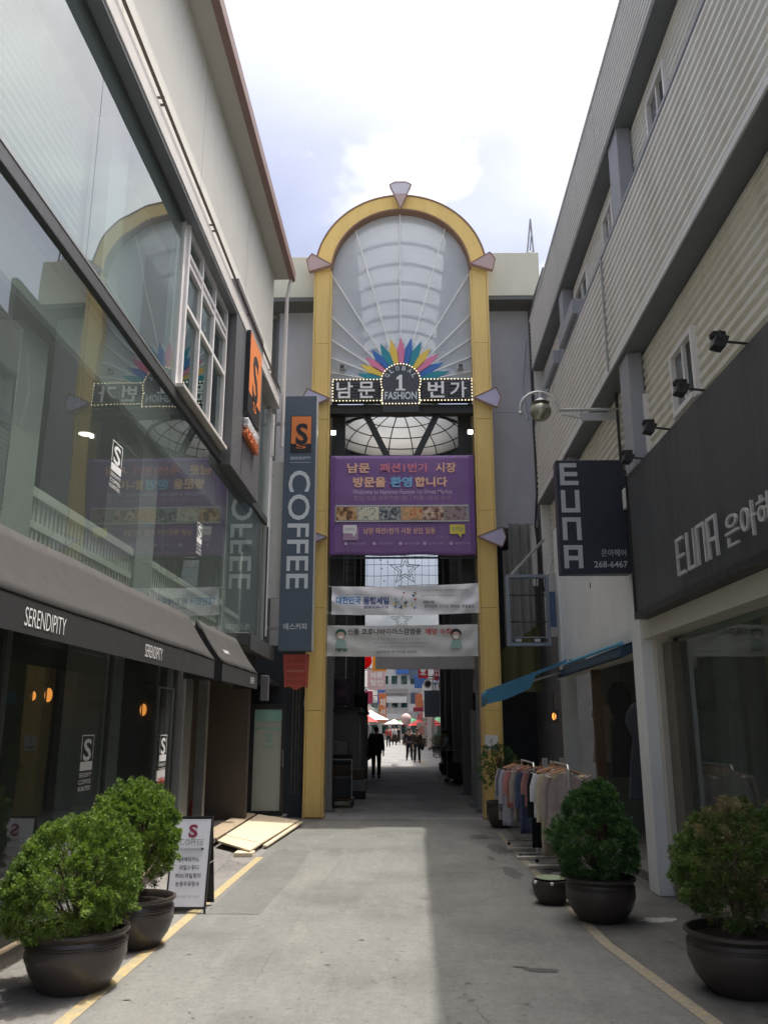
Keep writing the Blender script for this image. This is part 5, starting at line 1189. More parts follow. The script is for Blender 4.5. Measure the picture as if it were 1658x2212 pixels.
    for s in (-1, 1):
        e = MB().sphere((x + .03 * s * k, y + (hd[1] - .088) * k, 0.006 + 1.575 * k), .010 * k, n=8, m=6); e.build('eye', 'hair_black', t_)
        MB().sphere((x + .083 * s * k, y + hd[1] * k, 0.006 + 1.56 * k), .012 * k, .02 * k, .03 * k, 8, 6).build('ear', 'skin', t_)
    MB().sphere((x, y + (hd[1] - .10) * k, 0.006 + 1.55 * k), .012 * k, .02 * k, .022 * k, 8, 6).build('nose', 'skin', t_)
    MB().box(x - .022 * k, x + .022 * k, y + (hd[1] - .092) * k, y + (hd[1] - .085) * k, 0.006 + 1.508 * k, 0.006 + 1.514 * k).build('mouth', 'wear_red', t_)
    if coat:
        c_ = MB(); prof = [(.165, .80), (.17, .92), (.15, 1.05), (.16, 1.2), (.175, 1.33), (.12, 1.44)]
        c_.lathe(0, 0, prof, 20); c_.v = [(x + p[0] * 1.12 * k, y + p[1] * .82 * k, 0.006 + p[2] * k) for p in c_.v]; c_.build('coat_skirt', top, t_, smooth='all', solid=0.015)
    if bag:
        g_ = MB(); g_.sphere((x + .27 * k, y, 0.006 + .78 * k), .10 * k, .17 * k, .19 * k, 14, 8); g_.build('shoulder_bag', 'wear_black', t_, smooth='all')
        MB().tube([(x + .27 * k, y, 0.006 + .95 * k), (x + .22 * k, y - .02, 0.006 + 1.2 * k), (x + .17 * k, y, 0.006 + 1.47 * k)], .012, 6).build('strap', 'wear_black', t_)
    t_.rotation_euler.z = turn
    return t_
person(-0.76, 28.8, 1.68, 'person in a dark navy coat standing on the left of the arcade', 'wear_navy', 'wear_black', 0.06, coat=True, bag=True, turn=R(170))
person(0.50, 44.2, 1.62, 'person in dark clothes walking, left one of the pair', 'wear_navy', 'wear_black', 0.14, turn=R(10))
person(0.84, 41.8, 1.60, 'person in a brown top walking, right one of the pair', 'wear_brown', 'wear_black', 0.12, bag=True, turn=R(5))
person(1.46, 27.2, 1.58, 'person in a pale grey top bending beside a cart on the right', 'wear_grey', 'wear_black', 0.05, arm=(0.8, 0.8), lean=0.06, turn=R(-70))
for k, (x, y, h, tp, lg, lb) in enumerate(((-0.9, 72, 1.66, 'wear_red', 'wear_black', 'small far person in a red top on the sunlit street'), (-0.45, 80, 1.7, 'wear_white', 'wear_black', 'small far person in a white top on the sunlit street'),
        (-0.1, 90, 1.68, 'wear_black', 'wear_black', 'small far person in black at the end of the sunlit street'), (0.75, 60, 1.66, 'wear_blue', 'wear_navy', 'far person in a blue top behind the walking pair'))):
    person(x, y, h, lb, tp, lg, 0.12, turn=R(20 * k))

# ================================================================== the siding-clad building on the right
mat('siding', (0.76, 0.76, 0.735), 0.5, var=0.05, scale=1.0, dirt=0.34, dirtcol=(0.50, 0.46, 0.39), stretch=(1, 2.2, 0.25))
mat('siding_fascia', (0.70, 0.71, 0.71), 0.5, var=0.04, scale=1.0, dirt=0.28, dirtcol=(0.48, 0.47, 0.44), stretch=(1, 2.2, 0.25))
mat('siding_lower', (0.72, 0.69, 0.61), 0.55, var=0.06, dirt=0.34, dirtcol=(0.45, 0.39, 0.29), stretch=(1, 2.2, 0.25))
mat('beam_dark', (0.15, 0.16, 0.17), 0.6, var=0.1)
mat('column_bluegrey', (0.30, 0.31, 0.35), 0.5, var=0.05)
mat('board_charcoal', (0.055, 0.06, 0.066), 0.5, var=0.14, scale=0.7, stretch=(1, 2.5, 0.15), dirt=0.18, dirtcol=(0.13, 0.13, 0.13))
mat('white_render', (0.72, 0.74, 0.75), 0.75, var=0.05, scale=0.9, dirt=0.25, dirtcol=(0.42, 0.43, 0.43), bump=0.1, bscale=90)
rb_ = thing('siding_building', (2.45, 7.0, 0), 'long building clad in ribbed beige siding along the right of the street', 'building')
P = rb_
# one rib of the cladding, a shallow trapezoid; every course is its own strip
def siding(z0, z1, xf, y0, y1, m, pitch, depth=0.03):
    n = int(round((z1 - z0) / pitch)); p = (z1 - z0) / n; me = None
    prof = [(0, 0), (depth, 0.18 * p), (depth, 0.52 * p), (0.006, 0.66 * p), (0.0, p - 0.003)]
    b = MB(); pts = [(xf - d, y0, z0 + z) for d, z in prof] + [(xf + 0.02, y0, z0 + p - 0.003), (xf + 0.02, y0, z0)]
    b.prism(pts, (0, y1 - y0, 0)); first = b.build('siding_strip', m, P)
    for k in range(1, n):
        c = first.copy(); C.objects.link(c); c.location = first.location + Vector((0, 0, p * k))
seg = ((2.0, 9.18), (9.2, 15.15))
XF = 2.45; XW = 2.66
for y0, y1 in seg:
    siding(8.34, 9.30, XF, y0, y1, 'siding_fascia', 0.08, 0.02)
    siding(5.70, 7.14, XF, y0, y1, 'siding', 0.102, 0.032)
BX('coping', 'siding_fascia', P, XF - 0.035, XF + 0.5, 2, 15.16, 9.301, 9.34); BX('fascia_core', 'beam_dark', P, XF + 0.021, XW + 0.3, 2, 15.14, 8.345, 9.299)
BX('fascia_soffit', 'beam_dark', P, XF - 0.01, XW + 0.3, 2, 15.16, 8.28, 8.338)
BX('band_core', 'beam_dark', P, XF + 0.021, XW + 0.3, 2, 15.14, 5.71, 7.14); BX('band_cap', 'column_bluegrey', P, XF - 0.03, XW + 0.01, 2, 15.15, 7.142, 7.18)
BX('band_soffit', 'beam_dark', P, XF - 0.015, XW + 0.3, 2, 15.16, 5.62, 5.698)
BX('band_edge', 'siding_fascia', P, XF - 0.035, XF - 0.016, 2, 15.16, 5.64, 5.70)
BX('wall_core', 'beam_dark', P, XW + 0.021, XW + 0.3, 2, 15.1, 2.9, 8.279)
BX('wall_back', 'beam_dark', P, 6.0, 6.2, 2, 15.1, 0.006, 9.3); BX('roof', 'beam_dark', P, XF + 0.5, 6.2, 2, 15.14, 9.2, 9.298)
BX('end_wall', 'siding', P, XF + 0.03, 6.2, 15.161, 15.25, 3.2, 9.3)
# window positions (y0, y1) cut the siding of the recessed walls into pieces
upw = [(7.02, 7.66), (9.26, 9.80), (10.85, 11.75), (12.5, 13.3), (14.1, 14.75)]
low = [(6.95, 7.62), (8.55, 9.25)]
colm = [(4.2, 4.55), (8.34, 8.74), (12.0, 12.3)]
def wall_courses(z0, z1, wins, wz0, wz1, m, pitch):
    edges = [2.0]
    for a, b_ in wins: edges += [a, b_]
    edges.append(15.1)
    for a, b_ in zip(edges[0::2], edges[1::2]): siding(wz0, wz1, XW, a, b_, m, pitch, 0.024)
    siding(z0, wz0, XW, 2.0, 15.1, m, pitch, 0.024); siding(wz1, z1, XW, 2.0, 15.1, m, pitch, 0.024)
wall_courses(7.18, 8.275, upw, 7.30, 8.02, 'siding', 0.09)
wall_courses(4.30, 5.615, low, 4.46, 5.12, 'siding_lower', 0.11)
def window(y0, y1, z0, z1, box=False, depth=0.06):
    w = BX('window', 'frame_white', P, XW - depth, XW + 0.03, y0, y0 + 0.05, z0, z1)
    BX('jamb', 'frame_white', w, XW - depth, XW + 0.03, y1 - 0.05, y1, z0, z1)
    BX('head', 'frame_white', w, XW - depth, XW + 0.03, y0 + 0.05, y1 - 0.05, z1 - 0.05, z1); BX('sill', 'frame_white', w, XW - depth - 0.02, XW + 0.03, y0 + 0.05, y1 - 0.05, z0, z0 + 0.05)
    ym = (y0 + y1) / 2; BX('mullion', 'frame_white', w, XW - depth + 0.02, XW + 0.02, ym - 0.02, ym + 0.02, z0 + 0.05, z1 - 0.05)
    BX('pane', 'window_dark', w, XW - 0.005, XW + 0.004, y0 + 0.05, ym - 0.02, z0 + 0.05, z1 - 0.05); BX('pane', 'window_pale', w, XW - 0.012, XW - 0.004, ym + 0.02, y1 - 0.05, z0 + 0.05, z1 - 0.05)
    if box: BX('window_box', 'column_bluegrey', P, XF - 0.10, XW - depth - 0.021, y0 - 0.12, y1 + 0.15, z0 - 0.10, z0 + 0.12, bevel=0.01)
glass('window_dark', (0.10, 0.10, 0.11), ior=1.6); glass('window_pale', (0.35, 0.38, 0.42), ior=1.6, haze=0.5, hazecol=(0.5, 0.52, 0.56))
for k, (a, b_) in enumerate(upw): window(a, b_, 7.30, 8.02, box=(k >= 2))
for a, b_ in low: window(a, b_, 4.46, 5.12)
for y0, y1 in colm:
    BX('column', 'column_bluegrey', P, XF + 0.02, XW - 0.03, y0, y1, 7.181, 8.279, bevel=0.01)
    BX('column', 'column_bluegrey', P, XF + 0.02, XW - 0.03, y0 + 0.25, y1 + 0.22, 4.32, 5.619, bevel=0.01)
MB().tube([(XF - 0.045, 9.19, 7.14), (XF - 0.045, 9.19, 5.66)], 0.014, 6).build('downpipe', 'steel_dull', P)
MB().tube([(XW - 0.05, 9.72, 5.6), (XW - 0.05, 9.72, 3.9)], 0.018, 6).build('conduit', 'black_metal', P)
b = MB().tube([(XF - 0.05, 15.0, 8.2), (XF - 0.06, 15.05, 7.0), (XF - 0.03, 15.08, 6.0), (XF - 0.10, 15.1, 5.2), (XF, 15.1, 4.0)], 0.02, 6); b.build('cable', 'black_metal', P, smooth=True)
MB().tube([(XF - 0.12, 15.2, 8.9), (XF - 0.2, 15.3, 8.0), (XF - 0.14, 15.2, 7.3)], 0.028, 8).build('drain_pipe', 'column_bluegrey', P, smooth=True)
# ground floor walls
BX('street_wall', 'white_render', P, 2.62, 2.80, 9.66, 14.35, 2.60, 4.298); BX('wall_corner', 'white_render', P, 2.58, 2.80, 14.36, 14.62, 0.006, 5.0)
BX('stain_bolt', 'black_metal', P, 2.612, 2.619, 11.9, 11.93, 3.55, 3.62)
rb_.rotation_euler.z = ROT

# ------------------------------------------------------------------ boutique at the near right: pillar, signboard, shop window
bq = thing('boutique_storefront', (2.9, 7.0, 0), 'white pillared boutique front with a wide shop window at the right edge', 'storefront')
BX('pillar', 'white_render', bq, 2.59, 2.90, 9.20, 9.54, 0.005, 2.78, bevel=0.008)
BX('pillar_stub', 'white_render', bq, 2.66, 2.90, 9.22, 9.52, 2.781, 4.32)
mat('frame_beige', (0.52, 0.50, 0.44), 0.5, var=0.06); mat('frame_bronze', (0.16, 0.14, 0.115), 0.5, metal=0.3)
BX('head_frame', 'frame_beige', bq, 2.62, 2.90, 3.0, 9.19, 2.56, 2.745)
BX('jamb', 'frame_beige', bq, 2.72, 2.90, 9.08, 9.19, 0.12, 2.56); BX('inner_jamb', 'frame_bronze', bq, 2.78, 2.90, 8.78, 9.075, 0.12, 2.50)
BX('plinth', 'frame_bronze', bq, 2.72, 2.95, 3.0, 9.08, 0.006, 0.14)
for (a, b_) in ((3.0, 6.4), (6.44, 8.76)): BX('shop_pane', 'shop_glass', bq, 2.86, 2.872, a, b_, 0.14, 2.555)
BX('mullion', 'frame_bronze', bq, 2.84, 2.89, 6.40, 6.44, 0.14, 2.555)
mat('curtain_pale', (0.40, 0.43, 0.42), 0.9, var=0.12, stretch=(1, 20, 0.4)); mat('room_brown', (0.42, 0.40, 0.36), 0.8, var=0.12)
BX('curtain', 'curtain_pale', bq, 3.1, 3.14, 8.05, 8.55, 0.15, 2.5)
BX('inner_wall', 'room_brown', bq, 4.4, 4.5, 3.0, 9.1, 0.02, 2.6); BX('inner_wall', 'room_brown', bq, 2.95, 4.39, 9.1, 9.19, 0.02, 2.6)
BX('inner_ceiling', 'interior_pale', bq, 2.95, 4.39, 3.0, 9.09, 2.56, 2.62); BX('inner_floor', 'interior_grey', bq, 2.96, 4.39, 3.0, 9.09, 0.01, 0.1)
BX('rail_bar', 'steel_dull', bq, 2.90, 2.92, 3.5, 7.9, 0.98, 1.0)
mat('cushion', (0.45, 0.42, 0.38), 0.9)
ch = thing('armchair', (3.5, 7.4, 0.1), 'pale rounded armchair inside the boutique window', 'armchair')
MB().sphere((3.5, 7.4, 0.95), 0.32, 0.35, 0.30, 18, 10).build('backrest', 'cushion', ch, smooth='all'); BX('seat', 'cushion', ch, 3.15, 3.85, 7.0, 7.8, 0.35, 0.6, bevel=0.05)
for dx in (-.28, .28):
    for dy in (-.3, .3): MB().tube([(3.5 + dx, 7.4 + dy, 0.1), (3.5 + dx, 7.4 + dy, 0.35)], 0.02).build('leg', 'wood_dark', ch)
# letters of the shop sign are plain square strokes
def stroke_letter(ch_, x0, y, z0, w, h, t, right, par, m, depth=0.012):
    """E U n A as square strokes; plane given by an origin point and the reading direction"""
    r_ = Vector(right).normalized(); u = Vector((0, 0, 1)); n_ = r_.cross(u); o = Vector((x0, y, z0)); b = MB()
    def rect(a0, a1, c0, c1):
        q = [o + r_ * (a * w) + u * (c * h) for a, c in ((a0, c0), (a1, c0), (a1, c1), (a0, c1))]
        b.prism([tuple(p) for p in q], tuple(n_ * depth))
    tx, tz = t / w, t / h
    if ch_ == 'E': rect(0, tx, 0, 1); rect(tx, 1, 0, tz); rect(tx, 0.95, 0.5 - tz / 2, 0.5 + tz / 2); rect(tx, 0.92, 1 - tz, 1)
    if ch_ == 'U': rect(0, tx, 0, 1); rect(1 - tx, 1, 0, 1); rect(tx, 1 - tx, 0, tz)
    if ch_ == 'N': rect(0, tx, 0, 1); rect(1 - tx, 1, 0, 1); rect(tx, 1 - tx, 1 - tz, 1)
    if ch_ == 'A': rect(0, tx, 0, 1); rect(1 - tx, 1, 0, 1); rect(tx, 1 - tx, 1 - tz, 1); rect(tx, 1 - tx, 0.44 - tz / 2, 0.44 + tz / 2)
    return b.build('letter', m, par)
sg = thing('boutique_signboard', (2.7, 6.0, 2.75), 'wide charcoal signboard lettered EUNA over the boutique window', 'sign')
for k, (a, b_) in enumerate(((3.0, 4.48), (4.483, 5.98), (5.983, 7.48), (7.483, 9.0))):
    BX('panel', 'board_charcoal', sg, 2.52, 2.66, a, b_, 2.82, 4.33)
BX('lower_lip', 'black_metal', sg, 2.49, 2.66, 3.0, 9.01, 2.75, 2.818)
BX('end_cap', 'black_metal', sg, 2.50, 2.66, 9.003, 9.03, 2.819, 4.335)
mat('metal_letter', (0.60, 0.61, 0.60), 0.35, metal=0.4)
ly = [7.40, 7.13, 6.88, 6.63]
for c_, y in zip('EUNA', ly): stroke_letter(c_, 2.47, y, 2.93, 0.20, 0.33, 0.030, (0, -1, 0), sg, 'metal_letter', 0.02)
text('은아헤어', (2.47, 5.70, 3.06), (0, -1, 0), FZ, 1.12, 0.25, 'metal_letter', sg, depth=0.02)
# spotlights on arms above the signboard
for k, (y, z) in enumerate(((5.86, 4.44), (6.74, 4.43), (7.68, 4.42), (8.48, 4.38))):
    sl = thing('spotlight', (2.42, y, z), 'black spotlight on an arm above the boutique sign, %s from the picture edge' % ('first', 'second', 'third', 'fourth')[k], 'spotlight', 'spotlights above the boutique sign')
    x = 2.40
    b = MB(); b.hexa([(x - .07, y - .05, z - .05), (x + .02, y - .06, z - .07), (x + .02, y + .06, z - .07), (x - .07, y + .05, z - .05)], [(x - .04, y - .05, z + .04), (x + .06, y - .06, z + .02), (x + .06, y + .06, z + .02), (x - .04, y + .05, z + .04)])
    b.build('head', 'black_metal', sl, bevel=0.008)
    b = MB()
    for dy in (-.03, 0, .03): b.box(x - .06, x + .04, y + dy - .004, y + dy + .004, z + .03, z + .07)
    b.build('fins', 'black_metal', sl); MB().tube([(x - .02, y - .075, z), (x - .02, y - .075, z + .05), (x + .03, y, z + .06)], 0.009, 6).build('yoke', 'black_metal', sl)
    MB().tube([(x + .03, y, z + .0), (2.6, y - 0.02, z - .03)], 0.010, 6).build('arm', 'black_metal', sl)
# projecting EUNA sign
pj = thing('projecting_sign', (2.27, 9.65, 3.35), 'dark box sign lettered EUNA with a phone number, sticking out of the wall', 'sign')
mat('sign_navy', (0.028, 0.032, 0.048), 0.4, var=0.06)
BX('box', 'sign_navy', pj, 1.86, 2.66, 9.6, 9.78, 3.35, 4.71, bevel=0.008)
for c_, z in zip('EUNA', (4.40, 4.07, 3.74, 3.41)): stroke_letter(c_, 1.90, 9.596, z, 0.215, 0.27, 0.052, FX, pj, 'print_grey', 0.004)
for c_ in (): pass
text('은아헤어', (2.47, 9.595, 3.59), FX, FZ, 0.28, 0.085, 'print_grey', pj, bold=0.004); text('268-6467', (2.43, 9.595, 3.455), FX, FZ, 0.38, 0.075, 'print_grey', pj, bold=0.012)
for z in (3.6, 4.4): BX('bracket', 'black_metal', pj, 2.661, 2.72, 9.66, 9.70, z, z + 0.06)
mat('box_white', (0.62, 0.62, 0.62), 0.5)
jb = thing('junction_box', (2.63, 9.35, 4.1), 'small white electric box between the two EUNA signs', 'box')
BX('case', 'box_white', jb, 2.56, 2.655, 9.28, 9.40, 4.05, 4.28, bevel=0.006); MB().tube([(2.6, 9.34, 4.28), (2.62, 9.3, 4.42), (2.70, 9.33, 4.5)], 0.01, 6).build('cable', 'black_metal', jb)
BX('bracket', 'black_metal', jb, 2.60, 2.655, 9.3, 9.38, 3.5, 4.04)

# ------------------------------------------------------------------ curved street lamp on the wall
mat('lamp_brass', (0.36, 0.35, 0.28), 0.28, metal=0.75, var=0.08); mat('lamp_steel', (0.50, 0.52, 0.51), 0.35, metal=0.6)
LY = 9.72; lz = 5.37
la = thing('wall_lamp', (2.70, LY, lz), 'globe street lamp on a long arm with a curled hook, fixed to the siding', 'lamp')
MB().tube([(2.72, LY, 5.8), (2.72, LY, 4.6)], 0.014, 8).build('wall_rod', 'black_metal', la)
MB().tube([(2.72, LY, lz + .02), (1.98, LY, lz + .02)], 0.022, 8).tube([(2.72, LY, lz - .09), (2.30, LY, lz - .10), (1.98, LY, lz - .04)], 0.014, 8).build('arm', 'lamp_steel', la, smooth=True)
b = MB(); b.hexa([(2.22, LY - .01, lz - .12), (2.62, LY - .01, lz - .12), (2.62, LY + .01, lz - .12), (2.22, LY + .01, lz - .12)], [(2.2, LY - .01, lz - .02), (2.62, LY - .01, lz - .02), (2.62, LY + .01, lz - .02), (2.2, LY + .01, lz - .02)]); b.build('name_plate', 'lamp_steel', la)
hk = [(1.72 + 0.235 * math.cos(a), LY, lz + 0.02 + 0.235 * math.sin(a)) for a in np.linspace(R(-8), R(190), 24)]
MB().tube(hk, 0.017, 8).build('hook', 'lamp_steel', la, smooth=True); MB().sphere(hk[-1], 0.028).build('finial', 'lamp_steel', la, smooth='all')
MB().tube([(1.735, LY, lz + 0.25), (1.735, LY, lz + 0.09)], 0.022, 8).lathe(1.735, LY, [(0.03, 0.17), (0.07, 0.135), (0.115, 0.11)], 20, lz).build('collar', 'lamp_steel', la, smooth=True)
MB().sphere((1.735, LY, lz + 0.0), 0.128, 0.128, 0.125, 24, 14).build('globe', 'lamp_brass', la, smooth='all')

# ------------------------------------------------------------------ clothes shop with the blue awning
mat('blue_canvas', (0.05, 0.19, 0.31), 0.7, var=0.08, scale=4); mat('blue_dark', (0.012, 0.035, 0.065), 0.6); mat('canvas_sunlit', (0.10, 0.36, 0.55), 0.7)  # end and edge blues lighter than the roll: sunlight put into the colour
cs_ = thing('clothes_shop', (3.2, 12.0, 0), 'dim open clothes shop under the blue awning on the right', 'shop')
mat('shop_inner', (0.30, 0.31, 0.30), 0.8, var=0.2)
BX('back_wall', 'shop_inner', cs_, 4.6, 4.7, 9.6, 15.0, 0.02, 2.6); BX('floor', 'step_stone', cs_, 2.72, 4.6, 9.55, 15.0, 0.006, 0.10); BX('side_wall', 'interior_dark', cs_, 2.91, 4.6, 9.55, 9.65, 0.1, 2.6)
mat('shop_green', (0.22, 0.25, 0.23), 0.8)
BX('inner_partition', 'shop_green', cs_, 3.2, 4.6, 14.2, 14.3, 0.1, 2.6); BX('ceiling', 'interior_grey', cs_, 2.72, 4.6, 9.6, 15.0, 2.58, 2.64)
BX('door_post', 'wood_dark', cs_, 2.75, 2.87, 12.3, 12.42, 0.1, 2.58); BX('door_post', 'wood_dark', cs_, 2.75, 2.87, 14.5, 14.62, 0.1, 2.58)
BX('lintel', 'frame_beige', cs_, 2.74, 2.86, 9.6, 15.0, 2.44, 2.52)
for k in range(5): MB().lathe(3.05 + 0.1 * (k % 2), 9.9 + 0.42 * k, [(0, 2.575), (0.05, 2.575), (0.06, 2.578)], 14).build('ceiling_lamp', 'downlight', cs_)
aw = thing('blue_awning', (2.3, 12.2, 2.1), 'blue canvas awning over the clothes shop, drooping toward the gate post', 'awning')
# narrow rolled part along the wall, then the wide drooping end
MB().prism([(2.76, 9.62, 2.60), (2.50, 9.62, 2.52), (2.47, 9.62, 2.42), (2.50, 9.62, 2.40), (2.76, 9.62, 2.52)], (0.05, 4.2, 0.0)).build('rolled_canvas', 'blue_dark', aw)
BX('wall_rail', 'blue_dark', aw, 2.74, 2.80, 9.62, 13.9, 2.60, 2.70)
b = MB(); b.grid(lambda u, v: (2.62 - 1.26 * v + 0.06 * u, 13.4 + 1.6 * u, 2.66 - 0.46 * v - 0.03 * math.sin(math.pi * v) + 0.012 * math.sin(u * 12)), 10, 10); b.build('canopy', 'blue_canvas', aw, smooth='all', solid=0.012)
b = MB(); b.grid(lambda u, v: (1.36 + 0.06 * u + 0.012 * math.sin(u * 20), 13.4 + 1.6 * u, 2.195 - (0.20 + 0.02 * math.sin(u * 26)) * v + 0.012 * math.sin(u * 12)), 30, 3); b.build('valance', 'blue_canvas', aw, smooth='all', solid=0.01)
MB().prism([(2.6, 13.395, 2.66), (1.36, 13.395, 2.205), (1.36, 13.395, 1.99), (1.62, 13.395, 2.05), (2.02, 13.395, 2.22), (2.12, 13.395, 2.43), (2.6, 13.395, 2.61)], (0, -0.012, 0)).build('end_flap', 'blue_canvas', aw)
b = MB()
for y in (13.5, 14.8): b.bar((2.62, y, 2.5), (1.40, y, 2.16), 0.025)
b.build('arms', 'steel_dull', aw); MB().tube([(2.50, 9.62, 2.56), (2.58, 13.4, 2.60)], 0.022).build('top_edge', 'canvas_sunlit', aw)
lantern(2.30, 13.0, 1.80, 'amber lantern glowing at the clothes shop doorway', None, 0.9)
# clothes and bags hanging inside
mat('pale_mesh', (0.40, 0.36, 0.31), 0.8); mat('dress_charcoal', (0.075, 0.075, 0.08), 0.9, var=0.25, stretch=(14, 1, 0.6)); mat('dress_slate', (0.085, 0.095, 0.12), 0.9, var=0.25, stretch=(14, 1, 0.6))
hs = [('dress', 3.25, 12.9, 0.95, 0.26, 1.35, 'dress_charcoal', 'black long dress hanging inside the shop doorway'), ('dress', 3.1, 11.3, 0.75, 0.28, 1.2, 'dress_slate', 'wide dark navy dress hanging inside the shop'),
      ('dress', 3.25, 14.0, 1.1, 0.26, 0.9, 'pale_mesh', 'pale blouse hanging high at the back of the shop')]
def dress(x, y, z0, w, h, m, label):
    t_ = thing('hanging_dress', (x, y, z0), label, 'dress', 'dresses hanging inside the shop')
    pr = [(-.5, 0), (.5, 0), (.36, .45), (.26, .62), (.46, .80), (.40, .90), (.18, 1), (-.18, 1), (-.40, .90), (-.46, .80), (-.26, .62), (-.36, .45)]
    MB().prism([(x + a * w * 1.5, y - 0.03, z0 + c * h) for a, c in pr], (0, 0.06, 0)).build('cloth', m, t_, bevel=0.02); MB().tube([(x, y, z0 + h), (x, y, z0 + h + 0.14), (x + .03, y, z0 + h + .16)], .006, 5).build('hanger', 'steel_dull', t_)
for (_, x, y, z0, w, h, m_, lb) in hs: dress(x, y, z0, w, h, m_, lb)
nb = thing('net_bag', (2.93, 10.0, 1.2), 'beige string bag hanging by the white pillar', 'bag')
b = MB()
for s in (-1, 1): b.tube([(2.93, 10.0, 2.35), (2.93 + .05 * s, 10.0, 1.75), (2.93, 10.0, 1.5)], 0.008, 5)
b.tube([(2.93, 10.0, 1.5), (2.94, 10.0, 1.05)], 0.012, 5); b.build('cords', 'pale_mesh', nb); MB().sphere((2.93, 10.0, 1.58), 0.06, 0.05, 0.12, 12, 8).build('pouch', 'pale_mesh', nb, smooth='all')
# alley wall between the shop and the gate: dark wall, pale hanging sheets, pipes, blue plate, empty sign frame
dw = thing('alley_wall', (2.5, 17.9, 0), 'dark alley wall right of the gate with pipes and cables', 'wall')
BX('back', 'navy_dark', dw, 1.96, 3.4, 18.45, 18.55, 0.006, 5.8); BX('side', 'shop_wall_dark', dw, 2.90, 3.0, 15.3, 18.44, 0.006, 10.58)
for k, x in enumerate((2.42, 2.55, 2.68)): MB().tube([(x, 17.6, 3.0 + 0.3 * k), (x + .02, 17.6, 5.7)], 0.03, 8).build('pipe', 'pipe_grey', dw, smooth=True)
for k in range(3): MB().tube([(1.98, 17.2, 5.2 - .5 * k), (2.4, 17.3, 4.9 - .4 * k), (2.84, 17.2, 5.3 - .6 * k)], 0.012, 5).build('cable', 'black_metal', dw, smooth=True)
BX('pale_conduit', 'corner_white', dw, 2.70, 2.80, 16.9, 17.0, 4.4, 5.64)
glass('tarp_clear', (0.8, 0.8, 0.8), ior=1.4, rough=0.3, haze=0.75, hazecol=(0.58, 0.58, 0.55))
tp = thing('folded_tarp', (2.4, 17.0, 2.8), 'pale translucent tarpaulin hanging in folds behind the empty sign frame', 'tarpaulin')
MB().grid(lambda u, v: (2.12 + 0.62 * u, 17.0 + 0.05 * math.sin(u * 22) + 0.03 * math.sin(u * 9 + v * 2), 2.75 + (2.95 if u > 0.2 else 2.4) * v), 44, 8).build('sheet', 'tarp_clear', tp, smooth='all')
gp = thing('olive_drape', (2.4, 16.7, 2.0), 'olive cloth draped low behind the empty sign frame', 'cloth')
mat('olive_cloth', (0.10, 0.095, 0.04), 0.9)
MB().grid(lambda u, v: (2.0 + 0.75 * u, 16.75 + 0.04 * math.sin(u * 14), 2.3 + (0.8 + 0.5 * u) * v), 20, 6).build('sheet', 'olive_cloth', gp, smooth='all')
ef = thing('empty_sign_frame', (2.2, 14.5, 2.98), 'empty rectangular metal sign frame hanging right of the gate', 'sign frame')
mat('frame_blue', (0.20, 0.23, 0.28), 0.5)
for (x0, x1, z0, z1) in ((1.85, 1.90, 2.98, 4.2), (2.53, 2.58, 2.98, 4.2), (1.90, 2.53, 4.15, 4.2), (1.90, 2.53, 2.98, 3.03)): BX('rail', 'frame_blue', ef, x0, x1, 14.48, 14.62, z0, z1)
for z in (3.12, 3.38, 3.84): BX('crossbar', 'frame_blue' if z < 3.2 else 'black_metal', ef, 1.90, 2.53, 14.54, 14.56, z, z + 0.018)
MB().bar((2.38, 14.55, 3.39), (2.38, 14.55, 4.15), 0.015).build('crossbar', 'black_metal', ef)
for x in (1.98, 2.3): BX('label_plate', 'print_grey', ef, x, x + 0.1, 14.52, 14.53, 3.05, 3.10)
MB().bar((1.95, 14.55, 4.2), (2.6, 14.9, 4.9), 0.04).bar((2.58, 14.55, 4.2), (2.75, 14.9, 4.6), 0.03).build('stay', 'pipe_grey', ef)
mat('plate_blue', (0.05, 0.09, 0.17), 0.6)
bp_ = tag(BX('blue_plate', 'plate_blue', None, 2.56, 2.66, 14.36, 14.39, 3.28, 3.88), 'narrow blue plate on the wall corner beside the empty frame', 'sign')

# ================================================================== potted shrubs
def leaf_mat(name, dark, mid, light, brown=None):
    m, n, l = _mat(name); o = n.new('ShaderNodeOutputMaterial'); g_ = n.new('ShaderNodeNewGeometry'); pos = g_.outputs['Position']
    c = _ramp(n, l, _noise(n, l, pos, 38, 3, 0.65), [(0.33, dark), (0.5, mid), (0.68, light)])
    c = _mixc(n, l, 1.0, c, _ramp(n, l, _noise(n, l, pos, 9, 3, 0.5), [(0.35, (0.72, 0.75, 0.8)), (0.65, (1.25, 1.18, 1.0))]), 'MULTIPLY')
    if brown:
        k = _ramp(n, l, _noise(n, l, pos, 4.2, 4, 0.6), [(0.50, (0, 0, 0)), (0.60, (0.85,) * 3)]); c = _mixc(n, l, k, c, brown)
    d = n.new('ShaderNodeBsdfPrincipled'); l.new(c, d.inputs['Base Color']); d.inputs['Roughness'].default_value = 0.55; d.inputs['Specular IOR Level'].default_value = 0.3
    t = n.new('ShaderNodeBsdfTranslucent'); l.new(_mixc(n, l, 1.0, c, (0.9, 1.0, 0.35), 'MULTIPLY'), t.inputs[0])
    mx = n.new('ShaderNodeMixShader'); mx.inputs[0].default_value = 0.3; l.new(d.outputs[0], mx.inputs[1]); l.new(t.outputs[0], mx.inputs[2]); l.new(mx.outputs[0], o.inputs[0]); return m
leaf_mat('leaf_bright', (0.072, 0.135, 0.032), (0.160, 0.255, 0.058), (0.285, 0.380, 0.105))
leaf_mat('leaf_deep', (0.040, 0.105, 0.046), (0.080, 0.175, 0.066), (0.145, 0.250, 0.095))
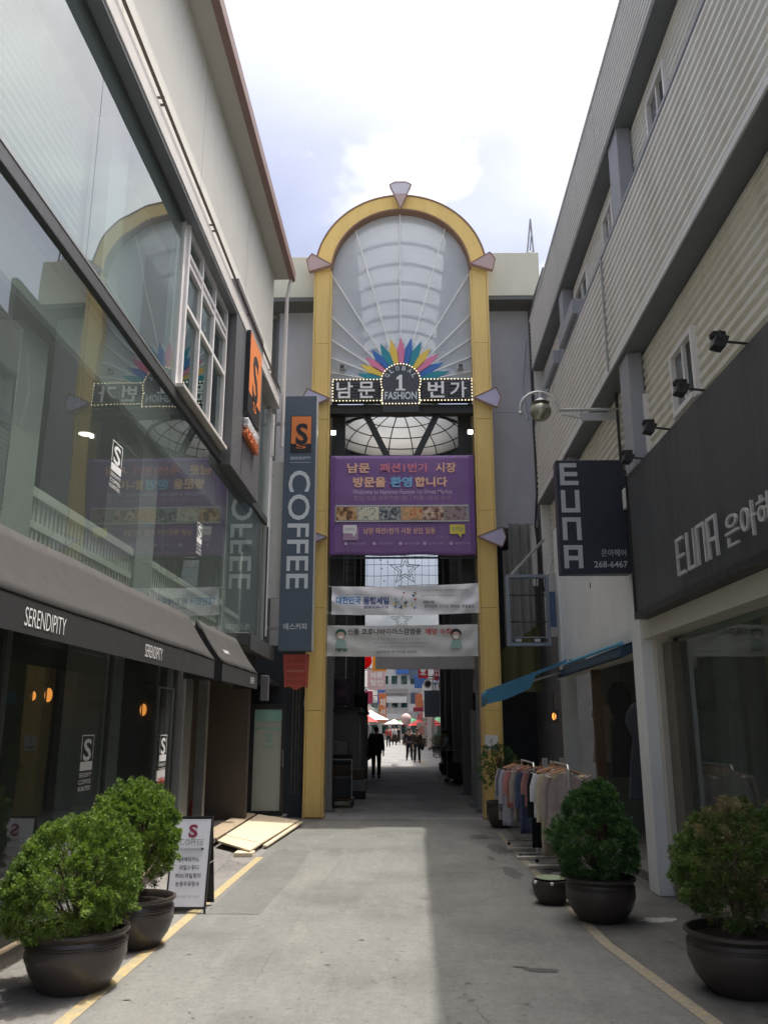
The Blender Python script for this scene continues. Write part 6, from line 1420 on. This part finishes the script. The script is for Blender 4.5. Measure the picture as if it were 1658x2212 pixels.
leaf_mat('leaf_mixed', (0.050, 0.105, 0.034), (0.105, 0.175, 0.052), (0.185, 0.250, 0.080), (0.32, 0.25, 0.16))
mat('pot_glaze', (0.050, 0.040, 0.036), 0.34, var=0.25, scale=5, coat=0.3, dirt=0.25, dirtcol=(0.10, 0.085, 0.07), stretch=(1, 1, 5))
mat('pot_brown', (0.052, 0.041, 0.037), 0.42, var=0.2, scale=5, stretch=(1, 1, 5))
mat('soil', (0.030, 0.022, 0.016), 0.95, var=0.3, bump=0.6, bscale=60); mat('bark', (0.085, 0.06, 0.042), 0.85, var=0.25, bump=0.5, bscale=50)
POT = [(0.0, 0.0), (0.205, 0.0), (0.215, 0.012), (0.285, 0.10), (0.325, 0.20), (0.322, 0.275), (0.308, 0.315), (0.325, 0.33), (0.338, 0.345), (0.335, 0.362), (0.315, 0.366), (0.298, 0.35), (0.29, 0.31)]
def shrub(name, x, y, label, r, h, bush, leaf, seed, pot='pot_glaze', lean=(0, 0), conic=0.0, size=1.0, nclump=420, per=20):
    """bush = (half width, half height, centre height); leaves are many small sprays in clumps"""
    t_ = thing(name, (x, y, 0.006), label, 'potted shrub', 'potted shrubs along the street')
    pr = [(a * r / 0.338, z * h / 0.366) for a, z in POT]
    p_ = MB().lathe(x, y, pr, 48, 0.008).build('pot', pot, t_, smooth=True)
    b = MB()
    for zz_ in (0.285, 0.27): b.lathe(x, y, [(0.3215 * r / 0.338, zz_ * h / 0.366), (0.327 * r / 0.338, (zz_ + 0.004) * h / 0.366), (0.3215 * r / 0.338, (zz_ + 0.008) * h / 0.366)], 48, 0.008)
    b.build('rim_line', pot, p_, smooth=True)
    MB().lathe(x, y, [(0.0, 0.325 * h / 0.366), (0.15 * r / 0.338, 0.322 * h / 0.366), (0.297 * r / 0.338, 0.31 * h / 0.366)], 32, 0.008).build('soil', 'soil', t_)
    bw, bh, bc = bush; q = np.random.default_rng(seed); qr = random.Random(seed)
    tr = MB(); tr.tube([(x, y, 0.30 * h / 0.366), (x + lean[0] * .3, y + lean[1] * .3, bc - bh * 0.45), (x + lean[0] * .7, y + lean[1] * .7, bc + bh * .3)], [0.035 * size, 0.03 * size, 0.012 * size], 8)
    for k in range(26):
        a = qr.uniform(0, 6.28); e = qr.uniform(-0.5, 1.2); L = qr.uniform(0.5, 0.85); z0 = bc - bh * qr.uniform(0.2, 0.95)
        z0 = max(z0, 0.33 * h / 0.366)
        p1 = (x + lean[0] + bw * L * math.cos(a) * math.cos(e), y + lean[1] + bw * L * math.sin(a) * math.cos(e), bc + bh * L * math.sin(e))
        tr.tube([(x, y, z0), ((x + p1[0]) / 2, (y + p1[1]) / 2, (z0 + p1[2]) / 2 - 0.02), p1], [0.012 * size, 0.009 * size, 0.004 * size], 5, cap=False)
    tr.build('trunk', 'bark', t_)
    # upright tufts standing on an uneven shell; each tuft is a tapering brush of feathery sprays
    n = nclump; d = q.normal(size=(n, 3)); d /= np.linalg.norm(d, axis=1)[:, None]
    d = d[~((d[:, 2] < -0.65) & (q.random(n) < 0.75))]; n = len(d)
    rad = np.where(q.random(n) < 0.85, q.uniform(0.80, 0.93, n), q.uniform(0.50, 0.80, n))
    for _ in range(16):
        ld = q.normal(size=3); ld /= np.linalg.norm(ld); rad = rad * (1 + q.uniform(-0.22, 0.26) * np.clip(d @ ld - 0.74, 0, 1) * 3.0)
    wid = bw * (1 - conic * np.clip(d[:, 2], 0, 1) * 0.55)
    cc = np.stack([x + lean[0] + d[:, 0] * wid * rad, y + lean[1] + d[:, 1] * wid * rad, bc + d[:, 2] * bh * rad], 1)
    ok = cc[:, 2] > 0.34 * h / 0.366; cc, d = cc[ok], d[ok]; n = len(d)
    out = d * 0.75 + np.array([0, 0, 0.55]) + q.normal(size=(n, 3)) * 0.22; out /= np.linalg.norm(out, axis=1)[:, None]
    tl = bw * q.uniform(0.10, 0.26, n); m_ = per
    t = q.random(n * m_) ** 0.8
    axis = np.repeat(out, m_, 0); wob_ = np.repeat(q.normal(size=(n, 3)) * 0.25, m_, 0)
    axis = axis + wob_ * t[:, None]; axis /= np.linalg.norm(axis, axis=1)[:, None]
    base = np.repeat(cc, m_, 0) + axis * (np.repeat(tl, m_) * t)[:, None] + q.normal(size=(n * m_, 3)) * ((0.024 * (1 - t) + 0.006) * size * bw / 0.42)[:, None]
    dr = axis + q.normal(size=(n * m_, 3)) * 0.45; dr /= np.linalg.norm(dr, axis=1)[:, None]
    side = np.cross(dr, q.normal(size=(n * m_, 3))); side /= np.linalg.norm(side, axis=1)[:, None]; up_ = np.cross(side, dr)
    L = (q.uniform(0.012, 0.034, n * m_) * size)[:, None]; W = (q.uniform(0.0016, 0.0032, n * m_) * size)[:, None]
    quads = []
    for (ang, l2, off) in ((0, 1.0, 0.0), (0.6, 0.65, 0.3), (-0.6, 0.65, 0.3)):
        dd = dr * math.cos(ang) + side * math.sin(ang); ss = side * math.cos(ang) - dr * math.sin(ang); p0 = base + dr * (L * off)
        quads.append(np.stack([p0, p0 + dd * (L * l2 * .5) + ss * W + up_ * 0.003, p0 + dd * (L * l2), p0 + dd * (L * l2 * .5) - ss * W + up_ * 0.003], 1))
    V = np.concatenate(quads).reshape(-1, 3)
    b = MB(); b.v = V.tolist(); b.f = np.arange(len(V)).reshape(-1, 4).tolist()
    b.build('crown', leaf, t_, origin=(x + lean[0], y + lean[1], bc), smooth='all')
    return t_
shrub('potted_shrub', -2.12, 6.05, 'round bright green shrub in a dark glazed pot, nearest on the left', 0.335, 0.37, (0.41, 0.385, 0.635), 'leaf_bright', 1, lean=(-0.05, 0.0), nclump=640, per=100)
shrub('potted_shrub', -2.06, 7.15, 'round bright green shrub in a dark pot, behind the nearest left one', 0.30, 0.36, (0.335, 0.42, 0.81), 'leaf_bright', 2, lean=(-0.05, 0), nclump=600, per=100)
shrub('potted_shrub', 1.77, 8.12, 'cone shaped deep green shrub in a brown pot by the clothes rack', 0.315, 0.36, (0.375, 0.50, 0.68), 'leaf_deep', 3, pot='pot_brown', conic=1.3, nclump=640, per=100)
shrub('potted_shrub', 2.20, 6.05, 'shrub with browned patches in a brown pot at the right edge', 0.345, 0.37, (0.43, 0.40, 0.74), 'leaf_mixed', 4, pot='pot_brown', nclump=560, per=95, lean=(0.04, 0))
shrub('potted_shrub', 1.72, 15.2, 'leafy green shrub at the foot of the right gate post', 0.26, 0.42, (0.36, 0.42, 0.95), 'leaf_deep', 5, pot='pot_brown', nclump=120, per=40, size=1.3)
shrub('potted_shrub', 1.72, 31.5, 'tall dark shrub in the shade at the right of the arcade', 0.34, 0.4, (0.50, 0.55, 0.95), 'leaf_deep', 6, pot='pot_brown', nclump=100, per=30, size=2.0)
shrub('potted_shrub', 1.95, 33.5, 'tall dark shrub further along the right of the arcade', 0.34, 0.4, (0.45, 0.5, 0.9), 'leaf_deep', 7, pot='pot_brown', nclump=100, per=30, size=2.0)
# low brown bowl with bottle caps on its rim
bw_ = thing('clay_bowl', (1.46, 8.85, 0.006), 'low brown clay bowl with a green lid beside the cone shaped shrub', 'bowl')
MB().lathe(1.46, 8.85, [(0, 0), (0.12, 0), (0.17, 0.08), (0.185, 0.16), (0.175, 0.21), (0.16, 0.21), (0.15, 0.17)], 32, 0.008).build('bowl', 'pot_brown', bw_, smooth=True)
mat('lid_green', (0.22, 0.28, 0.18), 0.6); MB().lathe(1.47, 8.9, [(0, 0.245), (0.13, 0.235), (0.14, 0.225)], 24, 0.0).build('lid', 'lid_green', bw_, smooth=True)
for a in (0.4, 2.2, 3.6, 4.6): MB().sphere((1.46 + .18 * math.cos(a), 8.85 + .18 * math.sin(a), 0.205), 0.018, n=8, m=6).build('knob', 'frame_white', bw_)

# ================================================================== pavement signs
mat('board_white', (0.70, 0.71, 0.78), 0.45, var=0.03); mat('print_maroon', (0.25, 0.03, 0.07), 0.5)
af = thing('sandwich_board', (-1.95, 8.5, 0.006), 'white sandwich board sign with a red S and coffee menu', 'sign')
def onb(x, z): return (x, 8.30 + 0.16 * (z / 0.82), z)      # front leaf leans back
fx0, fx1 = -2.12, -1.78
MB().hexa([onb(fx0, 0.05), onb(fx1, 0.05), (fx1, 8.33, 0.05), (fx0, 8.33, 0.05)], [onb(fx0, 0.80), onb(fx1, 0.80), (fx1, 8.478, 0.80), (fx0, 8.478, 0.80)]).build('front_board', 'board_white', af)
b = MB()
for x in (fx0 - 0.008, fx1 + 0.008): b.bar((x, 8.302, 0.0), (x, 8.465, 0.82), 0.016, 0.025)
for z in (0.045, 0.81): b.bar(onb(fx0, z), onb(fx1, z), 0.016, 0.02)
b.v = [(px, py + 0.008, pz + 0.008) for px, py, pz in b.v]; b.build('front_frame', 'black_metal', af)
MB().hexa([(fx0, 8.70, 0.03), (fx1 + .01, 8.70, 0.03), (fx1 + .01, 8.715, 0.03), (fx0, 8.715, 0.03)], [(fx0, 8.485, 0.82), (fx1 + .01, 8.485, 0.82), (fx1 + .01, 8.50, 0.82), (fx0, 8.50, 0.82)]).build('rear_board', 'black_metal', af)
MB().tube([(fx1 + .012, 8.40, 0.42), (fx1 + .012, 8.59, 0.42)], 0.005, 5).build('stay', 'steel_dull', af)
upv = Vector((0, 0.16, 0.82)).normalized()
def ab(s, x, z, w, h, m, bold=0.0): p = onb(x, z); text(s, (p[0], p[1] - 0.004, p[2]), FX, tuple(upv), w, h, m, af, bold=bold)
ab('S', -1.94, 0.70, 0.085, 0.115, 'print_maroon', 0.035); ab('COFFEE', -1.945, 0.605, 0.22, 0.05, 'print_dim'); 
p0, p1 = onb(-2.07, 0.545), onb(-1.83, 0.545); MB().bar((p0[0], p0[1] - .004, p0[2]), (p1[0], p1[1] - .004, p1[2]), 0.005, 0.003).prism([(p1[0] - .02, p1[1] - .005, p1[2] - .014), (p1[0] + .01, p1[1] - .005, p1[2]), (p1[0] - .02, p1[1] - .005, p1[2] + .014)], (0, .002, 0)).build('arrow', 'print_black', af)
for k, s in enumerate(('아메리카노', '과일스무디', '허브/과일청차', '눈꽃우유빙수')): ab(s, -1.95, 0.455 - 0.068 * k, (0.18, 0.18, 0.24, 0.22)[k], 0.042, 'print_black', 0.012)
ab('남문로데오거리 1번가', -1.95, 0.145, 0.24, 0.026, 'print_dim')
# second board leaning behind the near shrub
gbd = thing('leaning_board', (-2.66, 7.2, 0.12), 'grey white board leaning at the left edge behind the nearest shrub', 'board')
MB().hexa([(-2.80, 6.9, 0.142), (-2.62, 7.45, 0.142), (-2.64, 7.46, 0.142), (-2.82, 6.91, 0.142)], [(-2.86, 6.95, 0.75), (-2.68, 7.5, 0.75), (-2.70, 7.51, 0.75), (-2.88, 6.96, 0.75)]).build('panel', 'speaker_grey', gbd)
b = MB(); b.bar((-2.79, 6.88, 0.142), (-2.85, 6.93, 0.77), 0.02).bar((-2.61, 7.45, 0.142), (-2.67, 7.5, 0.77), 0.02); b.build('frame', 'steel_dull', gbd)
# fire extinguisher in the entrance
fx = thing('fire_extinguisher', (-3.2, 13.9, 0.122), 'dull red fire extinguisher in the shaded cafe entrance', 'extinguisher')
MB().lathe(-3.2, 13.9, [(0, 0.0), (0.07, 0.0), (0.075, 0.02), (0.075, 0.36), (0.05, 0.42), (0.02, 0.45)], 20, 0.122).build('cylinder', 'red_board', fx, smooth=True); BX('valve', 'black_metal', fx, -3.23, -3.15, 13.88, 13.92, 0.57, 0.62); MB().tube([(-3.16, 13.9, 0.6), (-3.1, 13.9, 0.5), (-3.12, 13.9, 0.25)], 0.01, 6).build('hose', 'black_metal', fx)

# ================================================================== clothes racks
def rack(x, y0, y1, h, label, m='lamp_steel'):
    t_ = thing('clothes_rack', (x, (y0 + y1) / 2, 0.006), label, 'clothes rack', 'clothes racks by the blue awning'); b = MB()
    b.tube([(x, y0, 0.06), (x, y0, h - .04), (x, y0 + .04, h), (x, y1 - .04, h), (x, y1, h - .04), (x, y1, 0.06)], 0.013, 8); b.build('frame', m, t_, smooth=True)
    for y in (y0, y1): MB().bar((x - 0.24, y, 0.07), (x + 0.24, y, 0.07), 0.025, 0.02).build('foot', m, t_)
    for y in (y0, y1):
        for dx in (-.22, .22): MB().sphere((x + dx, y, 0.031), 0.024, n=8, m=6).build('castor', 'black_metal', t_)
    MB().bar((x, y0, 0.35), (x, y1, 0.35), 0.014).build('lower_rail', m, t_); return t_
rack(1.93, 10.15, 11.35, 1.22, 'chrome clothes rack with cream and white tops, nearer one'); rack(1.78, 11.75, 12.95, 1.18, 'chrome clothes rack with lavender and pink tops, farther one')
mat('hanger_wood', (0.42, 0.22, 0.11), 0.5)
def garment(x, y, ztop, w, L, col, label, kind='top', seed=0, tilt=0.0):
    q = random.Random(seed); nm = 'cloth_%02d' % seed; cloth(nm, col)
    t_ = thing('garment', (x, y, ztop - L), label, 'clothing', 'clothes on the racks')
    sl = 0.36 if kind != 'trousers' else 0
    def shape(u, v):      # u across -1..1, v from hem 0 to shoulder 1
        half = w / 2 * (0.92 + 0.10 * (1 - v)) if kind == 'top' else w / 2 * 0.8
        if v > 0.86: half *= 1 - ((v - 0.86) / 0.14) * 0.72
        z = ztop - L + L * v - (0.0 if v < 0.9 else 0.05 * abs(u))
        f = 0.030 * math.sin(u * 8 + seed + v * 1.5) * (1.1 - v) + 0.014 * math.sin(u * 19 + v * 5 + seed * 2) * (1.15 - v)
        return (x + u * half * math.cos(tilt) - f * math.sin(tilt), y + u * half * math.sin(tilt) + f, z)
    for side in (1, -1):
        pass
    b = MB(); b.grid(lambda u, v: (lambda p: (p[0], p[1] - 0.018, p[2]))(shape(u * 2 - 1, v)), 12, 12); b.grid(lambda u, v: (lambda p: (p[0], p[1] + 0.022, p[2]))(shape(u * 2 - 1, v)), 12, 12)
    b.build('body', nm, t_, smooth='all', solid=0.004)
    if sl:
        for s in (-1, 1):
            b = MB(); x1, z1 = x + s * w * 0.40, ztop - 0.07
            b.tube([(x1, y, z1), (x1 + s * 0.05, y + .01, z1 - 0.14), (x1 + s * 0.065, y - .01, z1 - L * 0.55)], [0.05, 0.045, 0.035], 8); b.v = [(p[0], y + (p[1] - y) * 0.5, p[2]) for p in b.v]; b.build('sleeve', nm, t_, smooth=True)
    b = MB(); b.tube([(x - w * .36, y, ztop - .05), (x, y, ztop + .01), (x + w * .36, y, ztop - .05)], 0.010, 6).tube([(x, y, ztop + .01), (x, y, ztop + .05), (x + .02, y, ztop + .065)], 0.004, 5); b.build('hanger', 'hanger_wood', t_)
NR = [(10.24, 0.56, 0.80, (0.46, 0.39, 0.36), 'mauve brown blouse, frontmost on the nearer rack'), (10.34, 0.50, 0.62, (0.68, 0.61, 0.42), 'cream yellow knit top, second on the nearer rack'), (10.46, 0.54, 0.95, (0.58, 0.52, 0.40), 'long beige dress, third on the nearer rack'),
      (10.58, 0.48, 0.55, (0.74, 0.74, 0.78), 'white blouse on the nearer rack behind the beige dress'), (10.70, 0.50, 0.90, (0.025, 0.026, 0.03), 'long black top on the nearer rack'), (10.82, 0.52, 0.60, (0.64, 0.63, 0.59), 'off white shirt on the nearer rack behind the black top'),
      (10.96, 0.50, 0.70, (0.10, 0.075, 0.07), 'dark brown shirt on the nearer rack'), (11.10, 0.48, 0.85, (0.05, 0.05, 0.055), 'charcoal coat at the back of the nearer rack'), (11.22, 0.48, 0.65, (0.07, 0.045, 0.04), 'dark maroon top hung last on the nearer rack')]
for k, (y, w, L, c_, lb) in enumerate(NR): garment(1.93 + 0.012 * (k % 3) + (0.0, -0.02, -0.05, -0.10, -0.12, -0.10, -0.04, 0, 0)[k], y, 1.165, w, L, c_, lb, seed=10 + k, tilt=0.08 * ((k % 3) - 1))
FR = [(11.84, 0.44, 0.50, (0.42, 0.22, 0.22), 'dusty pink patterned blouse, frontmost on the farther rack'), (11.98, 0.42, 0.85, (0.10, 0.12, 0.20), 'dull navy dress on the farther rack'), (12.12, 0.44, 0.72, (0.40, 0.36, 0.32), 'pale beige cardigan on the farther rack'), (12.28, 0.44, 0.55, (0.52, 0.24, 0.22), 'coral pink top on the farther rack'),
      (12.44, 0.46, 0.80, (0.48, 0.47, 0.54), 'lavender grey blouse on the farther rack'), (12.58, 0.46, 0.62, (0.16, 0.18, 0.24), 'slate blue shirt on the farther rack'), (12.74, 0.46, 0.75, (0.42, 0.39, 0.41), 'grey mauve shirt hung last on the farther rack')]
for k, (y, w, L, c_, lb) in enumerate(FR): garment(1.76 + (0.12, 0.05, 0.0, -0.06, -0.1, -0.12, -0.12)[k], y, 1.125, w, L, c_, lb, seed=30 + k, tilt=0.1 * ((k % 3) - 1))
# low table with folded goods behind the racks, and pots of small things
tb = thing('goods_table', (2.25, 13.2, 0.006), 'low table with small boxes behind the farther rack', 'table', None)
BX('top', 'frame_beige', tb, 2.0, 2.5, 12.95, 13.5, 0.86, 0.90)
for dx in (2.04, 2.46):
    for dy in (13.0, 13.45): BX('leg', 'wood_dark', tb, dx - .015, dx + .015, dy - .015, dy + .015, 0.006, 0.86)
for k in range(5): tag(BX('gift_box', ('pale_mesh', 'notice_beige', 'sign_white', 'wood_dark', 'pale_mesh')[k], None, 2.02 + .09 * k, 2.09 + .09 * k, 13.0 + .03 * k, 13.1 + .03 * k, 0.902, 1.0 + 0.1 * ((k * 2) % 3)), '%s small box from the street on the low table' % ('first', 'second', 'third', 'fourth', 'fifth')[k], 'box', 'boxes on the low table')
# small flat boards lying by the kerb under the racks
for k, (x, y) in enumerate(((1.62, 12.4), (1.66, 11.6), (1.70, 10.9))):
    tag(MB().box(x - .16, x + .2, y - .05, y + .05, 0.012, 0.045).build('kerb_board', 'frame_beige'), 'pale flat board lying at the kerb under the racks, %s from the gate' % ('first', 'second', 'third')[k], 'board', 'boards at the kerb')
# paper notice on the right gate post
nt = thing('paper_notice', (1.74, 16.43, 1.35), 'white paper notice taped on the right gold gate post', 'notice')
BX('sheet', 'print_white', nt, 1.60, 1.84, 16.425, 16.430, 1.22, 1.50); text('A', (1.72, 16.422, 1.40), FX, FZ, 0.07, 0.09, 'print_dim', nt); BX('print_lines', 'print_dim', nt, 1.64, 1.80, 16.421, 16.424, 1.26, 1.30)

bpy.data.objects.remove(TCU[1]); bpy.data.curves.remove(TCU[0]); bpy.data.scenes.remove(TMP)
